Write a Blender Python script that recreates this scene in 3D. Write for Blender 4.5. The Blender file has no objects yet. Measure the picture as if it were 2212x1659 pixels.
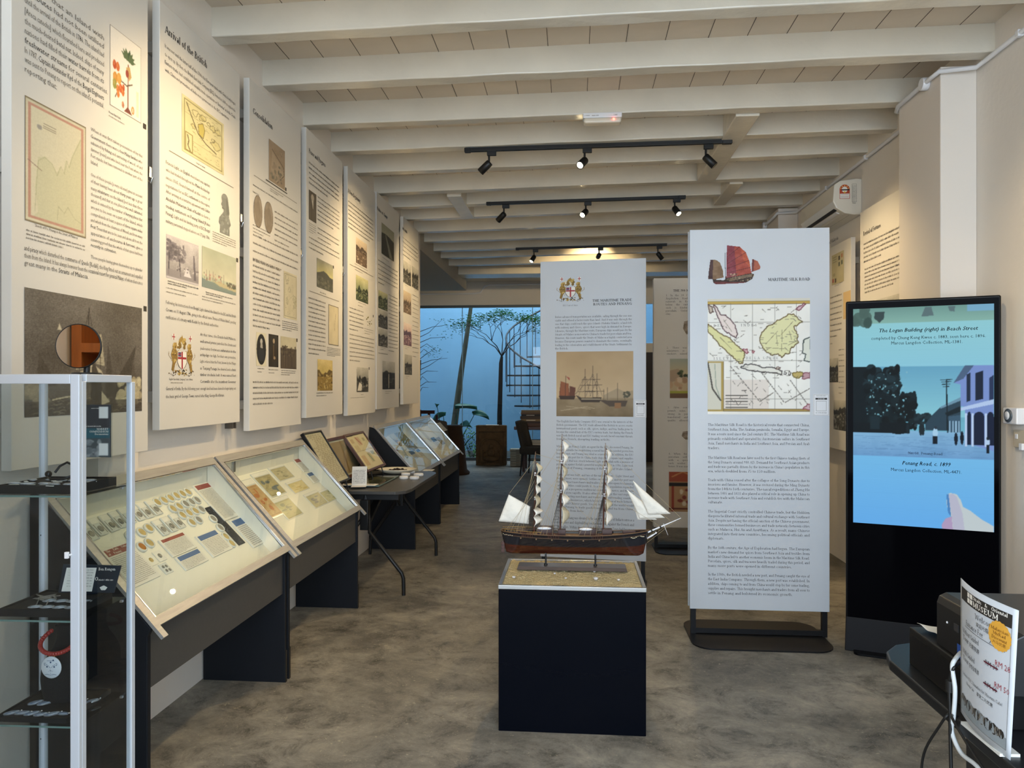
import bpy, bmesh, math, random
import numpy as np
from mathutils import Vector, Matrix, Euler
R = math.radians
S = bpy.context.scene
C = S.collection

# ---------------------------------------------------------------- camera
F_PX, HZ, CX, CAM_H = 1600.0, 835.0, 1106.0, 1.5
YAW = math.atan(134 / F_PX)
cam = bpy.data.objects.new('camera', bpy.data.cameras.new('camera'))
C.objects.link(cam)
cam.location = (0, 0, CAM_H)
cam.data.sensor_width = 36
cam.data.lens = 36 * F_PX / 2212
cam.data.clip_start = 0.05
cam.data.clip_end = 200
cam.data.shift_y = (HZ - 829.5) / 2212
cam.rotation_euler = (R(90), 0, YAW)
S.camera = cam

# ---------------------------------------------------------------- view, sky, daylight
S.view_settings.view_transform = 'Standard'
S.view_settings.look = 'None'
S.view_settings.gamma = 1
S.view_settings.exposure = 0.64
S.view_settings.use_curve_mapping = False
W = bpy.data.worlds.new('sky')
S.world = W
W.use_nodes = True
wn = W.node_tree
bg = wn.nodes['Background']
tc = wn.nodes.new('ShaderNodeTexCoord')
sep = wn.nodes.new('ShaderNodeSeparateXYZ')
ramp = wn.nodes.new('ShaderNodeValToRGB')
ramp.color_ramp.elements[0].position = 0.42
ramp.color_ramp.elements[0].color = (0.16, 0.17, 0.18, 1)
ramp.color_ramp.elements[1].position = 0.62
ramp.color_ramp.elements[1].color = (0.62, 0.78, 1.0, 1)
mp = wn.nodes.new('ShaderNodeMath'); mp.operation = 'MULTIPLY_ADD'
mp.inputs[1].default_value = 0.5; mp.inputs[2].default_value = 0.5
wn.links.new(tc.outputs['Generated'], sep.inputs[0])
wn.links.new(sep.outputs['Z'], mp.inputs[0])
wn.links.new(mp.outputs[0], ramp.inputs[0])
wn.links.new(ramp.outputs[0], bg.inputs[0])
bg.inputs[1].default_value = 1.0

DAY_FRONT, DAY_COURT, SPOT_W = 150.0, 330.0, 50.0
WARM = (1.0, 0.74, 0.40)

def area_light(name, loc, rot, sx, sy, power, col):
    l = bpy.data.lights.new(name, 'AREA')
    l.shape = 'RECTANGLE'; l.size = sx; l.size_y = sy; l.energy = power; l.color = col
    o = bpy.data.objects.new(name, l); C.objects.link(o)
    o.location = loc; o.rotation_euler = rot
    return o
# daylight through the open shop front behind the camera, and down the courtyard light well
area_light('shopfront_daylight', (0.25, -1.95, 1.75), (R(90), 0, 0), 4.0, 2.9, DAY_FRONT, (0.74, 0.87, 1.0))
area_light('courtyard_daylight', (-1.5, 17.0, 5.9), (0, 0, 0), 6.0, 3.2, DAY_COURT, (0.95, 0.98, 1.0))

# ---------------------------------------------------------------- measuring: pixel ray -> point on a plane of the room
_c, _s = math.cos(YAW), math.sin(YAW)
def ray(px, py):
    a, b = (px - CX) / F_PX, -(py - HZ) / F_PX
    return Vector((a * _c - _s, a * _s + _c, b))
def on(px, py, axis, val):
    d = ray(px, py); o = Vector((0, 0, CAM_H))
    t = (val - o[axis]) / d[axis]
    return o + d * t
def onX(px, py, X): return on(px, py, 0, X)
def onY(px, py, Y): return on(px, py, 1, Y)
def onZ(px, py, Z): return on(px, py, 2, Z)
def onP(px, py, p0, n):
    d = ray(px, py); o = Vector((0, 0, CAM_H))
    t = (Vector(p0) - o).dot(n) / d.dot(n)
    return o + d * t

# ---------------------------------------------------------------- naming
def lin(c):
    return tuple(((x / 12.92) if x <= 0.04045 else ((x + 0.055) / 1.055) ** 2.4) for x in c)
def hx(s):
    return tuple(int(s[i:i + 2], 16) / 255 for i in (0, 2, 4))
def L(s): return lin(hx(s))

def tag(o, label=None, cat=None, group=None, kind=None):
    if label: o['label'] = label
    if cat: o['category'] = cat
    if group: o['group'] = group
    if kind: o['kind'] = kind
    return o
def thing(name, label, cat, loc=(0, 0, 0), rz=0.0, group=None):
    o = bpy.data.objects.new(name, None); C.objects.link(o)
    o.empty_display_size = 0.05
    o.location = loc; o.rotation_euler = (0, 0, rz)
    return tag(o, label, cat, group)
def kids(o): return [c for c in C.objects if c.parent is o]
def dup(root, loc=None, rot=None, label=None, group=None, par=None, scale=None):
    r = root.copy(); C.objects.link(r)
    if par is not None: r.parent = par
    if loc is not None: r.location = loc
    if rot is not None: r.rotation_euler = rot
    if scale is not None: r.scale = scale
    if label: r['label'] = label
    if group: r['group'] = group
    for ch in kids(root):
        c = dup(ch, par=r)
    return r
ORD = ['first', 'second', 'third', 'fourth', 'fifth', 'sixth', 'seventh', 'eighth', 'ninth', 'tenth', 'eleventh', 'twelfth', 'thirteenth', 'fourteenth', 'fifteenth', 'sixteenth']

# ---------------------------------------------------------------- materials
def mat(name, rgb, rough=0.5, metal=0.0, spec=0.5, noise=None, bump=None, coat=0.0, stretch=None, emit=None, rgb2=None):
    m = bpy.data.materials.new(name); m.use_nodes = True
    nt = m.node_tree; b = nt.nodes['Principled BSDF']
    b.inputs['Base Color'].default_value = (*rgb, 1)
    b.inputs['Roughness'].default_value = rough
    b.inputs['Metallic'].default_value = metal
    b.inputs['Specular IOR Level'].default_value = spec
    if coat: b.inputs['Coat Weight'].default_value = coat; b.inputs['Coat Roughness'].default_value = 0.08
    if emit: b.inputs['Emission Color'].default_value = (*rgb, 1); b.inputs['Emission Strength'].default_value = emit
    if noise or bump:
        t = nt.nodes.new('ShaderNodeTexCoord')
        src = t.outputs['Object']
        if stretch:
            mm = nt.nodes.new('ShaderNodeMapping'); mm.inputs['Scale'].default_value = stretch
            nt.links.new(src, mm.inputs[0]); src = mm.outputs[0]
    if noise:
        n = nt.nodes.new('ShaderNodeTexNoise'); n.inputs['Scale'].default_value = noise[0]; n.inputs['Detail'].default_value = 6
        nt.links.new(src, n.inputs['Vector'])
        rp = nt.nodes.new('ShaderNodeValToRGB')
        rp.color_ramp.elements[0].position = 0.3; rp.color_ramp.elements[1].position = 0.7
        lo = rgb2 if rgb2 else tuple(x * (1 - noise[1]) for x in rgb)
        rp.color_ramp.elements[0].color = (*lo, 1); rp.color_ramp.elements[1].color = (*rgb, 1)
        nt.links.new(n.outputs['Fac'], rp.inputs[0]); nt.links.new(rp.outputs[0], b.inputs['Base Color'])
    if bump:
        n2 = nt.nodes.new('ShaderNodeTexNoise'); n2.inputs['Scale'].default_value = bump[0]; n2.inputs['Detail'].default_value = 5
        nt.links.new(src, n2.inputs['Vector'])
        bp = nt.nodes.new('ShaderNodeBump'); bp.inputs['Strength'].default_value = bump[1]; bp.inputs['Distance'].default_value = 0.01
        nt.links.new(n2.outputs['Fac'], bp.inputs['Height']); nt.links.new(bp.outputs[0], b.inputs['Normal'])
    return m
def glassmat(name, tint=(0.95, 0.97, 0.96), boost=1.0, rough=0.0):
    m = bpy.data.materials.new(name); m.use_nodes = True
    nt = m.node_tree; nt.nodes.remove(nt.nodes['Principled BSDF'])
    out = nt.nodes['Material Output']
    tr = nt.nodes.new('ShaderNodeBsdfTransparent'); tr.inputs[0].default_value = (*tint, 1)
    gl = nt.nodes.new('ShaderNodeBsdfGlossy'); gl.inputs['Roughness'].default_value = rough
    fr = nt.nodes.new('ShaderNodeFresnel'); fr.inputs[0].default_value = 1.45
    mu = nt.nodes.new('ShaderNodeMath'); mu.operation = 'MULTIPLY'; mu.inputs[1].default_value = boost
    mx = nt.nodes.new('ShaderNodeMixShader')
    ge = nt.nodes.new('ShaderNodeNewGeometry'); iv = nt.nodes.new('ShaderNodeMath'); iv.operation = 'SUBTRACT'; iv.inputs[0].default_value = 1.0
    m2 = nt.nodes.new('ShaderNodeMath'); m2.operation = 'MULTIPLY'
    nt.links.new(ge.outputs['Backfacing'], iv.inputs[1]); nt.links.new(iv.outputs[0], m2.inputs[0]); nt.links.new(mu.outputs[0], m2.inputs[1])
    nt.links.new(fr.outputs[0], mu.inputs[0]); nt.links.new(m2.outputs[0], mx.inputs[0])
    nt.links.new(tr.outputs[0], mx.inputs[1]); nt.links.new(gl.outputs[0], mx.inputs[2])
    nt.links.new(mx.outputs[0], out.inputs[0])
    return m
def emis(name, rgb, st):
    m = bpy.data.materials.new(name); m.use_nodes = True
    b = m.node_tree.nodes['Principled BSDF']
    b.inputs['Base Color'].default_value = (0.02, 0.02, 0.02, 1)
    b.inputs['Emission Color'].default_value = (*rgb, 1); b.inputs['Emission Strength'].default_value = st
    return m
def colmat(name, rough=0.5, emit=0.0, spec=0.3):
    m = bpy.data.materials.new(name); m.use_nodes = True
    nt = m.node_tree; b = nt.nodes['Principled BSDF']
    at = nt.nodes.new('ShaderNodeAttribute'); at.attribute_name = 'Col'
    b.inputs['Roughness'].default_value = rough
    b.inputs['Specular IOR Level'].default_value = spec
    if emit:
        b.inputs['Base Color'].default_value = (0.01, 0.01, 0.01, 1)
        nt.links.new(at.outputs['Color'], b.inputs['Emission Color']); b.inputs['Emission Strength'].default_value = emit
    else:
        nt.links.new(at.outputs['Color'], b.inputs['Base Color'])
    return m

# ---------------------------------------------------------------- mesh builder
class MB:
    def __init__(s): s.v = []; s.f = []; s.m = []; s.sm = []
    def add(s, vs, fs, mi=0, smooth=False):
        o = len(s.v); s.v += [tuple(p) for p in vs]
        for f in fs: s.f.append(tuple(i + o for i in f)); s.m.append(mi); s.sm.append(smooth)
        return s
    def box(s, a, b, mi=0):
        (x0, y0, z0), (x1, y1, z1) = a, b
        x0, x1 = sorted((x0, x1)); y0, y1 = sorted((y0, y1)); z0, z1 = sorted((z0, z1))
        return s.add([(x0, y0, z0), (x1, y0, z0), (x1, y1, z0), (x0, y1, z0), (x0, y0, z1), (x1, y0, z1), (x1, y1, z1), (x0, y1, z1)],
                     [(0, 3, 2, 1), (4, 5, 6, 7), (0, 1, 5, 4), (1, 2, 6, 5), (2, 3, 7, 6), (3, 0, 4, 7)], mi)
    def hexa(s, p, mi=0):  # 8 points, order as box
        return s.add(p, [(0, 3, 2, 1), (4, 5, 6, 7), (0, 1, 5, 4), (1, 2, 6, 5), (2, 3, 7, 6), (3, 0, 4, 7)], mi)
    def obox(s, c, size, rot=(0, 0, 0), mi=0):
        M = Euler(rot).to_matrix(); hx_, hy, hz = [q / 2 for q in size]
        pts = [(-hx_, -hy, -hz), (hx_, -hy, -hz), (hx_, hy, -hz), (-hx_, hy, -hz), (-hx_, -hy, hz), (hx_, -hy, hz), (hx_, hy, hz), (-hx_, hy, hz)]
        return s.hexa([tuple(Vector(c) + M @ Vector(p)) for p in pts], mi)
    def prism(s, poly, axis, a, b, mi=0):  # poly in the other two axes (in x,y,z order)
        n = len(poly)
        def P(q, w):
            l = list(q); l.insert(axis, w); return tuple(l)
        vs = [P(q, a) for q in poly] + [P(q, b) for q in poly]
        fs = [tuple(range(n))[::-1], tuple(range(n, 2 * n))] + [(i, (i + 1) % n, n + (i + 1) % n, n + i) for i in range(n)]
        return s.add(vs, fs, mi)
    def tube(s, pts, r, seg=8, mi=0, cap=True, smooth=True):
        pts = [Vector(p) for p in pts]; n = len(pts)
        rs = r if isinstance(r, (list, tuple)) else [r] * n
        vs = []; up = None
        for i, p in enumerate(pts):
            t = (pts[min(i + 1, n - 1)] - pts[max(i - 1, 0)]).normalized()
            if up is None: up = Vector((0, 0, 1)) if abs(t.z) < 0.9 else Vector((1, 0, 0))
            a = t.cross(up)
            if a.length < 1e-5: a = t.cross(Vector((0, 1, 0)))
            a.normalize(); b = a.cross(t).normalized(); up = b
            for k in range(seg):
                an = 2 * math.pi * k / seg
                vs.append(tuple(p + (a * math.cos(an) + b * math.sin(an)) * rs[i]))
        fs = []
        for i in range(n - 1):
            for k in range(seg):
                fs.append((i * seg + k, i * seg + (k + 1) % seg, (i + 1) * seg + (k + 1) % seg, (i + 1) * seg + k))
        s.add(vs, fs, mi, smooth)
        if cap: s.add(vs[:seg], [tuple(range(seg))], mi); s.add(vs[-seg:], [tuple(range(seg))[::-1]], mi)
        return s
    def lathe(s, prof, c=(0, 0, 0), seg=24, mi=0, M=None, smooth=True, sx=1, sy=1):
        vs = []; n = len(prof); M = M or Matrix.Identity(3)
        for (r, z) in prof:
            for k in range(seg):
                an = 2 * math.pi * k / seg
                vs.append(tuple(Vector(c) + M @ Vector((r * math.cos(an) * sx, r * math.sin(an) * sy, z))))
        fs = []
        for i in range(n - 1):
            for k in range(seg):
                fs.append((i * seg + k, i * seg + (k + 1) % seg, (i + 1) * seg + (k + 1) % seg, (i + 1) * seg + k))
        s.add(vs, fs, mi, smooth)
        if prof[0][0] > 1e-6: s.add(vs[:seg], [tuple(range(seg))[::-1]], mi)
        if prof[-1][0] > 1e-6: s.add(vs[-seg:], [tuple(range(seg))], mi)
        return s
    def ball(s, c, r, seg=12, mi=0, sc=(1, 1, 1)):
        n = max(4, seg // 2); pr = [(math.sin(math.pi * i / n), -math.cos(math.pi * i / n)) for i in range(n + 1)]
        vs = []
        for (a, z) in pr:
            for k in range(seg):
                an = 2 * math.pi * k / seg
                vs.append((c[0] + r * a * math.cos(an) * sc[0], c[1] + r * a * math.sin(an) * sc[1], c[2] + r * z * sc[2]))
        fs = [(i * seg + k, i * seg + (k + 1) % seg, (i + 1) * seg + (k + 1) % seg, (i + 1) * seg + k) for i in range(n) for k in range(seg)]
        return s.add(vs, fs, mi, True)
    def grid(s, fn, nu, nv, mi=0, smooth=True):
        vs = [tuple(fn(i / nu, j / nv)) for j in range(nv + 1) for i in range(nu + 1)]
        fs = [(j * (nu + 1) + i, j * (nu + 1) + i + 1, (j + 1) * (nu + 1) + i + 1, (j + 1) * (nu + 1) + i) for j in range(nv) for i in range(nu)]
        return s.add(vs, fs, mi, smooth)
    def build(s, name, mats, parent=None, loc=(0, 0, 0), rot=(0, 0, 0), bevel=0, solid=0, sub=0, world=False, fix=True):
        me = bpy.data.meshes.new(name)
        vs = s.v
        if world and parent is not None:
            Mi = (Matrix.Translation(parent.location) @ parent.rotation_euler.to_matrix().to_4x4()).inverted()
            vs = [tuple(Mi @ Vector(p)) for p in vs]
        me.from_pydata(vs, [], s.f)
        me.polygons.foreach_set('material_index', s.m)
        me.polygons.foreach_set('use_smooth', s.sm)
        for m in (mats if isinstance(mats, (list, tuple)) else [mats]): me.materials.append(m)
        me.update()
        if fix:
            bb = bmesh.new(); bb.from_mesh(me); bmesh.ops.recalc_face_normals(bb, faces=bb.faces); bb.to_mesh(me); bb.free()
        o = bpy.data.objects.new(name, me); C.objects.link(o)
        o.location = loc; o.rotation_euler = rot
        if parent is not None: o.parent = parent
        if solid:
            q = o.modifiers.new('s', 'SOLIDIFY'); q.thickness = solid; q.offset = 0
        if sub:
            q = o.modifiers.new('sub', 'SUBSURF'); q.levels = sub; q.render_levels = sub
        if bevel:
            q = o.modifiers.new('b', 'BEVEL'); q.width = bevel; q.segments = 2; q.limit_method = 'ANGLE'; q.angle_limit = R(40)
        return o
def struct(mb, name, m, **k): return tag(mb.build(name, m, **k), kind='structure')

# ---------------------------------------------------------------- painted canvases: the printed pictures, as fine coloured meshes
class Cv:
    def __init__(s, w, h, bg='ffffff', clear=False):
        s.w, s.h = w, h
        s.a = np.zeros((h, w, 3)) + np.array(hx(bg))
        s.al = np.zeros((h, w), bool) if clear else None
        s.X, s.Y = np.meshgrid((np.arange(w)) / (w - 1), (np.arange(h)) / (h - 1))
        s.rng = np.random.RandomState(w * 7 + h)
    def put(s, m, col, al=1.0):
        c = np.array(hx(col)) if isinstance(col, str) else np.array(col)
        s.a[m] = s.a[m] * (1 - al) + c * al
        if s.al is not None: s.al[m] = True
    def poly(s, pts, col, al=1.0):
        m = np.zeros((s.h, s.w), bool); n = len(pts)
        for i in range(n):
            x0, y0 = pts[i]; x1, y1 = pts[(i + 1) % n]
            if y0 == y1: continue
            c = ((y0 > s.Y) != (y1 > s.Y)) & (s.X < (x1 - x0) * (s.Y - y0) / (y1 - y0) + x0)
            m ^= c
        s.put(m, col, al); return m
    def line(s, pts, w, col, al=1.0):
        asp = s.h / s.w
        for i in range(len(pts) - 1):
            (x0, y0), (x1, y1) = pts[i], pts[i + 1]
            dx, dy = x1 - x0, (y1 - y0) * asp; l2 = dx * dx + dy * dy + 1e-12
            t = np.clip(((s.X - x0) * dx + (s.Y - y0) * asp * dy) / l2, 0, 1)
            d = np.hypot(s.X - x0 - t * dx, (s.Y - y0) * asp - t * dy)
            s.put(d < w / 2, col, al)
    def ell(s, cx, cy, rx, ry, col, al=1.0):
        m = ((s.X - cx) / rx) ** 2 + ((s.Y - cy) / ry) ** 2 < 1
        s.put(m, col, al); return m
    def rect(s, x0, y0, x1, y1, col, al=1.0):
        s.put((s.X >= x0) & (s.X <= x1) & (s.Y >= y0) & (s.Y <= y1), col, al)
    def grad(s, c0, c1, y0=0.0, y1=1.0):
        m = (s.Y >= y0) & (s.Y <= y1); t = ((s.Y - y0) / max(y1 - y0, 1e-6))[m][:, None]
        s.a[m] = np.array(hx(c0)) * (1 - t) + np.array(hx(c1)) * t
        if s.al is not None: s.al[m] = True
    def field(s, k, seed=0):
        r = np.random.RandomState(seed + 11); g = r.rand(k + 2, k + 2)
        x = s.X * k; y = s.Y * k; i = x.astype(int); j = y.astype(int); fx = x - i; fy = y - j
        fx = fx * fx * (3 - 2 * fx); fy = fy * fy * (3 - 2 * fy)
        return (g[j, i] * (1 - fx) + g[j, i + 1] * fx) * (1 - fy) + (g[j + 1, i] * (1 - fx) + g[j + 1, i + 1] * fx) * fy
    def noise(s, k, amp, m=None, seed=0):
        n = sum(s.field(k * 2 ** q, seed + q) / 2 ** q for q in range(3)) / 1.75 - 0.5
        n = n[..., None] * amp * 2
        if m is None: s.a = s.a + n
        else: s.a[m] = (s.a + n)[m]
    def grain(s, amp): s.a = s.a + (s.rng.rand(s.h, s.w, 1) - 0.5) * amp
    def blobs(s, n, x0, y0, x1, y1, r0, r1, cols, al=1.0, seed=1):
        q = random.Random(seed)
        for _ in range(n):
            s.ell(q.uniform(x0, x1), q.uniform(y0, y1), q.uniform(r0, r1), q.uniform(r0, r1) * s.w / s.h, q.choice(cols), al)
    def mesh(s, name, w, h, m, parent=None, place=None, label=None):
        """flat print w x h metres, centred on x, standing up from z=0, facing -y"""
        X = (s.X - 0.5) * w; Z = (1 - s.Y) * h
        p_ = np.pad(s.a, ((1, 1), (1, 1), (0, 0)), 'edge')
        if s.al is None: s.a = (p_[1:-1, 1:-1] * 4 + (p_[:-2, 1:-1] + p_[2:, 1:-1] + p_[1:-1, :-2] + p_[1:-1, 2:]) * 1.5) / 10
        co = np.stack([X, X * 0, Z], -1).reshape(-1, 3)
        idx = np.arange(s.w * s.h).reshape(s.h, s.w)
        f = np.stack([idx[1:, :-1], idx[1:, 1:], idx[:-1, 1:], idx[:-1, :-1]], -1).reshape(-1, 4)
        if s.al is not None:
            k = s.al.reshape(-1)[f].all(1); f = f[k]
        me = bpy.data.meshes.new(name)
        me.vertices.add(len(co)); me.vertices.foreach_set('co', co.ravel())
        me.loops.add(f.size); me.loops.foreach_set('vertex_index', f.ravel().astype(np.int32))
        me.polygons.add(len(f)); me.polygons.foreach_set('loop_start', np.arange(0, f.size, 4, dtype=np.int32))
        me.polygons.foreach_set('loop_total', np.full(len(f), 4, dtype=np.int32))
        at = me.color_attributes.new('Col', 'FLOAT_COLOR', 'POINT')
        a = np.clip(s.a, 0, 1).reshape(-1, 3); a = a * .86 + a.mean(1, keepdims=True) * .14 if m.name == 'picture_print' else a; a = np.where(a <= 0.04045, a / 12.92, ((a + 0.055) / 1.055) ** 2.4)
        at.data.foreach_set('color', np.concatenate([a, np.ones((len(a), 1))], 1).ravel())
        me.materials.append(m); me.update(calc_edges=True)
        o = bpy.data.objects.new(name, me); C.objects.link(o)
        if parent is not None: o.parent = parent
        if place is not None: o.matrix_basis = place
        if label: o['label'] = label
        return o
# ---------------------------------------------------------------- lettering
# a small drawn serif face (stems, hairlines, modulated bowls and slab serifs), and the built-in sans
GL = {}
def _g(ch, adv, spec): GL[ch] = (adv, spec)
# l x0 y0 x1 y1 (stem) / h (hairline) / a cx cy rx ry a0 a1 (bowl) / s x y half (serif)
_g('A', .70, 'h .08 0 .34 .66;l .34 .66 .61 0;h .17 .22 .50 .22;s .08 0 .09;s .61 0 .1')
_g('B', .62, 'l .16 0 .16 .66;a .30 .50 .18 .15 -90 90;a .30 .18 .23 .17 -90 90;h .14 .65 .32 .65;h .14 .34 .32 .34;h .14 .01 .32 .01;s .12 .65 .07;s .12 .01 .07')
_g('C', .64, 'a .35 .33 .28 .33 45 315;h .56 .46 .56 .64;h .56 .12 .56 .22')
_g('D', .70, 'l .16 0 .16 .66;a .28 .33 .34 .32 -90 90;h .12 .65 .30 .65;h .12 .01 .30 .01;s .12 .65 .07;s .12 .01 .07')
_g('E', .60, 'l .16 0 .16 .66;h .12 .65 .52 .65;h .52 .65 .52 .50;h .16 .34 .40 .34;h .40 .42 .40 .26;h .12 .01 .54 .01;h .54 .01 .54 .17;s .12 .65 .06;s .12 .01 .06')
_g('F', .56, 'l .16 0 .16 .66;h .12 .65 .52 .65;h .52 .65 .52 .50;h .16 .34 .40 .34;h .40 .42 .40 .26;s .16 .01 .1;s .12 .65 .06')
_g('G', .70, 'a .35 .33 .28 .33 45 330;l .58 .02 .58 .28;s .58 .28 .09;h .58 .50 .58 .64')
_g('H', .72, 'l .15 0 .15 .66;l .57 0 .57 .66;h .15 .34 .57 .34;s .15 .01 .1;s .15 .65 .1;s .57 .01 .1;s .57 .65 .1')
_g('I', .34, 'l .17 0 .17 .66;s .17 .01 .1;s .17 .65 .1')
_g('J', .42, 'l .25 .12 .25 .66;a .14 .12 .11 .13 180 360;s .25 .65 .1')
_g('K', .70, 'l .15 0 .15 .66;h .15 .28 .55 .65;l .28 .40 .60 0;s .15 .01 .1;s .15 .65 .1;s .56 .65 .08;s .60 .01 .09')
_g('L', .60, 'l .16 0 .16 .66;h .12 .01 .54 .01;h .54 .01 .54 .18;s .16 .65 .1;s .12 .01 .06')
_g('M', .86, 'h .13 0 .13 .66;l .13 .66 .42 .08;h .42 .08 .71 .66;l .71 0 .71 .66;s .13 .01 .09;s .71 .01 .11;s .1 .65 .07;s .73 .65 .08')
_g('N', .72, 'h .14 0 .14 .66;l .14 .66 .58 0;h .58 0 .58 .66;s .14 .01 .09;s .1 .65 .07;s .58 .65 .09')
_g('O', .72, 'a .36 .33 .29 .33 0 360')
_g('P', .58, 'l .16 0 .16 .66;a .30 .48 .21 .17 -90 90;h .12 .65 .32 .65;h .16 .31 .32 .31;s .16 .01 .1;s .12 .65 .07')
_g('Q', .72, 'a .36 .33 .29 .33 0 360;l .40 .06 .62 -.14')
_g('R', .68, 'l .16 0 .16 .66;a .30 .49 .20 .16 -90 90;h .12 .65 .32 .65;h .16 .33 .32 .33;l .30 .33 .58 0;s .16 .01 .1;s .12 .65 .07;s .60 .01 .07')
_g('S', .54, 'a .27 .49 .18 .17 50 250;l .14 .44 .40 .24;a .26 .17 .19 .17 -130 60;h .44 .48 .44 .64;h .08 .03 .08 .2')
_g('T', .62, 'l .31 0 .31 .66;h .05 .65 .57 .65;h .06 .65 .06 .50;h .56 .65 .56 .50;s .31 .01 .11')
_g('U', .70, 'l .15 .2 .15 .66;h .57 .2 .57 .66;a .36 .2 .21 .21 180 360;s .15 .65 .1;s .57 .65 .09')
_g('V', .68, 'l .10 .66 .36 0;h .36 0 .60 .66;s .10 .65 .09;s .60 .65 .08')
_g('W', .92, 'l .08 .66 .28 0;h .28 0 .46 .6;l .46 .6 .66 0;h .66 0 .86 .66;s .08 .65 .09;s .86 .65 .07')
_g('X', .68, 'l .12 .66 .58 0;h .10 0 .56 .66;s .10 .01 .08;s .58 .01 .09')
_g('Y', .68, 'l .10 .66 .34 .3;h .34 .3 .58 .66;l .34 0 .34 .3;s .34 .01 .1;s .10 .65 .08;s .58 .65 .08')
_g('Z', .60, 'h .08 .65 .52 .65;l .52 .65 .08 .01;h .08 .01 .54 .01')
_g('a', .45, 'a .20 .33 .12 .12 0 150;l .32 .33 .32 .06;a .19 .13 .13 .13 0 360;h .32 .04 .42 .04')
_g('b', .50, 'l .10 0 .10 .68;a .25 .22 .19 .22 -120 120;s .08 .67 .05')
_g('c', .44, 'a .24 .22 .18 .22 40 320')
_g('d', .50, 'l .38 0 .38 .68;a .22 .22 .18 .22 60 300;s .36 .67 .05;s .42 .01 .05')
_g('e', .44, 'a .23 .22 .18 .22 0 320;h .06 .25 .40 .25')
_g('f', .33, 'l .14 0 .14 .56;a .25 .55 .11 .13 60 180;h .04 .43 .29 .43;s .14 .01 .09')
_g('g', .48, 'a .22 .28 .15 .15 0 360;a .22 -.08 .18 .12 0 360;h .34 .42 .45 .44;h .12 .12 .2 .05')
_g('h', .52, 'l .11 0 .11 .68;a .25 .27 .15 .16 0 130;l .40 0 .40 .28;s .11 .01 .08;s .40 .01 .08;s .09 .67 .05')
_g('i', .27, 'l .13 0 .13 .43;s .13 .01 .09;s .1 .42 .05;l .13 .56 .13 .65')
_g('j', .27, 'l .15 -.1 .15 .43;a .06 -.1 .09 .1 180 360;s .12 .42 .05;l .15 .56 .15 .65')
_g('k', .50, 'l .11 0 .11 .68;h .11 .18 .36 .42;l .2 .25 .42 0;s .11 .01 .08;s .37 .42 .06;s .43 .01 .06')
_g('l', .27, 'l .13 0 .13 .68;s .13 .01 .09;s .1 .67 .05')
_g('m', .78, 'l .11 0 .11 .43;a .24 .27 .14 .16 0 130;l .38 0 .38 .28;a .52 .27 .14 .16 0 130;l .66 0 .66 .28;s .11 .01 .08;s .38 .01 .07;s .66 .01 .08;s .08 .42 .05')
_g('n', .52, 'l .11 0 .11 .43;a .25 .27 .15 .16 0 130;l .40 0 .40 .28;s .11 .01 .08;s .40 .01 .08;s .08 .42 .05')
_g('o', .49, 'a .24 .22 .19 .22 0 360')
_g('p', .50, 'l .11 -.2 .11 .43;a .25 .22 .18 .22 -120 120;s .11 -.2 .08;s .08 .42 .05')
_g('q', .50, 'l .38 -.2 .38 .43;a .22 .22 .17 .22 60 300;s .38 -.2 .08')
_g('r', .35, 'l .11 0 .11 .43;a .24 .28 .12 .15 50 150;s .11 .01 .08;s .08 .42 .05')
_g('s', .38, 'a .19 .32 .12 .11 40 240;l .1 .29 .28 .15;a .18 .11 .13 .11 -130 50')
_g('t', .30, 'l .13 .06 .13 .56;h .04 .43 .27 .43;h .15 .03 .27 .05')
_g('u', .52, 'l .11 .12 .11 .43;a .24 .14 .13 .14 180 320;l .39 0 .39 .43;s .08 .42 .05;s .36 .42 .05;s .42 .01 .05')
_g('v', .48, 'l .07 .43 .24 0;h .24 0 .41 .43;s .07 .42 .07;s .41 .42 .06')
_g('w', .70, 'l .06 .43 .20 0;h .20 0 .34 .40;l .34 .4 .48 0;h .48 0 .62 .43;s .06 .42 .06;s .62 .42 .06')
_g('x', .48, 'l .08 .43 .40 0;h .08 0 .40 .43;s .08 .42 .06;s .40 .01 .06')
_g('y', .48, 'l .07 .43 .25 .02;h .41 .43 .16 -.2;s .07 .42 .07;s .41 .42 .06')
_g('z', .43, 'h .06 .42 .36 .42;l .35 .42 .06 .01;h .06 .01 .38 .01')
_g('0', .50, 'a .25 .33 .18 .33 0 360'); _g('1', .50, 'l .26 0 .26 .66;h .26 .64 .14 .55;s .26 .01 .1')
_g('2', .50, 'a .23 .47 .17 .19 -20 170;h .38 .40 .08 .02;l .08 .04 .42 .04'); _g('3', .50, 'a .23 .49 .15 .16 -90 150;a .23 .18 .18 .18 -150 90')
_g('4', .50, 'l .34 0 .34 .66;h .34 .64 .05 .2;h .05 .2 .46 .2'); _g('5', .50, 'h .14 .64 .42 .64;h .14 .64 .12 .36;a .22 .2 .18 .19 -150 110')
_g('6', .50, 'a .25 .2 .18 .2 0 360;h .08 .24 .36 .66'); _g('7', .50, 'h .08 .64 .42 .64;l .41 .64 .2 0')
_g('8', .50, 'a .25 .50 .14 .15 0 360;a .25 .17 .18 .17 0 360'); _g('9', .50, 'a .25 .46 .18 .2 0 360;h .42 .42 .14 0')
_g('.', .25, 'l .12 0 .12 .08'); _g(',', .25, 'l .12 .06 .09 -.1'); _g("'", .20, 'l .10 .5 .10 .66'); _g('-', .33, 'h .05 .22 .28 .22')
_g('(', .33, 'a .30 .25 .2 .42 120 240'); _g(')', .33, 'a .03 .25 .2 .42 -60 60'); _g(':', .25, 'l .12 0 .12 .08;l .12 .34 .12 .42')
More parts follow.
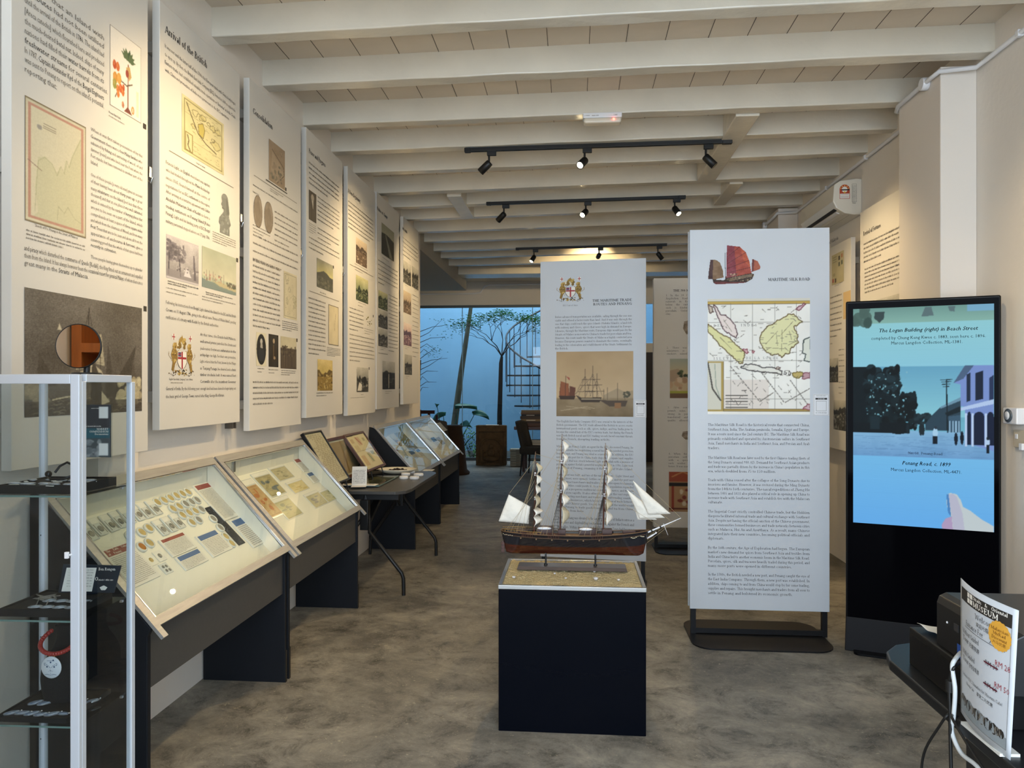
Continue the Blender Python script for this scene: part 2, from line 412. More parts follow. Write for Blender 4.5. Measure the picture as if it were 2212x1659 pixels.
_g('[', .3, 'h .1 -.12 .1 .7;h .1 .7 .24 .7;h .1 -.12 .24 -.12'); _g(']', .3, 'h .2 -.12 .2 .7;h .2 .7 .06 .7;h .2 -.12 .06 -.12')
_g('&', .74, 'a .26 .50 .13 .15 0 360;l .18 .4 .62 0;a .25 .17 .2 .18 120 330;h .4 .08 .56 .34;s .58 .34 .07')
_g('!', .3, 'l .14 .18 .14 .66;l .14 0 .14 .08'); _g(' ', .25, '')
_PC = {}
def glyph(ch, bold):
    k = (ch, bold)
    if k in _PC: return _PC[k]
    T, t = (0.14, 0.060) if bold else (0.085, 0.038)
    q = []
    adv, sp = GL.get(ch, GL['o'])
    for cmd in filter(None, sp.split(';')):
        p = cmd.split(); n = [float(x) for x in p[1:]]
        if p[0] in 'lh':
            w = T if p[0] == 'l' else t
            dx, dy = n[2] - n[0], n[3] - n[1]; d = math.hypot(dx, dy) or 1
            if abs(dy) > abs(dx) * 0.5: ox, oy = w / 2, 0
            else: ox, oy = 0, w / 2
            q.append([(n[0] - ox, n[1] - oy), (n[0] + ox, n[1] + (-oy if oy else 0)), (n[2] + ox, n[3] + oy), (n[2] - ox, n[3] + oy)] if ox else
                     [(n[0], n[1] - oy), (n[2], n[3] - oy), (n[2], n[3] + oy), (n[0], n[1] + oy)])
        elif p[0] == 's': q.append([(n[0] - n[2], n[1] - t / 2), (n[0] + n[2], n[1] - t / 2), (n[0] + n[2], n[1] + t / 2), (n[0] - n[2], n[1] + t / 2)])
        else:
            cx, cy, rx, ry, a0, a1 = n; k2 = max(3, int(abs(a1 - a0) / 36))
            pr = None
            for i in range(k2 + 1):
                a = R(a0 + (a1 - a0) * i / k2); w = t + (T - t) * abs(math.cos(a)) ** 1.5
                o_ = (cx + rx * math.cos(a), cy + ry * math.sin(a)); n_ = (cx + (rx - w) * math.cos(a), cy + (ry - w * 0.8) * math.sin(a))
                if pr: q.append([pr[0], o_, n_, pr[1]])
                pr = (o_, n_)
    _PC[k] = (adv, q); return _PC[k]

class Ink:
    """flat printed marks on one board: x right, z up, facing -y"""
    def __init__(s, split=0): s.v = []; s.f = []; s.m = []; s.split = split
    def quad(s, p, mi=0):
        o = len(s.v); s.v += [(x, 0, z) for x, z in p]; s.f.append(tuple(range(o, o + len(p)))); s.m.append(mi)
    def rect(s, x0, z0, x1, z1, mi=0):
        n = max(1, int(abs(x1 - x0) / s.split)) if s.split else 1
        for k in range(n): a, b = x0 + (x1 - x0) * k / n, x0 + (x1 - x0) * (k + 1) / n; s.quad([(a, z0), (b, z0), (b, z1), (a, z1)], mi)
    def ring(s, x0, z0, x1, z1, w, mi=0):
        s.rect(x0, z0, x1, z0 + w, mi); s.rect(x0, z1 - w, x1, z1, mi); s.rect(x0, z0 + w, x0 + w, z1 - w, mi); s.rect(x1 - w, z0 + w, x1, z1 - w, mi)
    def serif(s, txt, x, z, size, width=None, align='L', bold=False, mi=0, gap=0.0):
        nat = sum(glyph(c, bold)[0] + gap for c in txt) * size
        sp = txt.count(' '); ex = 0; k = 1
        if width and align == 'J' and sp: 
            ex = (width - nat) / sp
            if ex < -0.12 * size or ex > 1.0 * size: k = width / nat if ex < 0 else 1; ex = 0 if ex < 0 else min(ex, size)
        if align == 'R': x -= nat
        elif align == 'C': x -= nat / 2
        for ch in txt:
            adv, qs = glyph(ch, bold)
            for q in qs: s.quad([(x + a * size * k, z + b * size) for a, b in q], mi)
            x += (adv + gap) * size * k + (ex if ch == ' ' else 0)
    def sans(s, txt, x, z, size, width=None, align='L', mi=0, mib=None, shear=0.0, narrow=1.0):
        """built-in face; *words* between stars take the bold ink"""
        fl = []; out = ''; b = False
        for ch in txt:
            if ch == '*': b = not b
            else: out += ch; fl.append(b)
        cu = bpy.data.curves.new('t', 'FONT'); cu.body = out; cu.size = size; cu.resolution_u = 1; cu.shear = shear
        cu.materials.append(None); cu.materials.append(None)
        for i, fb in enumerate(fl): cu.body_format[i].material_index = 1 if fb else 0
        ob = bpy.data.objects.new('t', cu); me = bpy.data.meshes.new_from_object(ob)
        n = len(me.vertices)
        if n:
            co = np.empty(n * 3); me.vertices.foreach_get('co', co); co = co.reshape(-1, 3)
            x0, x1 = co[:, 0].min(), co[:, 0].max(); k = narrow
            if width and align == 'J': k = width / (x1 - x0)
            w = (x1 - x0) * k
            dx = x - {'R': w, 'C': w / 2}.get(align, 0)
            o = len(s.v)
            s.v += [(dx + (p[0] - x0) * k, 0, z + p[1]) for p in co]
            for pl in me.polygons:
                s.f.append(tuple(o + i for i in pl.vertices)); s.m.append((mib if mib is not None else mi) if pl.material_index == 1 else mi)
        bpy.data.objects.remove(ob); bpy.data.meshes.remove(me); bpy.data.curves.remove(cu)
    def greek(s, x0, x1, z, size, mi=0, mib=None, seed=0, last=1.0):
        """a line of print too small to read: ticks grouped in words"""
        q = random.Random(seed * 131 + int(z * 1e4)); x = x0; end = x0 + (x1 - x0) * last
        while x < end - size * .3:
            n = q.randint(2, 9); ink = mib if (mib is not None and q.random() < .25) else mi
            for _ in range(n):
                if x > end - size * .3: break
                w = size * q.uniform(.30, .52); hgt = size * q.choice([.46, .46, .46, .66, .66]); lo = -size * .16 if q.random() < .12 else 0
                k = q.random()
                if k < .5: s.rect(x, z + lo, x + w * .30, z + hgt, ink); s.rect(x + w * .55, z, x + w * .82, z + size * .46, ink)
                elif k < .8: s.rect(x, z, x + w * .8, z + size * .14, ink); s.rect(x, z + size * .34, x + w * .8, z + size * .46, ink); s.rect(x, z, x + w * .3, z + hgt, ink)
                else: s.rect(x + w * .2, z + lo, x + w * .5, z + hgt, ink)
                x += w
            x += size * .34
    def build(s, name, mats, parent, loc=(0, 0, 0), rot=(0, 0, 0), place=None, label=None):
        me = bpy.data.meshes.new(name); me.from_pydata(s.v, [], s.f)
        me.polygons.foreach_set('material_index', s.m)
        for m in (mats if isinstance(mats, (list, tuple)) else [mats]): me.materials.append(m)
        me.update(); o = bpy.data.objects.new(name, me); C.objects.link(o); o.parent = parent
        o.location = loc; o.rotation_euler = rot
        if place is not None: o.matrix_basis = place
        if label: o['label'] = label
        return o

# ---------------------------------------------------------------- the palette
M = {}
M['wall'] = mat('painted_wall', L('ede6dc'), 0.75, noise=(1.3, 0.07), bump=(30, 0.12))
M['pilaster'] = mat('painted_pilaster', L('e8dfd4'), 0.7, bump=(22, 0.1))
M['beam'] = mat('beam_paint', L('dfd8c8'), 0.22, noise=(3, 0.10), bump=(14, 0.35))
M['boards'] = mat('board_paint', L('ddd0be'), 0.5, noise=(2.2, 0.10), bump=(14, 0.2))
M['gap'] = mat('board_gap', L('4a3f33'), 0.9)
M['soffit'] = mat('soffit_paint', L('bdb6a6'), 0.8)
M['panel'] = mat('panel_laminate', L('dcd8d0'), 0.45, noise=(5, 0.02))
M['panel_cool'] = mat('foam_board_white', L('cbd0d6'), 0.4, noise=(4, 0.025))
M['panel_grey'] = mat('panel_return', L('d2d0cc'), 0.5)
M['batten'] = mat('batten_grey', L('b5b2ab'), 0.6)
M['rail'] = mat('rail_metal', L('6f6a62'), 0.35, 0.7)
M['ink'] = mat('ink_grey', L('6d675e'), 0.6)
M['inkb'] = mat('ink_dark', L('2a2622'), 0.6)
M['inkf'] = mat('ink_soft', L('8d867a'), 0.6)
M['black'] = mat('black_paint', L('141414'), 0.45)
M['blackm'] = mat('black_metal', L('17171a'), 0.4, 0.3, noise=(40, 0.15))
M['steel'] = mat('brushed_steel', L('b9b9b7'), 0.3, 0.9)
M['chrome'] = mat('chrome', L('d8d8d8'), 0.12, 1.0)
M['print'] = colmat('picture_print', 0.55)
M['gloss'] = colmat('picture_gloss', 0.2)
M['white'] = mat('white_enamel', L('e8e8ea'), 0.35)
M['whitem'] = mat('white_powder_coat', L('cdd3db'), 0.4, 0.1)
M['card'] = mat('card_white', L('f0ece2'), 0.6)
M['case'] = mat('case_laminate', L('494846'), 0.5, noise=(60, 0.1))
M['case_cool_shade'] = mat('case_laminate_cool_shade', L('15181e'), 0.55, spec=.25, noise=(60, 0.08))  # same laminate as the case; the ends' dimmer bluish light is put into this colour
M['trim'] = mat('case_trim', L('a09f9c'), 0.4, 0.25, noise=(7, 0.2), stretch=(1, 14, 14))
M['lining'] = mat('case_lining', L('f6f2e4'), 0.7)
M['glass'] = glassmat('clear_glass', (0.96, 0.98, 0.97), 1.0)
M['glass2'] = glassmat('vitrine_glass', (0.90, 0.93, 0.94), 1.1)
M['glassblue'] = glassmat('courtyard_glass', (0.82, 0.89, 0.92), 1.4)
M['glassedge'] = mat('glass_edge', L('6f8a84'), 0.2)
M['wood'] = mat('brown_wood', L('5a3420'), 0.35, noise=(6, 0.45), stretch=(1, 9, 9))
M['gold'] = mat('gold', L('c9a24a'), 0.35, 0.7)
M['goldc'] = mat('coin_gold', L('e0c888'), 0.35, 0.5, bump=(300, 0.6))
M['silverc'] = mat('coin_silver', L('a9a59b'), 0.35, 0.5, bump=(300, 0.6))
M['red'] = mat('banner_red', L('9c4a42'), 0.6)
M['blue'] = mat('banner_blue', L('4c6ea0'), 0.6)
# ================================================================ THE ROOM
XL, XR, XP = -1.90, 2.30, 2.10      # left wall, right wall, pilaster face
ZB, ZC = 3.34, 3.495                 # underside of beams, underside of boards
YE = 9.05                           # where the left wall stops
YG = 14.9                           # courtyard glass

def floor_mat():
    m = bpy.data.materials.new('polished_concrete'); m.use_nodes = True
    nt = m.node_tree; b = nt.nodes['Principled BSDF']; ln = nt.links.new
    t = nt.nodes.new('ShaderNodeTexCoord')
    mp = nt.nodes.new('ShaderNodeMapping'); mp.inputs['Rotation'].default_value = (0, 0, 0.5); mp.inputs['Scale'].default_value = (1, 1.15, 1)
    ln(t.outputs['Object'], mp.inputs[0])
    def noise(sc, det, dist=0.0, rough=0.6, v=None):
        n = nt.nodes.new('ShaderNodeTexNoise'); n.inputs['Scale'].default_value = sc; n.inputs['Detail'].default_value = det
        n.inputs['Distortion'].default_value = dist; n.inputs['Roughness'].default_value = rough
        ln(v or mp.outputs[0], n.inputs['Vector']); return n
    def ramp(src, stops):
        r = nt.nodes.new('ShaderNodeValToRGB'); e = r.color_ramp.elements
        e[0].position, e[0].color = stops[0][0], (*stops[0][1], 1); e[1].position, e[1].color = stops[-1][0], (*stops[-1][1], 1)
        for p, c in stops[1:-1]:
            q = e.new(p); q.color = (*c, 1)
        ln(src, r.inputs[0]); return r
    n1 = noise(0.9, 8, 0.6, 0.62)
    r1 = ramp(n1.outputs['Fac'], [(0.30, L('5f5c57')), (0.42, L('827e76')), (0.54, L('9a958b')), (0.68, L('b3ada1'))])
    n2 = noise(4.6, 12, 0.4, 0.82)
    r2 = ramp(n2.outputs['Fac'], [(0.36, (0.28, 0.28, 0.27)), (0.47, (0.78, 0.77, 0.76)), (0.55, (1.0, 0.99, 0.97)), (0.66, (1.35, 1.3, 1.2))])
    mx = nt.nodes.new('ShaderNodeMix'); mx.data_type = 'RGBA'; mx.blend_type = 'MULTIPLY'; mx.inputs[0].default_value = 1.0
    ln(r1.outputs[0], mx.inputs[6]); ln(r2.outputs[0], mx.inputs[7])
    n3 = noise(42, 4, 2.5, 0.5); r3 = ramp(n3.outputs['Fac'], [(0.63, (0, 0, 0)), (0.72, (0.7, 0.7, 0.7))])
    mx2 = nt.nodes.new('ShaderNodeMix'); mx2.data_type = 'RGBA'; mx2.inputs[7].default_value = (*L('c2b69d'), 1)
    ln(r3.outputs[0], mx2.inputs[0]); ln(mx.outputs[2], mx2.inputs[6]); ln(mx2.outputs[2], b.inputs['Base Color'])
    rr = ramp(n2.outputs['Fac'], [(0.3, (0.42,) * 3), (0.7, (0.65,) * 3)]); ln(rr.outputs[0], b.inputs['Roughness'])
    bp = nt.nodes.new('ShaderNodeBump'); bp.inputs['Strength'].default_value = 0.12; bp.inputs['Distance'].default_value = 0.01
    ln(n2.outputs['Fac'], bp.inputs['Height']); ln(bp.outputs[0], b.inputs['Normal'])
    b.inputs['Specular IOR Level'].default_value = 0.28
    return m
M['floor'] = floor_mat()
struct(MB().box((-3.5, -4, -0.1), (2.6, 15.0, 0)), 'floor', M['floor'])
# left wall, with its end return, and the wider room beyond it
struct(MB().box((XL - 0.12, -2, 0), (XL, YE, 3.7)), 'wall_left', M['wall'])
struct(MB().box((-3.5, YE - 0.12, 0), (XL - 0.12, YE, 3.7)), 'wall_left_return', M['wall'])
struct(MB().box((-3.6, YE, 0), (-3.5, 15.0, 3.7)), 'wall_left_rear', M['wall'])
struct(MB().box((XR, -2, 0), (XR + 0.12, 15.0, 3.7)), 'wall_right', M['wall'])
struct(MB().box((XP, 4.45, 0), (XR, 5.0, ZB)), 'trim_1', M['pilaster'], bevel=0.006)
struct(MB().box((XP, 7.85, 0), (XR, 8.3, ZB)), 'trim_2', M['pilaster'], bevel=0.006)
# boards overhead, seams running with the room
cb = MB().box((-3.5, -2, ZC), (XR, 12.5, ZC + 0.12), 0).box((-3.5, 12.5, 3.62), (XR, 15.0, 3.72), 0)
x = XL + 0.17
while x < XR:
    cb.box((x, -2, ZC - 0.0015), (x + 0.003, 12.1, ZC + 0.01), 1); x += 0.222 + random.Random(int(x * 100)).uniform(-0.02, 0.02)
struct(cb, 'ceiling', [M['boards'], M['gap']])
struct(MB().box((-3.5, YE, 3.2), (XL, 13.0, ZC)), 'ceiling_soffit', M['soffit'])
struct(MB().box((-3.5, YG - 0.02, 3.15), (XR, YG + 0.12, 3.62)), 'wall_back', M['wall'])
struct(MB().box((-0.1, YG - 0.02, 0), (1.25, YG + 0.12, 3.15)), 'wall_back_pier', M['wall'])
struct(MB().box((1.25, YG - 0.02, 2.18), (XR, YG + 0.12, 2.36)), 'trim_3', M['wall'])
mdoor = mat('dark_timber_door', L('24140e'), 0.4, noise=(4, 0.4), stretch=(12, 1, 1))
dr = MB().box((1.27, YG, 0), (2.28, YG + 0.05, 2.18))
for a in (0, 1):
    for z0, z1 in ((0.2, 0.9), (1.0, 2.05)): dr.box((1.33 + a * 0.5, YG - 0.012, z0), (1.74 + a * 0.5, YG, z1))
tag(dr.build('door_1', mdoor), kind='structure')
struct(MB().box((1.27, YG + 0.02, 2.38), (2.28, YG + 0.03, 3.14)), 'window_2', M['glassblue'])

# the beams: parallel timbers, a little out of square with the walls
beamsL = [2.50, 3.12, 3.75, 4.39, 5.07, 5.67, 6.25, 6.92, 7.48, 8.03, 8.68, 9.29, 9.93, 10.48, 11.15]
beamsR = [2.42, 3.03, 3.64, 4.27, 4.98, 5.50, 6.03, 6.66, 7.17, 7.70, 8.36, 8.96, 9.60, 10.15, 10.82]
def ybeam(i, x): return beamsL[i] + (beamsR[i] - beamsL[i]) * (x - XL) / (XR - XL)
for i, (a, b_) in enumerate(zip(beamsL, beamsR)):
    w = 0.105; q = random.Random(i)
    bm_ = MB()
    n = 14
    def prof(t, s, up):
        x = XL + (XR - XL) * t
        y = a + (b_ - a) * t + (w if s else 0) + q.uniform(-0.0025, 0.0025)
        return (x, y, ZC + 0.02 if up else ZB + q.uniform(-0.003, 0.003))
    ring_ = [[prof(k / n, 0, 0), prof(k / n, 1, 0), prof(k / n, 1, 1), prof(k / n, 0, 1)] for k in range(n + 1)]
    vs = [p for r_ in ring_ for p in r_]
    fs = [(k * 4 + j, k * 4 + (j + 1) % 4, (k + 1) * 4 + (j + 1) % 4, (k + 1) * 4 + j) for k in range(n) for j in range(4)]
    bm_.add(vs, fs)
    o = bm_.build('trim_%d' % (i + 4), M['beam'], bevel=0.007); tag(o, kind='structure')
struct(MB().box((XL, 12.05, ZB), (XR, 12.5, 3.62)), 'trim_20', M['beam'], bevel=0.01)
for k, (x0, x1, y0, y1) in enumerate([(1.09, 1.25, 5.12, 6.72), (1.40, 1.52, 6.83, 7.62), (-1.22, -1.08, 7.05, 8.0)]):
    struct(MB().box((x0, y0, ZB - 0.012), (x1, y1, ZC)), 'trim_%d' % (21 + k), M['beam'], bevel=0.006)


# white conduit clipped under the beams on the right wall
c = thing('conduit_pipe', 'white painted cable conduit running under the beams along the right wall', 'pipe', (XR, 4.0, 3.3))
pts = [(2.275, -1.9, 3.31), (2.275, 4.30, 3.31), (2.26, 4.38, 3.30), (2.08, 4.42, 3.30), (2.075, 4.52, 3.30), (2.075, 4.95, 3.30), (2.10, 5.04, 3.30),
       (2.26, 5.10, 3.29), (2.275, 5.2, 3.29), (2.275, 7.70, 3.29), (2.26, 7.78, 3.28), (2.08, 7.81, 3.28), (2.07, 7.9, 3.26), (2.075, 8.35, 3.26)]
MB().tube(pts, 0.0135, 10).build('pipe', M['white'], c, world=True)
for p in ((2.275, 4.0, 3.31), (2.27, 6.0, 3.29), (2.27, 6.9, 3.29)):
    MB().obox(p, (0.03, 0.03, 0.036)).build('saddle', M['white'], c, world=True, bevel=0.004)
for p in ((2.078, 4.60, 3.30), (2.075, 8.3, 3.26)):
    MB().lathe([(0.034, -0.02), (0.038, -0.014), (0.038, 0.014), (0.034, 0.02)], p, 16, M=Euler((0, R(90), 0)).to_matrix()).build('junction_box', M['white'], c, world=True)
c = thing('conduit_pipe', 'thin painted conduit running along the wall above the courtyard glass', 'pipe', (-1.8, 14.8, 3.5))
MB().tube([(-3.1, 14.85, 3.38), (-1.98, 14.85, 3.38), (-1.88, 14.85, 3.40), (-1.80, 14.85, 3.52), (-1.7, 14.85, 3.55), (0.6, 14.85, 3.56)], 0.018, 8).build('pipe', M['white'], c, world=True)

# ---------------------------------------------------------------- courtyard beyond the glass
mcw = mat('courtyard_wall', L('7fa9c4'), 0.85, noise=(0.9, 0.10), bump=(6, 0.3))
struct(MB().box((-6, 18.6, -0.3), (3.2, 18.8, 7.5)), 'wall_courtyard', mcw)
struct(MB().box((-6.2, 15.1, -0.3), (-6, 18.8, 7.5)), 'wall_courtyard_left', mcw)
struct(MB().box((3.0, 15.1, -0.3), (3.2, 18.8, 7.5)), 'wall_courtyard_right', mcw)
struct(MB().box((-6.2, 15.02, 3.75), (3.2, 15.12, 7.5)), 'wall_courtyard_front', mcw)
struct(MB().box((-6, 15.0, -0.35), (3.0, 18.6, -0.12)), 'floor_courtyard', mat('courtyard_gravel', L('4b4a44'), 0.9, noise=(30, 0.5)))
wg = MB().box((-3.5, YG + 0.03, 0.06), (-0.1, YG + 0.042, 3.13))
g_ = tag(wg.build('window_1', M['glassblue']), kind='structure')
fr = MB().box((-3.5, YG, 3.10), (-0.1, YG + 0.06, 3.15)).box((-3.5, YG, 0), (-0.1, YG + 0.07, 0.06))
fr.build('window_frame', mat('window_frame_grey', L('5b6468'), 0.4), g_)
sl = MB()
for xx in (-2.27, -0.84): sl.box((xx, YG + 0.02, 0.06), (xx + 0.012, YG + 0.05, 3.12))
sl.build('glass_joint', mat('glass_joint', L('8fb0be'), 0.3), g_)

# ================================================================ TRACK LIGHTING
mem = emis('lamp_lens', (1.0, 0.80, 0.45), 45.0)
def track(Y, x0, x1, tilt, label):
    t = thing('lighting_track', label, 'light track', ((x0 + x1) / 2, Y, 3.335), tilt, 'lighting tracks')
    h = (x1 - x0) / 2
    MB().box((-h, -0.017, -0.028), (h, 0.017, 0)).build('rail', M['black'], t, bevel=0.003)
    MB().box((-h - 0.01, -0.02, -0.032), (-h + 0.035, 0.02, 0)).build('end_cap', M['black'], t, bevel=0.003)
    MB().box((h - 0.06, -0.02, -0.032), (h + 0.01, 0.02, 0)).build('feed_cap', M['black'], t, bevel=0.003)
    return t
def head(x, Y, aim, label, lit=True, power=1.0, cone=42, blend=1.0, warm=WARM):
    """a small can on a stalk; aim = where the beam lands"""
    z = 3.307
    t = thing('track_spotlight', label, 'spotlight', (x, Y, z), 0, 'black track spotlights')
    MB().box((-0.02, -0.016, -0.035), (0.05, 0.016, 0.0)).build('adapter', M['black'], t, bevel=0.003)
    piv = Vector((-0.005, 0, -0.095))
    MB().tube([(-0.005, 0, -0.03), tuple(piv)], 0.008, 8).ball(tuple(piv), 0.013, 10).build('stem', M['black'], t)
    d = (Vector(aim) - (Vector((x, Y, z)) + piv)).normalized()
    Q = d.to_track_quat('Z', 'Y').to_matrix()
    b0 = piv - d * 0.012
    MB().lathe([(0.0, -0.0), (0.024, 0.0), (0.029, 0.008), (0.030, 0.105), (0.026, 0.107), (0.025, 0.095)], tuple(b0), 20, M=Q).build('lamp_body', M['black'], t)
    MB().lathe([(0.0, 0.0), (0.0235, 0.0)], tuple(b0 + d * 0.098), 20, M=Q).build('lens', mem, t)
    l = bpy.data.lights.new('beam', 'SPOT'); l.energy = SPOT_W * power; l.color = warm; l.spot_size = R(cone * 2); l.spot_blend = blend; l.shadow_soft_size = 0.022
    lo = bpy.data.objects.new('beam', l); C.objects.link(lo); lo.parent = t; lo.location = b0 + d * 0.112
    lo.rotation_euler = d.to_track_quat('-Z', 'Y').to_euler()
    return t
track(3.05, -0.85, 1.1, 0, 'nearest black lighting track, only its lamp tips showing at the top edge')
track(5.64, -0.83, 1.16, -0.02, 'black lighting track in front of the emergency light, longest in view')
track(7.28, -0.86, 1.06, -0.05, 'black lighting track halfway down the room')
track(9.70, -0.76, 1.18, -0.07, 'farthest black lighting track above the trade routes board')
head(-0.62, 3.05, (-1.8, 3.25, 2.15), 'black spotlight tip at the top edge, left of centre', power=1.15)
head(0.17, 3.05, (-1.0, 4.6, 0.4), 'black spotlight tip barely showing at the top edge, right of centre', power=0.5)
head(1.0, 3.05, (2.28, 3.3, 1.9), 'right spotlight of the nearest track, just above the picture', power=0.9)  # lamp added out of view to brighten the near right wall
track(1.85, -1.6, 0.2, 0, 'black lighting track just behind the viewer')  # track added out of view, only to hold the cupboard lamp
head(-1.35, 1.85, (-1.53, 0.85, 1.5), 'black spotlight just behind the viewer, aimed at the wooden cupboard', power=0.6)  # added lamp, warms the cupboard that the mirror reflects
head(-0.645, 5.65, (-1.8, 5.95, 2.25), 'unlit-looking left spotlight on the nearest full track, aimed at the left wall', power=1.2)
head(0.085, 5.64, (-1.5, 2.9, 0.9), 'bright middle spotlight on the nearest full track, glaring towards the viewer', power=1.7)
head(0.985, 5.63, (2.2, 5.5, 1.9), 'right spotlight on the nearest full track, aimed at the right wall', power=1.0)
head(-0.69, 7.33, (-1.8, 8.1, 2.3), 'left spotlight on the middle track, aimed at the left wall', power=1.2)
head(0.12, 7.28, (-1.5, 4.3, 0.9), 'lit middle spotlight on the middle track', power=1.5)
head(0.97, 7.23, (1.9, 5.6, 1.3), 'lit right spotlight on the middle track, glowing at its mouth', power=1.0)
head(-0.52, 9.76, (-1.6, 8.4, 1.1), 'lit left spotlight on the farthest track', power=0.8)
head(0.33, 9.70, (0.1, 11.6, 3.0), 'middle spotlight on the farthest track, turned up towards the beams', power=1.8)
head(1.08, 9.65, (2.2, 9.9, 1.8), 'right spotlight on the farthest track', power=0.8)

# emergency light on the fourth beam
p = thing('emergency_light', 'white emergency light with a red charging lamp under the beam', 'emergency light', (0.19, 5.03, ZB))
MB().box((-0.13, -0.03, -0.035), (0.13, 0.05, 0.0)).build('housing', M['white'], p, bevel=0.006)
MB().box((-0.125, -0.034, -0.07), (0.125, 0.045, -0.035)).build('diffuser', mat('frosted_diffuser', L('e2d7c4'), 0.25), p, bevel=0.012)
ik = Ink(); ik.sans('LUMIN', -0.12, -0.024, 0.012); ik.greek(-0.07, -0.02, -0.024, 0.012, seed=3); ik.sans('U&E', 0.075, -0.024, 0.014)
ik.build('printed_marking', M['ink'], p, (0, -0.0305, 0))
MB().ball((0.075, -0.036, -0.05), 0.008, 10).build('charging_lamp', emis('red_led', (1.0, 0.06, 0.04), 9.0), p)

# ================================================================ WALL PANELS
def T_local(t, px, py, back=0.0):
    n = t.rotation_euler.to_matrix() @ Vector((0, -1, 0))
    w = onP(px, py, t.location - n * back, n)
    l = (Matrix.Translation(t.location) @ t.rotation_euler.to_matrix().to_4x4()).inverted() @ w
    return l.x, l.z
EPS = -0.0012
def rect_of(t, tl, tr, bl):
    x0, z1 = T_local(t, *tl); x1, _ = T_local(t, tr, tl[1]); xb, z0 = T_local(t, *bl)
    return x0, x1, z0, z1
def picture(t, cv, tl, tr, bl, name='picture', m='print', label=None, dy=EPS, z=None):
    x0, x1, z0, z1 = rect_of(t, tl, tr, bl)
    return cv.mesh(name, x1 - x0, z1 - z0, M[m], t, Matrix.Translation(((x0 + x1) / 2, dy, z0)), label)
def para(ink, t, xl, xr, y0, y1, n, size=None, seed=0, mi=0, mib=1, last=0.6):
    """n lines between the pixel heights y0..y1 measured down the left edge"""
    a = T_local(t, xl, y0); b = T_local(t, xl, y1); x1 = T_local(t, xr, y0)[0]
    st = (a[1] - b[1]) / max(n - 1, 1); size = size or min(st * 0.72, 0.02)
    for i in range(n): ink.greek(a[0], x1, a[1] - st * i, size, mi, mib, seed + i, last if i == n - 1 else 1.0)
def lines(ink, t, xl, xr, ys, txts, size, mi=0, mib=1, lastL=True, align='J'):
    x1 = T_local(t, xr, ys[0])[0]
    for i, (y, s_) in enumerate(zip(ys, txts)):
        a = T_local(t, xl, y)
        al = 'L' if (s_.endswith('~') or align == 'L') else 'J'
        ink.sans(s_.rstrip('~'), a[0], a[1], size, x1 - a[0], al, mi, mib, narrow=0.92)
def wall_panel(y0, y1, z0, z1, label, right=False, X=-1.8):
    if right: t = thing('exhibition_board', label, 'exhibition board', (X, y1, z0), R(-90), 'history panels on the right wall')
    else: t = thing('exhibition_board', label, 'exhibition board', (X, y0, z0), R(90), 'history panels on the left wall')
    w, h = y1 - y0, z1 - z0
    MB().box((0, 0, 0), (w, 0.035, h)).build('board', M['panel'], t, bevel=0.002)
    dp = (XR - X) if right else (X - XL)
    for zz in (0.12, h * 0.5, h - 0.2): MB().box((0.06, 0.035, zz), (w - 0.06, dp - 0.001, zz + 0.05)).build('batten', M['batten'], t)
    return t
def endprops(t):
    for k in ('w', 'h'):
        if k in t: del t[k]
INKS = [M['ink'], M['inkb'], M['inkf']]
def tagbox(ink, t, px, py, s=0.022):
    x, z = T_local(t, px, py); ink.rect(x - s / 2, z - s / 2, x + s / 2, z + s / 2, 1)

def engraving(w, h, top, bot, seed=0, hatch=0.16):
    c = Cv(w, h, top); c.grad(top, bot); c.noise(4, 0.10, seed=seed)
    c.a *= (1 - hatch * (np.sin(c.Y * h * 2.2)[..., None] * 0.5 + 0.5)); c.grain(0.10); return c
# ---------------------------------------------------------------- panel one: betel palm, old map, ships at sea
t = wall_panel(2.235, 3.0, 1.228, 3.19, 'nearest left wall panel with a betel palm plate and a large grey sea engraving')
ik = Ink()
sz = 0.0285
p1 = [('attributes that the Island with', -14), ('tributes had not been utilised', -6), ('arrival of the British in *1786*. The island had', 0), ]
lines(ik, t, 53, 224, [-38, -17, 5, 28, 50, 71], ['suggest that an Island with', '*attributes* had not been utilised', 'until the arrival of the British in *1786*. The island had', '[Areca catechu] which flourished here and produced', "the much-desired *betel nut*. Indeed, ships of many", 'nations had filled their *water barrels* from its'], sz)
lines(ik, t, 53, 224, [92], ['*freshwater streams* for several centuries.~'], sz)
lines(ik, t, 53, 224, [115 - 2, 135 - 2, 156 - 2], ['In 1787, *Captain Alexander Kyd* of the *Bengal Engineers*', "was sent to Penang to report on the island's potential,", 'reporting that:~'], sz)
lines(ik, t, 196, 307, [282, 297, 311, 325, 339, 353], ['When it was first taken possession of by this', '*Government* there were a few *Malay families* who', 'subsisted by *fishing* and extracting of *wood*, oil and', 'dammer [resin] and who lived near the Point where the', 'Fort stands, but have removed to another part of the', 'Island.~'], 0.019)
lines(ik, t, 196, 307, [380, 394, 409, 422, 436, 450, 464, 478, 492, 506, 520, 532], ['One of these people [a very old man] gives an account', 'of their having been about *thirty years ago* a great', 'many *inhabitants* on the *Island* [not less than three', 'thousand] and that at one place it was *well cultivated*,', 'which is evinced by the number of *burying places* that', 'are yet to be seen on a part of the *Island*, which', 'comprehends at least a space of *three square miles*', 'and which from the clearness of *Wood*, and from many', '*Fruit Trees* that are to be seen and above all from the', 'appearance of *enclosures & furrows*, give a', 'convincing proof that the whole of that space had been', '*recently in cultivation*.~'], 0.019)
lines(ik, t, 196, 307, [558], ['Those people having given themselves up to *plunder*'], 0.019)
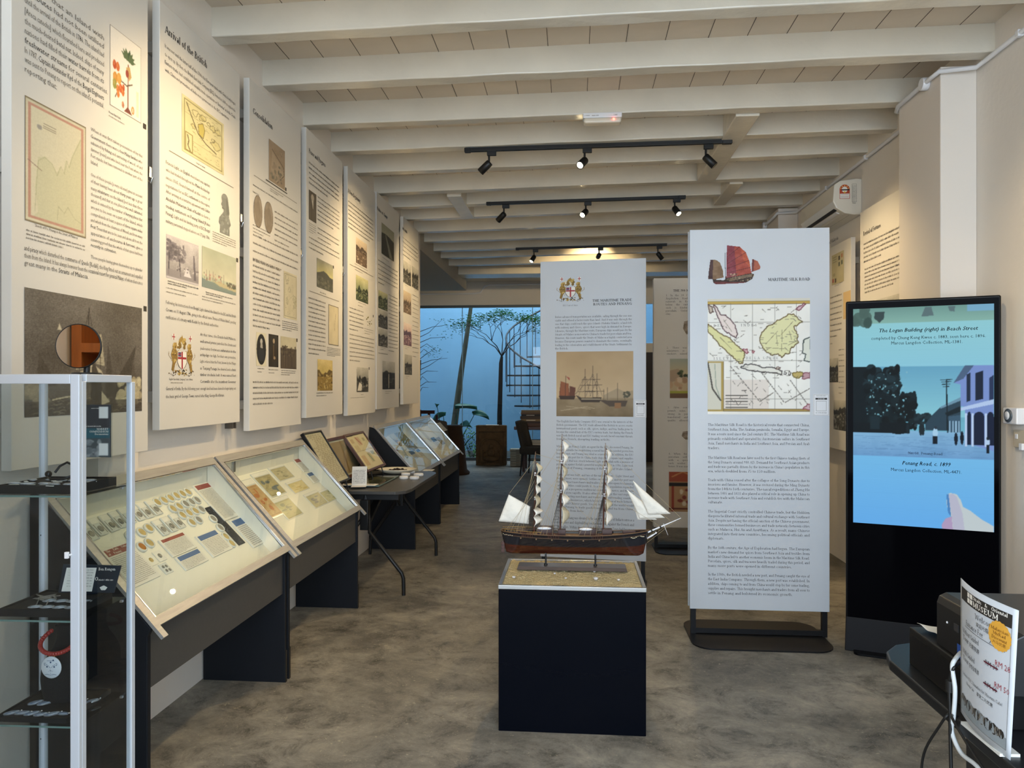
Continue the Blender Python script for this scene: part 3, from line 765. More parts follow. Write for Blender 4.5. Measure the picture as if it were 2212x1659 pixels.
lines(ik, t, 52, 307, [540, 556], ['*and piracy* which disturbed the *commerce of Quedo [Kedah]*, the King fitted out an armament and expelled', 'them from the Island. It has always however been the *occasional resort for piratical Malays*, of whom there are a'], 0.024)
lines(ik, t, 52, 307, [572], ['great many in the *Straits of Malacca*.~'], 0.024)
lines(ik, t, 74, 168, [489], ["*'Sketch of Po. Pinang in the Strait of Malacca'*"], 0.014)
para(ik, t, 56, 184, 498, 515, 3, 0.010, 5, 0, 0)
lines(ik, t, 234, 262, [243], ['*Areca Nut Palm*~'], 0.013); para(ik, t, 234, 290, 250, 250, 1, 0.008, 9, 2, 2)
tagbox(ik, t, 312, 273); tagbox(ik, t, 313, 667)
ik.build('printed_text', INKS, t, (0, EPS, 0))
c = Cv(90, 130, 'f0e8da'); c.rect(0, 0, 1, .006, '6a5a4a'); c.rect(0, .994, 1, 1, '6a5a4a'); c.rect(0, 0, .008, 1, '6a5a4a'); c.rect(.992, 0, 1, 1, '6a5a4a')
c.line([(.56, .93), (.57, .35)], .03, '8a4a3a'); c.poly([(.44, .97), (.7, .97), (.58, .90), (.55, .90)], '7a3a30')
for a in (-62, -42, -20, 15, 38, 60, 80):
    dx, dy = math.sin(R(a)) * .25, -math.cos(R(a)) * .17
    c.poly([(.57, .30), (.57 + dx * .5 - dy * .3, .30 + dy * .5 + dx * .12), (.57 + dx, .30 + dy), (.57 + dx * .5 + dy * .3, .30 + dy * .5 - dx * .12)], '3f5a3c' if a % 2 else '5a7048')
c.poly([(.50, .40), (.62, .36), (.68, .48), (.60, .55)], 'c8a060'); c.ell(.54, .47, .05, .05, 'a04030')
c.line([(.14, .56), (.35, .61), (.52, .63), (.70, .57)], .022, '5a4a3a'); c.line([(.35, .61), (.16, .86)], .016, '5a4a3a')
for x, y, r_, cl in [(.14, .46, .055, 'c84a20'), (.24, .46, .055, 'd8672c'), (.16, .62, .07, 'd89030'), (.28, .60, .07, 'e0a040'), (.14, .70, .06, '9a9a40'), (.24, .74, .05, 'd07028'), (.33, .71, .055, 'd85a28'), (.40, .74, .05, 'd8702c'), (.25, .80, .045, 'e07830'), (.42, .68, .04, 'c84a20'), (.40, .90, .04, 'c07858'), (.72, .90, .05, 'd88a50')]:
    c.ell(x, y, r_, r_ * 1.05, cl); c.ell(x - .015, y - .015, r_ * .4, r_ * .5, 'f0b060', .4)
c.ell(.72, .90, .02, .03, 'f0d0b0'); c.rect(.84, .62, .92, .95, 'e2d8ba'); c.grain(.03)
picture(t, c, (237, 52), 304, (237, 226), 'botanical_print')
c = Cv(120, 190, 'd9cfae'); c.noise(5, .05); c.rect(0, 0, 1, .012, '8a7a5a'); c.rect(0, .988, 1, 1, '8a7a5a'); c.rect(0, 0, .012, 1, '8a7a5a'); c.rect(.988, 0, 1, 1, '8a7a5a')
c.rect(.05, .035, .95, .965, 'c98f78'); c.rect(.09, .055, .91, .945, 'dcd2b0')
c.poly([(.2, .9), (.15, .7), (.2, .45), (.3, .42), (.42, .46), (.5, .52), (.55, .45), (.6, .50), (.64, .38), (.68, .44), (.75, .32), (.91, .12), (.91, .945), (.12, .945)], 'cfc99e', .8)
c.line([(.15, .9), (.17, .7), (.2, .48), (.3, .43), (.42, .46), (.5, .54), (.56, .45), (.62, .50), (.66, .38), (.70, .43), (.76, .32), (.9, .14)], .010, 'a3a06c', .5)
c.line([(.5, .92), (.52, .8), (.62, .84), (.68, .78), (.8, .86), (.9, .88)], .008, 'a09a70', .6); c.line([(.04, .5), (.25, .55)], .008, '8a6a5a')
for y in (.14, .155, .175, .19): c.line([(.28, y), (.48, y)], .006, '8a7a60')
c.ell(.22, .2, .04, .02, 'a09a90'); c.grain(.05)
picture(t, c, (53, 205), 185, (52, 475), 'map_print')
c = engraving(220, 200, '7b7266', '6d6357', 3)
c.a *= .94
c.poly([(.40, .28), (.51, .29), (.52, .50), (.50, .60), (.38, .62), (.41, .45)], 'c4b99a', .9); c.poly([(.54, .29), (.60, .30), (.63, .58), (.55, .56)], 'b8ad8e', .9)
for k in range(6): c.line([(.40, .32 + k * .045), (.52, .33 + k * .045)], .004, '6a6050', .8); c.line([(.54, .32 + k * .045), (.61, .33 + k * .045)], .004, '6a6050', .8)
c.poly([(.41, .63), (.50, .62), (.52, .70), (.43, .71)], 'b0a486', .8)
for x in (.40, .52, .58): c.line([(x, .28), (x + .02, .9)], .006, '3c352c')
c.line([(.49, .08), (.46, .9)], .008, '3a332b'); c.line([(.49, .1), (.53, .3)], .004, '3a332b'); c.line([(.49, .1), (.45, .3)], .004, '3a332b')
c.poly([(.40, .70), (.46, .62), (.52, .56), (.60, .62), (.64, .72), (.58, .66), (.46, .66)], 'bfb394'); c.poly([(.52, .5), (.60, .72), (.62, .98), (.50, .95)], '4a4238')
c.poly([(.66, .35), (.62, .98), (.74, .95)], '4c443a'); c.poly([(.94, .36), (.74, .70), (.72, .86), (.86, .80)], '463e34'); c.poly([(.90, .5), (.88, .86), (.97, .8)], '574e42')
c.poly([(.10, .50), (.08, .78), (.24, .75)], '4e463b'); c.poly([(.25, .24), (.235, .30), (.27, .30)], 'c8bd9f')
c.blobs(22, .76, .70, .86, .92, .02, .04, ['c6b992', 'b8a982', 'd2c69f'], .8, 3); c.blobs(22, .88, .68, .97, .92, .02, .04, ['c6b992', 'b8a982', 'd2c69f'], .8, 5)
c.blobs(20, .0, .74, .18, .90, .02, .05, ['9c917a', 'aea184', '8a7f6a'], .7, 7)
c.rect(0, .88, 1, 1, '4e463c', .7)
q_ = random.Random(4)
for _ in range(60):
    x, y = q_.uniform(0, .97), q_.uniform(.86, .99); c.line([(x, y), (x + .03, y - .012), (x + .05, y)], .004, q_.choice(['b4a88c', '2e2822', '8c8069']), .8)
c.line([(.2, .87), (.3, .85), (.38, .84)], .012, 'cfc3a2'); c.poly([(.60, .80), (.68, .90), (.6, .93)], 'bbaf92'); c.grain(.12)
picture(t, c, (52, 620), 306, (52, 902), 'sea_engraving')
endprops(t)

def coat_of_arms(w=120, h=120):
    c = Cv(w, h, 'e9e4da', clear=True)
    G = ['b08c3e', '8a6a28', 'd4b566', '6b5020', 'c9a64f']
    c.blobs(26, .40, .12, .60, .30, .03, .055, G, 1, 2)             # crest
    c.blobs(16, .30, .20, .70, .34, .03, .05, ['c9a64f', 'e6dcc0', '8a6a28', 'f2ead6'], 1, 4)
    c.poly([(.5, .02), (.46, .12), (.54, .12)], 'b08c3e')
    for sx in (-1, 1):
        X_ = lambda v: .5 + sx * v
        c.poly([(X_(.14), .46), (X_(.22), .36), (X_(.34), .36), (X_(.40), .50), (X_(.34), .66), (X_(.38), .84), (X_(.30), .90), (X_(.25), .72), (X_(.18), .62)], '9a7630')
        c.blobs(18, min(X_(.20), X_(.36)), .38, max(X_(.20), X_(.36)), .80, .015, .035, G, .9, 7)
        c.ell(X_(.26), .30, .075, .08, 'c39b48'); c.blobs(9, min(X_(.20), X_(.33)), .24, max(X_(.20), X_(.33)), .36, .015, .03, G, 1, 9)
        c.line([(X_(.38), .60), (X_(.47), .52), (X_(.46), .44)], .022, '9a7630'); c.line([(X_(.2), .44), (X_(.13), .40)], .03, 'b08c3e')
        c.line([(X_(.27), .22), (X_(.27), .04)], .008, '6b5020')
        c.rect(X_(.30) - .055, .03, X_(.30) + .055, .17, 'ece7dc'); c.rect(X_(.30) - .055, .09, X_(.30) + .055, .115, 'b42a34'); c.rect(X_(.30) - .012, .03, X_(.30) + .012, .17, 'b42a34')
        c.blobs(20, min(X_(.10), X_(.46)), .84, max(X_(.10), X_(.46)), .97, .012, .03, ['6b5020', '3c2e18', 'b08c3e', 'e9e4da', '4a3a20'], 1, 11)
    sh = [(.34, .42), (.66, .42), (.66, .66), (.60, .76), (.5, .83), (.40, .76), (.34, .66)]
    c.poly([(x + (.02 if x > .5 else -.02 if x < .5 else 0), y + .012) for x, y in sh], '6b5020'); c.poly(sh, 'f0ebe2')
    c.rect(.475, .42, .525, .81, 'b42a34'); c.rect(.345, .54, .655, .59, 'b42a34'); c.rect(.355, .43, .465, .53, '4a4a78'); c.rect(.355, .47, .465, .49, 'b42a34')
    c.blobs(26, .34, .82, .66, .97, .015, .03, ['6b5020', 'b08c3e', '3c2e18', 'd4b566'], 1, 13)
    return c

# ---------------------------------------------------------------- panel two
t = wall_panel(3.09, 3.866, 1.309, 3.187, 'second left wall panel, headed Arrival of the British, with yellow map and gold arms')
ik = Ink()
a = T_local(t, 356, 69); b_ = T_local(t, 447, 69)
ik.serif('Arrival of the British', a[0], a[1], 0.049, b_[0] - a[0], 'J', True, 1)
lines(ik, t, 356, 508, [102, 120, 137], ['It was not until *the latter half of the 1700s* that *European trade with China* slowly began', 'to open up. By then, the *British East India Company [EIC]*, formed in *1600* to exploit the', "*Eastern trade*, had established valuable trade operations or *'factories' in India*. *Trade*"], 0.024)
lines(ik, t, 356, 508, [153], ["*with China* and *protection of India* were paramount to the *EIC's operations*.~"], 0.0215)
lines(ik, t, 358, 453, [353, 369, 386, 402, 416, 432, 448, 463, 480], ['Francis Light, an *English* merchant *sea captain*', 'who had traded throughout the *Malay Archipelago*', 'since 1765, found himself at the centre of', 'negotiations for an *EIC settlement* in the region.', 'After arriving at a tentative agreement with *Sultan*', '*Abdullah Mukarram Shah of Kedah* to form a', '*trading settlement on Penang Island [Pulau*', '*Pinang]*, Light and his landing party of *EIC Bengal*', '*military personnel* stepped ashore on *17 July 1786*.'], 0.022)
lines(ik, t, 358, 509, [656, 672], ['Following his instructions from *Bengal*, Light *claimed the Island* for the *EIC and the British*', "*Crown* on *11 August 1786*, giving it the official name *'Prince of Wales Island'*, pending"], 0.022)
lines(ik, t, 358, 509, [688], ['ratification of a *treaty with Kedah* by the British authorities.~'], 0.022)
lines(ik, t, 432, 509, [725, 740, 755, 769, 783, 798, 812, 827], ['At that time, the *Dutch held Malacca*,', '*well-armed pirates* patrolled the Straits and', 'jealousies between *sultanates in the*', '*archipelago* ran high. For their own protection,', 'Light ordered that the Point, known by the Malays', 'as *Tanjung Penaga*, be cleared and a *basic*', '*timber stockade* built. It was named *Fort*', '*Cornwallis* after the *incumbent Governor*'], 0.021)
lines(ik, t, 358, 509, [843], ['*General of India*. By the following year, enough land had been cleared to begin laying out'], 0.022)
lines(ik, t, 358, 509, [860], ['the *basic grid of George Town*, named after *King George III of Britain*.~'], 0.021)
lines(ik, t, 365, 416, [821], ['*English East India Company Coat of Arms*'], 0.014); para(ik, t, 368, 412, 828, 828, 1, 0.009, 8, 2, 2)
a = T_local(t, 365, 326); b_ = T_local(t, 504, 326); ik.rect(a[0], a[1], b_[0], a[1] + .004, 2)
para(ik, t, 424, 456, 353, 353, 1, 0.010, 4)
para(ik, t, 459, 509, 501, 521, 5, 0.009, 40); para(ik, t, 362, 428, 608, 613, 2, 0.011, 50, 1, 1); para(ik, t, 358, 429, 622, 631, 2, 0.009, 52)
para(ik, t, 444, 502, 632, 636, 2, 0.010, 60, 1, 1); para(ik, t, 436, 509, 641, 647, 2, 0.009, 62)
tagbox(ik, t, 512, 562)
ik.build('printed_text', INKS, t, (0, EPS, 0))
def old_map(w, h, paper, inkc, seed=1, border='8a7a3a', land='c9b75a', dense=1.0):
    c = Cv(w, h, paper); c.noise(4, .05, seed=seed)
    c.rect(.05, .04, .95, .96, border); c.rect(.065, .055, .935, .945, paper); c.noise(5, .04, seed=seed)
    r_ = random.Random(seed)
    for _ in range(int(9 * dense)):
        x, y = r_.uniform(.12, .85), r_.uniform(.1, .85); pts_ = []
        rr = r_.uniform(.04, .13)
        for k in range(14):
            a_ = k / 14 * 6.283; q = rr * r_.uniform(.6, 1.25); pts_.append((min(.93, max(.07, x + math.cos(a_) * q)), min(.94, max(.06, y + math.sin(a_) * q * .8))))
        if r_.random() < .6: c.poly(pts_, land, .5)
        c.line(pts_ + [pts_[0]], .011, inkc, .8)
    for _ in range(int(70 * dense)):
        x, y = r_.uniform(.08, .85), r_.uniform(.08, .93); c.line([(x, y), (x + r_.uniform(.02, .07), y + r_.uniform(-.02, .02))], .006, inkc, .7)
    for g in (.28, .5, .72): c.line([(g, .06), (g, .94)], .003, inkc, .5); c.line([(.07, g), (.93, g)], .003, inkc, .5)
    return c
c = old_map(120, 130, 'd6cd98', '6f6640', 4, '8f8450', 'c9bd74')
c.rect(.075, .62, .24, .94, '8a7a3a'); c.rect(.09, .635, .225, .93, 'd6cd98'); c.line([(.12, .66), (.15, .75), (.13, .84), (.18, .92)], .02, '5a4f30')
c.line([(.10, .10), (.22, .30), (.36, .52), (.55, .62), (.8, .68)], .02, '5a4f30'); c.poly([(.36, .35), (.47, .28), (.52, .38), (.48, .55), (.38, .52)], 'c2b04c', .9); c.line([(.36, .35), (.47, .28), (.52, .38), (.48, .55), (.38, .52), (.36, .35)], .012, '6f6238')
picture(t, c, (392.5, 201), 483, (393, 325), 'map_print')
c = Cv(60, 130, 'e9e4da', clear=True)
c.ell(.50, .13, .27, .13, '848882'); c.poly([(.24, .12), (.76, .12), (.84, .30), (.88, .44), (.84, .50), (.92, .60), (1., .70), (.88, .78), (.90, .99), (.08, .99), (.12, .80), (.0, .76), (.06, .62), (.30, .50), (.40, .44), (.40, .40), (.26, .39), (.28, .34), (.18, .30), (.26, .22)], '7c807a'); c.poly([(.60, .12), (.78, .16), (.88, .46), (.70, .48), (.62, .3)], '6c706a')
c.blobs(30, .2, .5, .85, .95, .04, .1, ['9aa09a', '6a6d66', '8b908a', 'b0b5b0'], .5, 3); c.line([(.3, .36), (.5, .38)], .02, '55564f'); c.line([(.62, .1), (.66, .5)], .05, '6a6d66')
picture(t, c, (472, 411), 498.5, (472, 502), 'bust_print')
c = engraving(90, 100, 'cdc6c8', 'a59e9e', 2, .08); c.blobs(110, .05, .15, .55, .55, .02, .06, ['6d6670', '857e86', '544e58'], .6, 3); c.blobs(30, .02, .1, .2, .5, .02, .05, ['5c5560', '77707a'], .7, 4)
c.line([(.38, .5), (.42, .9)], .03, '4a4450'); c.line([(.08, .4), (.06, .9)], .03, '4a4450'); c.rect(0, .78, 1, .95, '8f888c', .7); c.poly([(.62, .62), (.52, .86), (.76, .86)], 'ddd7da'); c.poly([(.82, .3), (.86, .3), (.92, .9), (.84, .9)], '6a636c')
c.blobs(30, .3, .66, 1, .76, .01, .03, ['6d6670', 'e0dadc', '544e58'], .7, 8); c.rect(0, 0, 1, .04, 'c9c1c4'); c.rect(0, .95, 1, 1, 'c9c1c4')
picture(t, c, (359, 505), 428.5, (359, 599), 'tree_engraving')
c = Cv(100, 80, 'bcc3a6'); c.grad('b5bca0', 'cfcbac', 0, .7); c.noise(3, .05); c.rect(0, .82, 1, 1, '7f9088'); c.poly([(0, .78), (.3, .84), (.5, .93), (1, .98), (1, 1), (0, 1)], '7b8d88')
c.poly([(.3, .8), (.5, .76), (1, .84), (1, .92), (.5, .88)], 'c4b78c'); c.blobs(50, .05, .60, .55, .80, .008, .02, ['b08a78', 'd6b9a6', 'c07868', '6a6a58'], .8, 5); c.blobs(30, .7, .72, 1, .86, .01, .03, ['4c5648', '5c5a48', '7a6a5a'], .8, 6)
for x in (.12, .2, .3, .42, .62): c.line([(x, .55), (x, .8)], .008, '8a7a6a')
picture(t, c, (436, 530.6), 509.6, (436.4, 619), 'harbour_watercolour')
picture(t, coat_of_arms(), (362, 716), 422, (362, 814), 'coat_of_arms')
endprops(t)

# ---------------------------------------------------------------- panel three
t = wall_panel(3.985, 4.765, 1.252, 3.22, 'third left wall panel, headed Consolidation, with two brown coins and three small portraits')
ik = Ink(); a = T_local(t, 546, 244); b_ = T_local(t, 586, 244); ik.serif('Consolidation', a[0], a[1], 0.049, b_[0] - a[0], 'J', True, 1)
a = T_local(t, 548, 379); b_ = T_local(t, 641, 379); ik.rect(a[0], a[1], b_[0], a[1] + .004, 2); a = T_local(t, 574, 389); b_ = T_local(t, 620, 389); ik.rect(a[0], a[1], b_[0], a[1] + .007, 1)
para(ik, t, 583, 612, 408, 412, 2, .01, 3); para(ik, t, 546, 643, 400, 415, 2, .014, 5, 0, 1, .12)
para(ik, t, 593, 643, 458, 520, 6, .016, 11); para(ik, t, 546, 584, 486, 500, 3, .010, 21); para(ik, t, 546, 643, 508, 560, 4, .017, 25, 0, 1); para(ik, t, 546, 605, 563, 705, 13, .018, 31)
para(ik, t, 609, 643, 694, 712, 5, .010, 51, 1); para(ik, t, 546, 644, 827, 875, 5, .017, 61, 0, 1, .4); para(ik, t, 556, 571, 797, 804, 2, .009, 71, 1); para(ik, t, 580, 601, 799, 806, 2, .009, 75, 1); para(ik, t, 607, 638, 801, 810, 3, .009, 77, 1)
tagbox(ik, t, 617, 409); tagbox(ik, t, 641, 735)
ik.build('printed_text', INKS, t, (0, EPS, 0))
c = old_map(60, 100, 'a48a6c', '5d4a38', 9, 'a48a6c', 'b89c7c', .4); c.poly([(.2, .25), (.9, .5), (.95, .7), (.5, .95), (.1, .85)], 'b79f80', .7); c.line([(.2, .2), (.9, .45), (.95, .65), (.5, .95)], .03, '5d4a38'); c.blobs(30, .15, .5, .8, .9, .04, .09, ['5f5a4a', '76705c', 'a08a70'], .7, 2)
picture(t, c, (580.4, 299), 615, (580.4, 388), 'map_print')
for cx_, cy_ in ((557, 457), (580, 470)):
    c = Cv(50, 60, '8f7c66', clear=True); c.ell(.5, .5, .5, .5, '7d6a56'); c.ell(.5, .5, .46, .46, '9a8770'); c.noise(6, .08, c.al); c.ell(.5, .5, .30, .30, '8b7862', .6)
    a = T_local(t, cx_ - 9.8, cy_); b_ = T_local(t, cx_ + 9.8, cy_); z0 = T_local(t, cx_, cy_)[1]; w_ = b_[0] - a[0]
    c.mesh('coin_print', w_, .19, M['print'], t, Matrix.Translation(((a[0] + b_[0]) / 2, EPS, z0 - .095)))
picture(t, old_map(50, 110, 'd3c8a4', '6e664c', 21, '8a8262', 'bdb58a', .7), (612.5, 584.6), 641, (612.5, 686), 'map_print')
c = Cv(50, 100, 'd9d1b4'); c.ell(.5, .5, .46, .46, '15171c'); c.ell(.5, .26, .12, .09, 'b8b3a8'); c.poly([(.42, .3), (.6, .3), (.64, .46), (.5, .5), (.40, .44)], 'a8a398'); c.poly([(.2, .55), (.45, .45), (.62, .47), (.82, .6), (.8, .85), (.25, .85)], '262a30'); picture(t, c, (553, 717), 575, (553, 790), 'portrait_print')
c = Cv(50, 90, '2a241e'); c.noise(4, .06); c.ell(.52, .2, .1, .08, 'b59a76'); c.poly([(.3, .34), (.72, .34), (.74, .8), (.36, .85)], '33261c'); c.line([(.5, .32), (.5, .75)], .05, 'a3874e', .8); c.ell(.6, .72, .1, .05, '9a8060'); picture(t, c, (580, 721), 601, (580, 792), 'portrait_print')
c = Cv(80, 90, 'c9bf9d'); c.noise(4, .05); c.rect(0, .35, 1, 1, '54463a'); c.blobs(40, 0, .3, 1, .6, .02, .06, ['4a3e34', '6b5c4a', '3a3028'], .9, 3)
for k in range(22): x = random.Random(k).random(); c.line([(x, .3 + (k % 5) * .05), (x + .01, .95)], .012, '2c241e' if k % 2 else '7d6f5c', .7)
picture(t, c, (605.7, 725.7), 640, (605.7, 795.6), 'forest_photograph'); endprops(t)

def photo(w, h, seed, kind='bw'):
    pal = {'bw': ['1e1e1c', '4a4943', '8b897f', 'c9c6ba'], 'sep': ['3a2e26', '6f5b4a', 'a98f76', 'd8c6a8'], 'grn': ['1f2a1c', '435036', '87906a', 'd9d39a'], 'yel': ['5a4420', '9a7c38', 'cdb25e', 'dcc47a'], 'vio': ['3a2a44', '7a5a6a', 'c9a2a0', 'ead9cf']}[kind]
    c = Cv(w, h, pal[2]); c.grad(pal[3], pal[2], 0, .55); c.noise(3, .08, seed=seed); r_ = random.Random(seed)
    hor = r_.uniform(.42, .6); c.rect(0, hor, 1, 1, pal[1]); pts_ = [(0, hor + .05)]
    for k in range(9): pts_.append((k / 8, hor - r_.uniform(.02, .24)))
    c.poly(pts_ + [(1, hor + .05)], pal[0], .8); c.blobs(60, 0, hor - .05, 1, .98, .02, .07, pal, .55, seed); c.blobs(30, .1, hor, .9, .9, .01, .03, [pal[0], pal[3]], .8, seed + 5); c.grain(.08)
    return c
# ---------------------------------------------------------------- panel four
t = wall_panel(4.86, 5.65, 1.287, 3.25, 'fourth left wall panel, headed Peace and Progress, with portrait and dark mountain painting')
ik = Ink(); a = T_local(t, 667, 330); b_ = T_local(t, 703, 330); ik.serif('Peace and Progress', a[0], a[1], 0.049, b_[0] - a[0], 'J', True, 1)
para(ik, t, 667, 732, 352, 395, 5, .02, 1, 0, 1, .6); para(ik, t, 686, 733, 426, 474, 6, .017, 11, 0, 1, .7); para(ik, t, 686, 733, 493, 514, 3, .015, 21); para(ik, t, 667, 733, 513, 535, 3, .016, 25, 0, 1, .45); para(ik, t, 667, 682, 481, 500, 5, .008, 30)
a = T_local(t, 668, 629); b_ = T_local(t, 732, 629); ik.rect(a[0], a[1], b_[0], a[1] + .005, 2)
para(ik, t, 666, 703, 644, 764, 13, .017, 41, 0, 1); para(ik, t, 706, 735, 751, 768, 6, .009, 61, 1); para(ik, t, 683, 719, 850, 856, 2, .012, 71, 1); para(ik, t, 691, 712, 632, 636, 1, .012, 73, 1); tagbox(ik, t, 720, 577)
ik.build('printed_text', INKS, t, (0, EPS, 0))
c = Cv(40, 90, '4a4036'); c.noise(3, .05); c.ell(.48, .2, .2, .12, 'b5a48c'); c.poly([(.35, .3), (.62, .3), (.56, .6)], 'c8bca6'); picture(t, c, (667, 409), 683, (667, 473), 'portrait_print')
c = Cv(70, 80, 'a9a78c'); c.grad('9b9a86', 'c9bf78', 0, .5); c.noise(3, .08); c.rect(0, .55, 1, 1, '55564a'); c.poly([(0, .5), (.2, .44), (.4, .36), (.6, .4), (.8, .5), (1, .52), (1, .7), (0, .7)], '4a4c44'); c.blobs(50, 0, .62, 1, .95, .03, .08, ['5d5e50', '787864', '43443a'], .6, 3); picture(t, c, (684, 556.5), 719, (684, 619), 'mountain_painting')
c = Cv(50, 100, 'd5c7a0'); c.noise(4, .04); c.rect(0, 0, 1, .02, '5d5346'); c.rect(0, .98, 1, 1, '5d5346'); c.rect(0, 0, .03, 1, '5d5346'); c.rect(.97, 0, 1, 1, '5d5346'); c.line([(.7, .2), (.62, .45), (.6, .62)], .03, 'a99a72'); picture(t, c, (709.4, 657), 731, (709.4, 744), 'map_print')
picture(t, photo(60, 80, 12, 'yel'), (685.5, 775.5), 718, (685.5, 844), 'harbour_painting'); endprops(t)
# ---------------------------------------------------------------- panel five
t = wall_panel(5.78, 6.60, 1.265, 3.26, 'fifth left wall panel, headed A New Beginning, brightly lit round its two upper pictures')
ik = Ink(); a = T_local(t, 751, 415); b_ = T_local(t, 778, 415); ik.serif('A New Beginning', a[0], a[1], 0.049, b_[0] - a[0], 'J', True, 1)
para(ik, t, 752, 806, 435, 490, 7, .018, 1, 0, 1, .85); para(ik, t, 766, 794, 570, 582, 3, .009, 11, 1); a = T_local(t, 755, 571); b_ = T_local(t, 806, 571); ik.rect(a[0], a[1], b_[0], a[1] + .005, 2)
para(ik, t, 773, 790, 653, 660, 2, .009, 15, 1); para(ik, t, 754.5, 785, 665, 711, 6, .016, 21); para(ik, t, 787, 806, 710, 720, 3, .008, 27); para(ik, t, 755, 808, 723, 779, 7, .016, 31, 0, 0, .4); para(ik, t, 779, 789, 853, 853, 1, .009, 41, 1); para(ik, t, 757, 807, 860, 860, 1, .008, 43); tagbox(ik, t, 797, 796); tagbox(ik, t, 806, 683)
ik.build('printed_text', INKS, t, (0, EPS, 0))
picture(t, photo(50, 70, 21, 'sep'), (768.8, 512), 792.3, (768.8, 567), 'harbour_photograph'); picture(t, photo(50, 70, 22, 'grn'), (768.8, 593), 795, (768.8, 647), 'plantation_print')
c = Cv(40, 60, 'e9e4da', clear=True); c.blobs(16, .1, .1, .9, .9, .05, .1, ['7d7a4a', 'a8a070', '6a5a30'], 1, 5); picture(t, c, (790, 677), 804, (790, 706), 'plant_print')
c = photo(50, 70, 24, 'bw'); c.poly([(.05, .95), (.2, .6), (.45, .7), (.4, .95)], 'd8d2c4'); c.poly([(.55, .4), (.7, .35), (.8, .7), (.6, .75)], '26241f'); picture(t, c, (770.5, 793), 795.6, (770.5, 847), 'family_photograph'); endprops(t)
# ---------------------------------------------------------------- panel six
t = wall_panel(6.65, 7.52, 1.29, 3.285, 'sixth left wall panel, headed Politics of Change, with three dark photographs stacked')
ik = Ink(); a = T_local(t, 814.5, 453); b_ = T_local(t, 837, 453); ik.serif('Politics of Change', a[0], a[1], 0.049, b_[0] - a[0], 'J', True, 1)
para(ik, t, 826, 849, 549, 556, 2, .009, 3, 1); para(ik, t, 816.5, 859, 562, 610, 6, .018, 5, 0, 1, .3); para(ik, t, 839, 859, 637, 758, 16, .016, 11, 0, 1); para(ik, t, 817, 851, 763, 763, 1, .014, 31, 1); para(ik, t, 822, 833, 751, 755, 2, .008, 33, 1); para(ik, t, 832, 846, 846, 850, 2, .009, 35, 1)
ik.build('printed_text', INKS, t, (0, EPS, 0))
c = Cv(50, 80, '9b9a82'); c.grad('97967c', 'b3ae90', 0, .4); c.poly([(0, .32), (.3, .28), (.6, .3), (1, .36), (1, 1), (0, 1)], '3a3a30'); c.poly([(.28, .3), (.34, .3), (.9, .98), (.62, .98)], '8a8a76'); c.grain(.1); picture(t, c, (824, 480), 851, (824, 547), 'road_photograph')
for k, (y0, y1) in enumerate([(626, 665), (667, 706), (708, 747)]): picture(t, photo(40, 60, 31 + k, 'grn' if k < 1 else 'bw'), (817, y0), 837, (817, y1), 'archive_photograph')
c = photo(50, 80, 37, 'bw'); c.rect(0, .4, 1, 1, '1c1c1a', .7); c.line([(.5, .45), (.48, .95)], .06, 'a9a699'); c.line([(.55, .75), (.75, .75), (.75, .62), (.95, .62)], .03, '8d8a7e'); picture(t, c, (826, 779), 853, (826, 841), 'square_photograph'); endprops(t)
# ---------------------------------------------------------------- panel seven
t = wall_panel(7.709, 8.50, 1.31, 3.30, 'farthest left wall panel, narrow looking, with a column of photographs beside text')
ik = Ink(); para(ik, t, 869, 887, 495, 495, 1, .045, 77, 1, 1)
para(ik, t, 869.5, 903, 513, 549, 5, .018, 1, 0, 1, .5); para(ik, t, 891, 904, 637, 770, 15, .015, 7, 0, 0); para(ik, t, 875, 884, 612, 616, 2, .008, 31, 1); para(ik, t, 894, 902, 624, 628, 2, .008, 35, 1); para(ik, t, 876, 884, 813, 817, 2, .008, 37, 1); para(ik, t, 875, 884, 749, 753, 2, .008, 39, 1)
ik.build('printed_text', INKS, t, (0, EPS, 0))
for k, (x0, x1, y0, y1, kd) in enumerate([(871, 887.8, 561, 609, 'bw'), (889.7, 903.6, 573.8, 619, 'bw'), (871.4, 887.8, 626, 674, 'sep'), (872, 888.8, 695.5, 744.6, 'vio'), (874, 889.7, 765, 809, 'bw')]):
    picture(t, photo(36, 56, 50 + k, kd), (x0, y0), x1, (x0, y1), 'archive_photograph')
endprops(t)
# metal hanging rails in the slots between the panels, each with its clasp
for k, (y, z0, z1, zc) in enumerate([(3.045, 1.24, 3.17, 2.42), (3.92, 1.27, 3.19, 2.42), (4.81, 1.30, 3.22, 2.40), (5.715, 1.30, 3.25, 2.42)]):
    r_ = thing('hanging_rail', 'dark metal hanging rail in the slot between the %s and %s left wall panels' % (ORD[k], ORD[k + 1]), 'rail', (XL, y, z0), 0, 'panel hanging rails')
    MB().box((0, -0.022, 0), (0.03, 0.022, z1 - z0)).box((0.03, -0.022, 0), (0.045, -0.014, z1 - z0)).box((0.03, 0.014, 0), (0.045, 0.022, z1 - z0)).build('channel', M['rail'], r_)
    MB().box((0.045, -0.01, zc - z0 - 0.02), (0.085, 0.01, zc - z0 + 0.025)).tube([(0.07, 0, zc - z0 - 0.03), (0.085, 0, zc - z0 - 0.045), (0.095, 0, zc - z0 - 0.02)], 0.004, 6).build('clasp', M['chrome'], r_, bevel=0.002)
t = thing('wall_cable', 'thin grey cable hanging down the left wall at the frame edge', 'cable', (XL, 2.1, 1.2))
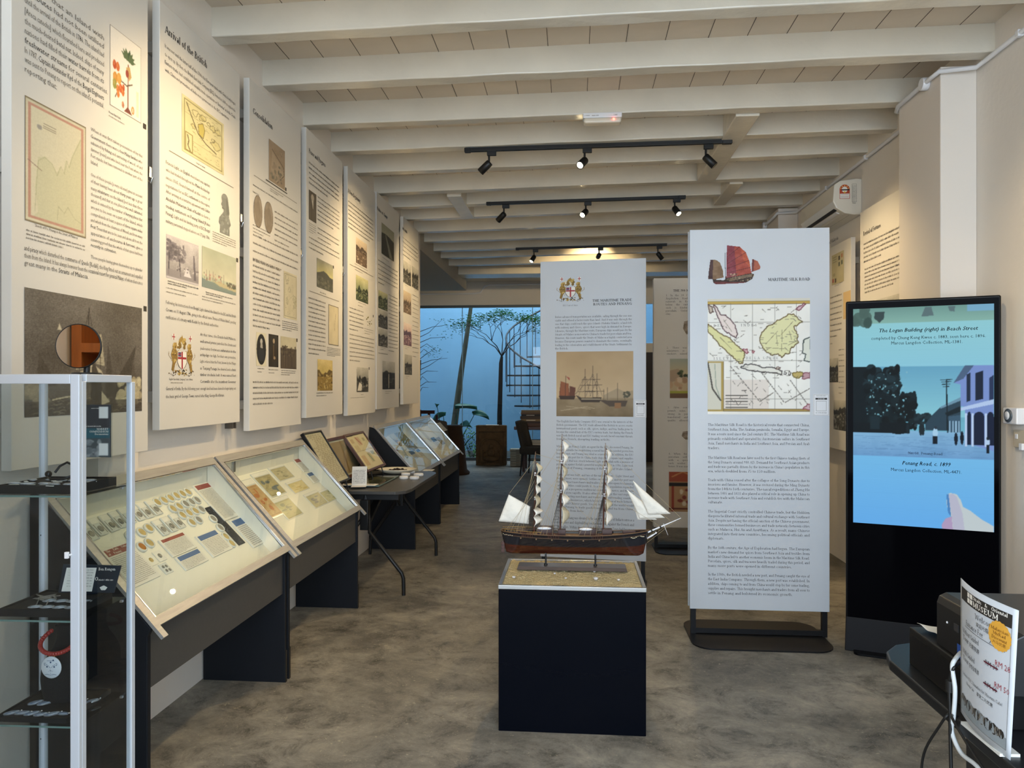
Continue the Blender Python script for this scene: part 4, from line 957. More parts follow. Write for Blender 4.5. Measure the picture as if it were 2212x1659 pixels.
MB().tube([(0.006, 0.02, 1.9), (0.008, 0.06, 1.55), (0.006, 0.03, 1.2), (0.008, 0.05, 0.8), (0.006, 0.09, 0.4), (0.007, 0.02, 0.1), (0.006, 0.05, -0.6)], 0.003, 6).build('cord', M['inkf'], t)

# ---------------------------------------------------------------- the two panels on the right wall
t = wall_panel(5.16, 5.96, 0.97, 2.85, 'right wall panel headed Revival of Fortunes, partly behind the pilaster', True, 2.215)
ik = Ink(); a = T_local(t, 1865, 510); b_ = T_local(t, 1903, 510); ik.serif('Revival of Fortunes', a[0], a[1], 0.049, b_[0] - a[0], 'J', True, 1)
para(ik, t, 1866, 1948, 530, 568, 5, .024, 2, 0, 1, .5); para(ik, t, 1868, 1948, 584, 634, 7, .022, 12, 0, 1, .8)
ik.build('printed_text', INKS, t, (0, EPS, 0))
picture(t, photo(60, 50, 61, 'bw'), (1893, 648), 1948, (1893, 700), 'archive_photograph'); endprops(t)
t = wall_panel(6.15, 6.96, 0.97, 2.70, 'right wall panel below the air conditioner, with an old stamped cover and street photographs', True, 2.215)
ik = Ink(); a = T_local(t, 1773, 538); b_ = T_local(t, 1811, 538); ik.serif('Formation of Malaysia', a[0], a[1], 0.049, b_[0] - a[0], 'J', True, 1)
para(ik, t, 1794, 1819, 645, 729, 8, .02, 2, 0, 1); para(ik, t, 1794, 1801, 744, 744, 1, .02, 2); para(ik, t, 1812, 1824, 757, 850, 9, .016, 22); para(ik, t, 1803, 1820, 616, 619, 2, .009, 31, 1)
ik.build('printed_text', INKS, t, (0, EPS, 0))
c = Cv(60, 90, 'bfb488'); c.noise(3, .04)
for x, y, cl in [(.62, .12, '3a3428'), (.85, .08, 'c07a50'), (.62, .32, '5a5e4c'), (.85, .3, '5f6450'), (.12, .8, 'b04840'), (.32, .82, '5a4434')]: c.rect(x - .06, y, x + .06, y + .13, cl)
for y in (.1, .14, .18, .22, .26): c.line([(.1, y), (.42, y)], .012, '5a5440')
c.ell(.2, .68, .1, .06, 'a89c74'); picture(t, c, (1797, 553), 1823, (1797, 617), 'stamped_cover_print')
picture(t, photo(40, 60, 65, 'bw'), (1792, 775), 1811, (1792, 826), 'archive_photograph'); picture(t, photo(50, 60, 66, 'bw'), (1801, 864), 1829, (1801, 927), 'street_photograph')
c = Cv(30, 40, 'd9b77c'); picture(t, c, (1822, 632), 1838, (1822, 690), 'tinted_print'); endprops(t)

# ---------------------------------------------------------------- air conditioner
t = thing('air_conditioner', 'white wall-mounted air conditioner with an energy rating sticker on its end', 'air conditioner', (XR, 6.15, 2.88))
prof = [(0, 0.0), (0, 0.285), (-0.045, 0.29), (-0.17, 0.275), (-0.215, 0.245), (-0.225, 0.11), (-0.20, 0.055), (-0.13, 0.012), (-0.06, 0.0)]
MB().prism(prof, 1, 0.0, 0.86).build('casing', mat('ac_plastic', L('e6e0d2'), 0.3), t, bevel=0.008)
MB().hexa([(-0.203, 0.04, 0.052), (-0.203, 0.82, 0.052), (-0.085, 0.82, 0.004), (-0.085, 0.04, 0.004), (-0.207, 0.04, 0.057), (-0.207, 0.82, 0.057), (-0.085, 0.82, 0.012), (-0.085, 0.04, 0.012)]).build('outlet', mat('ac_dark', L('1b1b1b'), 0.5), t)
MB().hexa([(-0.18, 0.06, 0.028), (-0.18, 0.80, 0.028), (-0.155, 0.80, 0.02), (-0.155, 0.06, 0.02), (-0.18, 0.06, 0.034), (-0.18, 0.80, 0.034), (-0.155, 0.80, 0.026), (-0.155, 0.06, 0.026)]).build('louvre', M['white'], t)
c = Cv(60, 90, 'f2ece0', clear=True); c.al[:] = False; c.ell(.5, .36, .48, .34, 'cf4a2a'); c.rect(.02, .36, .98, .62, 'cf4a2a'); c.rect(.02, .62, .98, .98, 'cf4a2a'); c.rect(.07, .64, .93, .95, 'f0ece4'); c.ell(.5, .36, .26, .2, 'f4efe4'); c.rect(.2, .34, .96, .42, '222222'); c.ell(.5, .54, .08, .06, 'f4c838')
for a_ in (200, 235, 270, 305, 340): c.ell(.5 + .38 * math.cos(R(a_)), .36 + .26 * math.sin(R(a_)), .05, .035, 'f4d060')
for y in (.70, .76, .82, .88): c.line([(.15, y), (.85, y)], .012, 'a05a48')
c.mesh('rating_sticker', .085, .12, M['print'], t, Matrix.Translation((-0.135, -0.002, .125)))
ik = Ink(); ik.ring(-.078, .10, -.042, .245, .0015, 0)
for k in range(12): ik.greek(-.075, -.045, .105 + k * .011, .008, 0, 1, k)
ik.greek(-.075, -.045, .088, .012, 1, 1, 44)
ik.build('data_label', INKS, t, (0, -0.002, 0))
# ================================================================ SLOPING DISPLAY CASES
P0 = Vector((0, -0.02, 0.665)); P1 = Vector((0, 0.40, 1.13))
SL = (P1 - P0).length; SU = (P1 - P0) / SL; SN = Vector((0, -SU.z, SU.y)); SA = math.atan2(SU.z, SU.y)
B0 = Vector((0, 0.035, 0.625)); B1 = Vector((0, 0.405, 1.00)); BU = (B1 - B0).normalized(); BA = math.atan2(BU.z, BU.y); BN = Vector((0, -BU.z, BU.y)); BL = (B1 - B0).length
def slab(mb, x0, x1, s0, s1, h0, h1, mi=0, O=P0, U=SU, N=SN):
    def p(x, s, h): q = O + U * s + N * h; return (x, q.y, q.z)
    return mb.hexa([p(x0, s0, h0), p(x1, s0, h0), p(x1, s1, h0), p(x0, s1, h0), p(x0, s0, h1), p(x1, s0, h1), p(x1, s1, h1), p(x0, s1, h1)], mi)
def display_case(y0, w, label, dull=False):
    t = thing('display_case', label, 'display case', (-1.46, y0, 0), R(90), 'sloping glass display cases along the left wall')
    side = [(0.0, 0.0), (0.43, 0.0), (0.43, 1.125), (0.375, 1.115), (-0.012, 0.668), (0.0, 0.64)]
    for a in (0.0, w - 0.022):
        MB().prism(side, 0, a, a + 0.022).build('side_panel', M['case_cool_shade'], t, bevel=0.003)
        MB().box((a - 0.0 if a == 0 else a + 0.002, -0.004, 0.0), (a + 0.02, 0.0, 0.16)).build('kick_strip', M['black'], t)
    MB().box((0.022, 0.012, 0.45), (w - 0.022, 0.03, 0.655)).build('front_apron', M['case'], t)
    MB().box((0.022, 0.03, 0.60), (w - 0.022, 0.42, 0.612)).build('case_floor', M['case'], t)
    MB().box((0.022, 0.408, 0.60), (w - 0.022, 0.42, 1.11)).build('back_lining', M['lining'], t)
    for a in (0.0225, w - 0.0285):
        MB().prism([(0.035, 0.615), (0.405, 0.615), (0.405, 1.10), (0.37, 1.09), (0.0, 0.672), (0.03, 0.655)], 0, a, a + 0.006).build('side_lining', M['lining'], t)
    b = MB(); slab(b, 0.030, w - 0.030, 0, BL, -0.006, 0, 0, B0, BU, BN); b.build('display_board', M['lining'], t)
    b = MB(); slab(b, 0, w, 0.0, 0.035, 0, 0.012); slab(b, 0, w, SL - 0.045, SL, 0, 0.012); slab(b, 0, 0.04, 0.035, SL - 0.045, 0, 0.012); slab(b, w - 0.04, w, 0.035, SL - 0.045, 0, 0.012)
    slab(b, 0, 0.03, -0.045, 0.0, 0, 0.012); slab(b, w - 0.03, w, -0.045, 0.0, 0, 0.012)
    b.build('top_frame', M['trim'], t)
    b = MB(); slab(b, 0.04, w - 0.04, 0.035, SL - 0.045, 0.002, 0.007); b.build('glass_pane', M['glass'], t)
    b = MB()
    for x0, x1, s0, s1 in ((0.036, w - 0.036, SL - 0.049, SL - 0.044), (0.036, 0.041, 0.033, SL - 0.045), (w - 0.041, w - 0.036, 0.033, SL - 0.045)): slab(b, x0, x1, s0, s1, 0.008, 0.0135)
    b.build('edge_bead', M['chrome'], t)
    MB().box((w * 0.18, 0.398, 1.03), (w * 0.18 + 0.03, 0.41, 1.09)).build('latch', M['steel'], t, bevel=0.002)
    return t
CASES = [display_case(2.43, 1.235, 'nearest sloping display case, full of coins, behind the white glass cabinet'),
         display_case(3.69, 1.235, 'second sloping display case, holding banknotes, before the folding table'),
         display_case(6.72, 1.275, 'third sloping display case, just past the folding table, with a dark framed sheet inside'),
         display_case(8.015, 1.35, 'farthest sloping display case, beside the grey chair')]
def spot_on_board(t, px, py, h=0.0):
    n = t.rotation_euler.to_matrix() @ BN
    return onP(px, py, t.matrix_basis @ B0 + n * h, n)
def place_item(o, t, p, spin=0.0):
    o.location = p + (t.rotation_euler.to_matrix() @ BN) * 0.0012
    o.rotation_euler = (Matrix.Rotation(R(90), 3, 'Z') @ Matrix.Rotation(BA, 3, 'X') @ Matrix.Rotation(spin, 3, 'Z')).to_euler()
for cs in CASES: cs.matrix_basis = Matrix.Translation(cs.location) @ cs.rotation_euler.to_matrix().to_4x4()

mclear = mat('clear_plastic', L('e6e7e2'), 0.15, spec=0.6); mrim = mat('capsule_rim', L('b9bab3'), 0.2)
def flat_item(name, label, cat, t, p, w, h, parts, group=None, spin=0.0, th=0.003):
    """parts: list of (name, x0,y0,x1,y1 (fractions), material, z lift)"""
    o = thing(name, label, cat, (0, 0, 0), 0, group); place_item(o, t, p, spin)
    for nm, x0, y0, x1, y1, m, z in parts:
        MB().box(((x0 - .5) * w, (y0 - .5) * h, z), ((x1 - .5) * w, (y1 - .5) * h, z + (th if z == 0 else 0.0008))).build(nm, m, o)
    return o
def text_on(o, w, h, x0, x1, y0, y1, n, size=None, seed=0, z=0.0034, mi=0, name='printed_text'):
    ik = Ink(); st = (y1 - y0) * h / max(n, 1)
    for k in range(n): ik.greek((x0 - .5) * w, (x1 - .5) * w, (y1 - .5) * h - st * (k + .8), size or st * .75, mi, 1, seed + k, 0.6 if k == n - 1 else 1)
    return ik.build(name, INKS, o, (0, 0, z), (R(-90), 0, 0))
def corners(t, tl, tr, bl):
    a, b_, c_ = [spot_on_board(t, *q) for q in (tl, tr, bl)]
    Rm = t.rotation_euler.to_matrix(); ux = Rm @ Vector((1, 0, 0)); uy = Rm @ BU
    w = (b_ - a).dot(ux); h = (a - c_).dot(uy); w = abs(w); h = abs(h)
    ctr = a + ux * w / 2 - uy * h / 2
    return ctr, w, h
Z1 = lambda x, y: (x / 4.148 + 120, y / 4.148 + 960)
Z2 = lambda x, y: (x / 3.95 + 460, y / 3.95 + 900)
Z3 = lambda x, y: (x / 8.848 + 760, y / 8.848 + 880)

# coin slabs
c1, c2, c3, c4 = CASES
def make_slab():
    o = thing('coin_holder', 'x', 'coin holder', (0, 0, 0), 0, 'slabbed coins in the nearest case')
    MB().box((-.024, -.037, 0), (.024, .037, .007)).build('holder', mclear, o, bevel=0.003)
    MB().box((-.020, .012, .007), (.020, .034, .0078)).build('label', M['card'], o)
    MB().lathe([(.0125, .007), (.0125, .0088), (0, .0088)], (0, -.012, 0), 18).build('coin', M['silverc'], o)
    MB().box((-.019, -.032, .007), (-.016, .010, .0076)).box((.016, -.032, .007), (.019, .010, .0076)).build('insert', M['inkf'], o)
    return o
sl0 = make_slab()
rows = [('upper row', [(285, 790), (370, 745), (470, 712), (552, 680), (630, 650), (720, 618), (795, 598), (872, 572)]), ('lower row', [(935, 752), (1010, 722), (1082, 692)])]
first = True
for rn, ps in rows:
    for k, (x_, y_) in enumerate(ps):
        lb = '%s slabbed silver coin from the left, %s of the nearest case' % (ORD[k], rn)
        o = sl0 if first else dup(sl0, label=lb); o['label'] = lb; first = False
        place_item(o, c1, spot_on_board(c1, *Z1(x_, y_))); o.scale = (1.12, 1.15, 1)
def make_capsule(m):
    o = thing('coin_capsule', 'x', 'coin', (0, 0, 0), 0, 'capsuled coins in the nearest case')
    MB().lathe([(.0215, 0), (.0225, .002), (.0225, .006), (.021, .008), (.0165, .008), (.0165, .0055)], (0, 0, 0), 24).build('capsule', mclear, o)
    MB().lathe([(.0162, .004), (.0162, .0062), (.0145, .0068), (0, .0064)], (0, 0, 0), 22).build('coin', m, o)
    return o
cg, csv = make_capsule(M['goldc']), make_capsule(M['silverc'])
mco = mat('coin_copper', L('cf8a3c'), 0.3, 0.5, bump=(300, 0.6)); cc = make_capsule(mco)
caps = [('top row of capsules', [(905, 527, 0), (965, 507, 0), (1022, 487, 0), (1076, 465, 0), (1130, 448, 0), (1180, 433, 0)]),
        ('second row of capsules', [(1045, 583, 0), (1102, 562, 0), (1160, 540, 1), (1212, 522, 1), (1262, 505, 1)]),
        ('third row of capsules', [(1130, 640, 0), (1190, 620, 0), (1246, 602, 0), (1300, 588, 1)]),
        ('fourth row of capsules', [(1215, 705, 0), (1275, 682, 1)]),
        ('capsule row left of the lower slabs', [(660, 830, 1), (765, 795, 0), (830, 757, 0)]),
        ('capsule pair above the square sleeves', [(765, 925, 2), (835, 890, 0)]),
        ('capsule column beside the starry banner', [(1405, 672, 1), (1470, 752, 1), (1518, 832, 0), (1572, 893, 0)])]
used = set()
for rn, ps in caps:
    for k, (x_, y_, kd) in enumerate(ps):
        src = (cg, csv, cc)[kd]; lb = '%s coin (%s) of the %s, nearest case' % (ORD[k], ('gold', 'silver', 'copper')[kd], rn)
        o = src if kd not in used else dup(src, label=lb); used.add(kd); o['label'] = lb
        place_item(o, c1, spot_on_board(c1, *Z1(x_, y_))); o.scale = (1.12, 1.12, 1)
for k, (x_, y_) in enumerate([(850, 1042), (928, 1003), (985, 1115)]):
    o = flat_item('coin_sleeve', ('square cream sleeve with a pale coin, lower left in the nearest case', 'square white sleeve with a dark coin, below the copper coin, nearest case', 'lowest square sleeve with glinting pieces in the nearest case')[k], 'coin sleeve', c1, spot_on_board(c1, *Z1(x_, y_)), .052, .052,
                  [('sleeve', 0, 0, 1, 1, (M['lining'], M['card'], mclear)[k], 0)], 'square coin sleeves in the nearest case')
    for dx, dy in ([(0, 0)] if k < 2 else [(-.01, .01), (.01, .008), (-.008, -.01), (.012, -.012)]):
        MB().lathe([(.011 if k < 2 else .007, .003), (.011 if k < 2 else .007, .0045), (0, .0045)], (dx, dy, 0), 16).build('coin', (M['goldc'], M['silverc'], M['silverc'])[k], o)
def info_card(t, tl, tr, bl, label, head_m, n, seed, headfrac=.17, group=None, title=None, thick=.006):
    p, w, h = corners(t, tl, tr, bl)
    o = flat_item('information_card', label, 'card', t, p, w, h, [('card', 0, 0, 1, 1, M['card'], 0)], group, th=thick)
    if head_m: MB().box((-.44 * w, (.95 - headfrac - .5) * h, thick), (.44 * w, .45 * h, thick + .0006)).build('header_band', head_m, o)
    ik = Ink()
    if title:
        for k, tx in enumerate(title): ik.serif(tx, -.40 * w, (.95 - .5) * h - headfrac * h * (k + .75) / len(title), headfrac * h / len(title) * 1.0, .80 * w, 'J', True, 0)
        ik.build('header_lettering', [M['card']], o, (0, 0, thick + .001), (R(-90), 0, 0))
    text_on(o, w, h, .07, .93, .05, .93 - headfrac, n, None, seed, thick + .0004)
    return o
info_card(c1, Z1(1210, 372), Z1(1385, 325), Z1(1490, 700), 'long information card with a dark red header at the right of the nearest case', M['red'], 26, 1, .11)
info_card(c1, Z1(1545, 690), Z1(1705, 635), Z1(1735, 950), 'information card with a blue header at the lower right corner of the nearest case', M['blue'], 12, 30, .2)
info_card(c1, Z1(910, 870), Z1(1130, 785), Z1(1020, 1030), 'cream card with a red header in the middle of the nearest case', M['red'], 11, 50, .16)
info_card(c1, Z1(1240, 835), Z1(1420, 765), Z1(1375, 1035), 'card with a pale blue header right of the middle of the nearest case', M['blue'], 12, 70, .2)
info_card(c1, Z1(1060, 1025), Z1(1275, 945), Z1(1130, 1155), 'wide card with a blue header along the lower edge of the nearest case', M['blue'], 7, 90, .3)
info_card(c1, Z1(385, 960), Z1(640, 868), Z1(660, 1310), 'large cream card headed The Early Coinage of Penang, left in the nearest case', M['red'], 18, 110, .16, title=['The Early Coinage', 'of Penang'])
p, w, h = corners(c1, Z1(1330, 575), Z1(1390, 555), Z1(1610, 925))
o = thing('starry_banner', 'black starry strip between the cards in the nearest case', 'banner', (0, 0, 0)); place_item(o, c1, p)
c = Cv(40, 120, '1d2028'); c.noise(4, .05); c.blobs(120, 0, 0, 1, 1, .008, .03, ['8a8f9a', 'c9ccd2', '4a5060'], .8, 3)
c.mesh('banner_print', w, h, M['gloss'], o, Matrix.Translation((0, 0, .002)) @ Matrix.Rotation(R(-90), 4, 'X') @ Matrix.Translation((0, 0, -h / 2)))
MB().box((-w / 2, -h / 2, 0), (w / 2, h / 2, .0015)).build('backing', M['black'], o)

# banknotes in the second case
def banknote(t, tl, tr, bl, label, paper, inkc, accent, seed, strip=True, group='graded banknotes in the second case'):
    p, w, h = corners(t, tl, tr, bl)
    o = flat_item('banknote_holder', label, 'banknote', t, p, w, h, [('sleeve', 0, 0, 1, 1, mclear, 0), ('label', .03, .86, .97, .98, M['card'], .003)], group)
    c = Cv(50, 70, paper); c.noise(5, .05, seed=seed); q = random.Random(seed)
    c.rect(.05, .04, .95, .05, inkc, .6); c.rect(.05, .95, .95, .96, inkc, .6)
    for k in range(5): c.ell(q.uniform(.2, .8), q.uniform(.15, .85), q.uniform(.06, .2), q.uniform(.04, .1), accent, .75)
    for k in range(22): y = q.uniform(.08, .92); x = q.uniform(.08, .6); c.line([(x, y), (x + q.uniform(.1, .3), y)], .012, inkc, .5)
    m = c.mesh('note', w * .92, h * .80, M['gloss'], o, Matrix.Translation((0, -.07 * h, .0036)) @ Matrix.Rotation(R(-90), 4, 'X') @ Matrix.Translation((0, 0, -h * .40)))
    return o
banknote(c2, Z2(203, 560), Z2(310, 522), Z2(462, 895), 'tall orange banknote at the left of the second case', 'c9a878', '8a5a3a', 'b86a3c', 3)
banknote(c2, Z2(312, 498), Z2(448, 458), Z2(480, 705), 'large tan banknote with dark blue ornament, upper row of the second case', 'c0b387', '4f5a5e', '5c6b78', 5)
banknote(c2, Z2(460, 442), Z2(588, 402), Z2(560, 560), 'cream banknote at the top of the second case, right of the dark blue one', 'd2c7a0', '6e6a58', '9a9478', 7)
banknote(c2, Z2(485, 720), Z2(620, 670), Z2(630, 895), 'green grey banknote in the lower row of the second case', 'bfb88e', '565a50', '7d8472', 9)
banknote(c2, Z2(612, 572), Z2(738, 522), Z2(690, 665), 'pale yellow banknote in the middle of the second case', 'd9c88c', '8a7a4a', 'b8a04e', 11)
banknote(c2, Z2(765, 672), Z2(882, 630), Z2(870, 790), 'grey patterned banknote, left of a pair at the lower right of the second case', 'c9bf98', '6f6d66', '8f8f90', 13)
banknote(c2, Z2(890, 640), Z2(985, 600), Z2(968, 745), 'straw coloured banknote, right of a pair at the lower right of the second case', 'd5ca98', '7a7458', 'a5a06c', 15)
info_card(c2, Z2(675, 372), Z2(792, 338), Z2(762, 478), 'card with a red picture header at the top right of the second case', M['red'], 8, 200, .24)
info_card(c2, Z2(785, 492), Z2(888, 455), Z2(850, 575), 'card with a blue header below the red one in the second case', M['blue'], 7, 210, .3)
# third and fourth cases
def sheet(t, tl, tr, bl, label, name, cat, cv, frame=None, th=.004):
    p, w, h = corners(t, tl, tr, bl)
    o = thing(name, label, cat, (0, 0, 0)); place_item(o, t, p)
    MB().box((-w / 2, -h / 2, 0), (w / 2, h / 2, th)).build('backing', M['card'], o)
    k = .88 if frame else .97
    cv.mesh('printed_face', w * k, h * k, M['print'], o, Matrix.Translation((0, 0, th + .001)) @ Matrix.Rotation(R(-90), 4, 'X') @ Matrix.Translation((0, 0, -h * k / 2)))
    if frame:
        f = MB(); e = .012
        f.box((-w / 2, -h / 2, 0), (w / 2, -h / 2 + e, .016)).box((-w / 2, h / 2 - e, 0), (w / 2, h / 2, .016)).box((-w / 2, -h / 2 + e, 0), (-w / 2 + e, h / 2 - e, .016)).box((w / 2 - e, -h / 2 + e, 0), (w / 2, h / 2 - e, .016))
        f.build('frame', frame, o)
    return o
c = Cv(40, 80, '9fb0b4'); c.noise(3, .06); c.rect(.1, .05, .9, .95, 'aab8ba'); c.line([(.2, .1), (.8, .9)], .01, '6f7f84', .5)
sheet(c3, Z3(895, 350), Z3(1035, 305), Z3(1380, 905), 'tall pale sheet in a dark frame at the right of the third case', 'framed_sheet', 'framed document', c, M['blackm'])
c = Cv(40, 60, '8f8468'); c.noise(3, .06)
sheet(c3, Z3(745, 462), Z3(900, 410), Z3(1090, 890), 'dull brown sheet left of the dark frame in the third case', 'old_document', 'document', c)
c = old_map(40, 50, 'd6cfb4', '8a8264', 71, 'a09670', 'b8ae84', .5)
sheet(c3, Z3(640, 485), Z3(735, 455), Z3(850, 740), 'crumpled old map sheet at the left of the third case', 'old_map', 'map', c)
info_card(c3, Z3(550, 505), Z3(610, 490), Z3(600, 570), 'small maroon card at the upper left of the third case', M['red'], 1, 300, .7)
info_card(c3, Z3(1060, 850), Z3(1130, 800), Z3(1160, 1010), 'left card with a bright blue picture at the foot of the third case', M['blue'], 6, 310, .45)
info_card(c3, Z3(1195, 820), Z3(1265, 795), Z3(1285, 960), 'right card with a blue header at the foot of the third case', M['blue'], 6, 320, .35)
info_card(c3, Z3(805, 830), Z3(860, 805), Z3(840, 880), 'small card with a maroon header low in the third case', M['red'], 2, 330, .4)
o = thing('metal_seal', 'cast brass colonial seal ornament on the map in the third case', 'ornament', (0, 0, 0)); place_item(o, c3, spot_on_board(c3, *Z3(880, 690)))
MB().lathe([(.03, 0), (.034, .006), (.026, .014), (.014, .018), (0, .022)], (0, 0, 0), 16).ball((-.03, .03, .008), .012).ball((.03, .025, .008), .012).ball((0, -.035, .01), .014).tube([(-.03, .03, .01), (.0, .0, .018), (.03, .025, .01)], .006).build('casting', M['gold'], o)
for k, (x_, y_) in enumerate([(965, 800), (1000, 870), (1040, 930)]):
    o = dup(csv, label='%s silver coin down the left side of the third case' % ORD[k], group='coins in the third case'); place_item(o, c3, spot_on_board(c3, *Z3(x_, y_)))
c = Cv(40, 50, 'a4946c'); c.noise(3, .08); c.rect(.05, .05, .95, .1, '8a7a54')
sheet(c4, Z3(1590, 590), Z3(1790, 540), Z3(1740, 720), 'brown paper document in the farthest case', 'old_document', 'document', c)
c = Cv(40, 50, 'c9c6ae'); c.noise(3, .05); c.blobs(12, .1, .1, .9, .9, .05, .1, ['b0a87c', 'a49a6a'], .6, 3)
sheet(c4, Z3(1540, 330), Z3(1690, 300), Z3(1700, 480), 'pale map sheet at the top of the farthest case', 'old_map', 'map', c)
info_card(c4, Z3(1475, 590), Z3(1550, 560), Z3(1660, 800), 'card with a dark picture at the left of the farthest case', M['blackm'], 8, 340, .35)
c = Cv(20, 80, 'e2d8bc'); c.noise(3, .03)
sheet(c4, Z3(1150, 300), Z3(1200, 295), Z3(1450, 690), 'narrow cream scroll along the left edge of the farthest case', 'paper_scroll', 'scroll', c)

# ================================================================ FOLDING TABLE
mtt = mat('table_top_grey', L('4e4d4b'), 0.35, noise=(50, 0.08))
t = thing('folding_table', 'dark grey folding table between the second and third display cases', 'table', (-1.54, 6.05, 0))
poly = [(-1.86, 5.27), (-1.29, 5.27), (-1.225, 5.33), (-1.205, 5.42), (-1.205, 6.42), (-1.225, 6.50), (-1.27, 6.56), (-1.86, 6.56)]
MB().prism(poly, 2, 0.715, 0.74).build('tabletop', mtt, t, world=True, bevel=0.004)
MB().box((-1.83, 5.33, 0.67), (-1.28, 5.36, 0.715)).box((-1.83, 6.47, 0.67), (-1.28, 6.50, 0.715)).build('apron_rail', M['black'], t, world=True)
for yy in (5.24, 6.50):
    y2 = yy + (0.1 if yy < 6 else -0.05)
    MB().box((-1.56, y2 - .04, 0.45), (-1.50, y2 + .03, 0.67)).build('leg_bracket', M['black'], t, world=True, bevel=0.004)
    MB().tube([(-1.53, y2, 0.70), (-1.50, y2, 0.52), (-1.47, yy, 0.45), (-1.235, yy, 0.16), (-1.222, yy, 0.12), (-1.22, yy, 0.0)], 0.014, 10).build('leg', M['black'], t, world=True)
    MB().tube([(-1.53, y2, 0.70), (-1.56, y2, 0.52), (-1.60, yy, 0.45), (-1.80, yy, 0.16), (-1.815, yy, 0.12), (-1.82, yy, 0.0)], 0.014, 10).build('leg', M['black'], t, world=True)
MB().tube([(-1.53, 5.36, 0.46), (-1.53, 5.9, 0.69)], 0.012, 8).tube([(-1.53, 6.42, 0.46), (-1.53, 6.1, 0.69)], 0.012, 8).build('brace', M['black'], t, world=True)
MB().obox((-1.53, 5.62, 0.59), (0.05, 0.52, 0.03), (0.4, 0, 0)).build('folding_strut', M['black'], t, world=True)
TZ = 0.7405
def lean_frame(tl, tr, bl, label, fm, cv, wf=.022, ang=48, p0=(-1.86, 0, 1.12), prop=True, mat_=None):
    U = Vector((-math.cos(R(ang)), 0, math.sin(R(ang)))); N = Vector((math.sin(R(ang)), 0, math.cos(R(ang))))
    a, b_, c_ = [onP(*q, p0, N) for q in (tl, tr, bl)]
    w = abs(b_.y - a.y); h = abs((a - c_).dot(U)); ctr = a + Vector((0, 1, 0)) * w / 2 - U * h / 2
    o = thing('picture_frame', label, 'picture frame', ctr, 0, 'framed papers leaning on the folding table')
    o.rotation_euler = (Matrix.Rotation(R(90), 3, 'Z') @ Matrix.Rotation(R(ang), 3, 'X')).to_euler()
    f = MB(); d = .02
    f.box((-w / 2, -h / 2, -d), (w / 2, -h / 2 + wf, .006)).box((-w / 2, h / 2 - wf, -d), (w / 2, h / 2, .006)).box((-w / 2, -h / 2 + wf, -d), (-w / 2 + wf, h / 2 - wf, .006)).box((w / 2 - wf, -h / 2 + wf, -d), (w / 2, h / 2 - wf, .006))
    f.build('frame', fm, o, bevel=0.003)
    MB().box((-w / 2 + .004, -h / 2 + .004, -d - .002), (w / 2 - .004, h / 2 - .004, -.006)).build('backboard', M['black'], o)
    iw, ih = w - 2 * wf, h - 2 * wf
    cv.mesh('framed_paper', iw, ih, M['print'], o, Matrix.Translation((0, 0, -.004)) @ Matrix.Rotation(R(-90), 4, 'X') @ Matrix.Translation((0, 0, -ih / 2)))
    MB().box((-iw / 2, -ih / 2, .001), (iw / 2, ih / 2, .003)).build('glass_pane', M['glass'], o)
    low = ctr - U * h / 2
    if prop and low.z > TZ + .02:   # the easel foot it stands on
        k = MB(); Mi = o.rotation_euler.to_matrix().inverted()
        for sy in (-.3, .3):
            y_ = ctr.y + sy * w; A = Vector((low.x - .015, y_, low.z + .01)); Bp = Vector((low.x + .01, y_, TZ + .006)); Cp = Vector((low.x - .13, y_, TZ + .006)); D = Vector((low.x - .10, y_, low.z + .08))
            k.tube([tuple(Mi @ (q - ctr)) for q in (D, Cp, Bp, A)], .006, 6)
        k.build('easel', M['blackm'], o)
    return o
c = Cv(50, 90, 'dccfae'); c.noise(4, .07); q = random.Random(3)
for k in range(26):
    y = .05 + k * .035; x = q.uniform(.05, .4)
    while x < .85: x2 = x + q.uniform(.04, .16); c.line([(x, y + q.uniform(-.006, .006)), ((x + x2) / 2, y - .012), (x2, y)], .02, '8a6a3c', .7); x = x2 + .05
lean_frame((653, 936), (690, 925), (700, 1058), 'tall black frame with a yellowed handwritten letter, leftmost on the folding table', M['blackm'], c, .013, 58, (-1.87, 0, 1.2))
c = Cv(60, 80, 'a58c66'); c.noise(4, .06); c.rect(0, 0, 1, .05, 'd0cec0'); c.rect(.94, 0, 1, 1, 'c9c6b6'); c.rect(.46, .05, .52, 1, '8a6a3c'); c.poly([(.6, .05), (.94, .05), (.94, .6)], '8b8466'); c.rect(0, .95, 1, 1, 'c9c6b6')
c.poly([(.5, .06), (.7, .3), (.5, .35)], '7d7758', .6)
lean_frame((702, 949), (757, 932), (735, 1041), 'dark brown frame with two aged tan pages, middle of the leaning frames', M['wood'], c, .024, 71, (-1.84, 0, 1.12))
c = Cv(60, 90, 'ead9ae'); c.noise(3, .03)
for x, y, w_, h_, cl in [(.12, .10, .16, .12, 'c9a878'), (.42, .06, .2, .26, 'd8b48a'), (.76, .12, .12, .10, 'b8aa78'), (.14, .3, .2, .16, 'd9c08c'), (.15, .6, .2, .3, 'd9b07c'), (.5, .56, .18, .3, 'cdb88a'), (.74, .54, .16, .12, 'b8b07c')]: c.rect(x, y, x + w_, y + h_, cl)
c.line([(.45, .08), (.56, .28)], .05, 'b0503c'); c.line([(.56, .60), (.62, .82)], .05, '6f8a5c'); c.rect(0, .47, 1, .48, 'a89878')
lean_frame((741, 940), (782, 929), (798, 1019), 'brown frame with stamps mounted on cream paper, rightmost of the leaning frames', M['wood'], c, .02, 55, (-1.84, 0, 1.12))
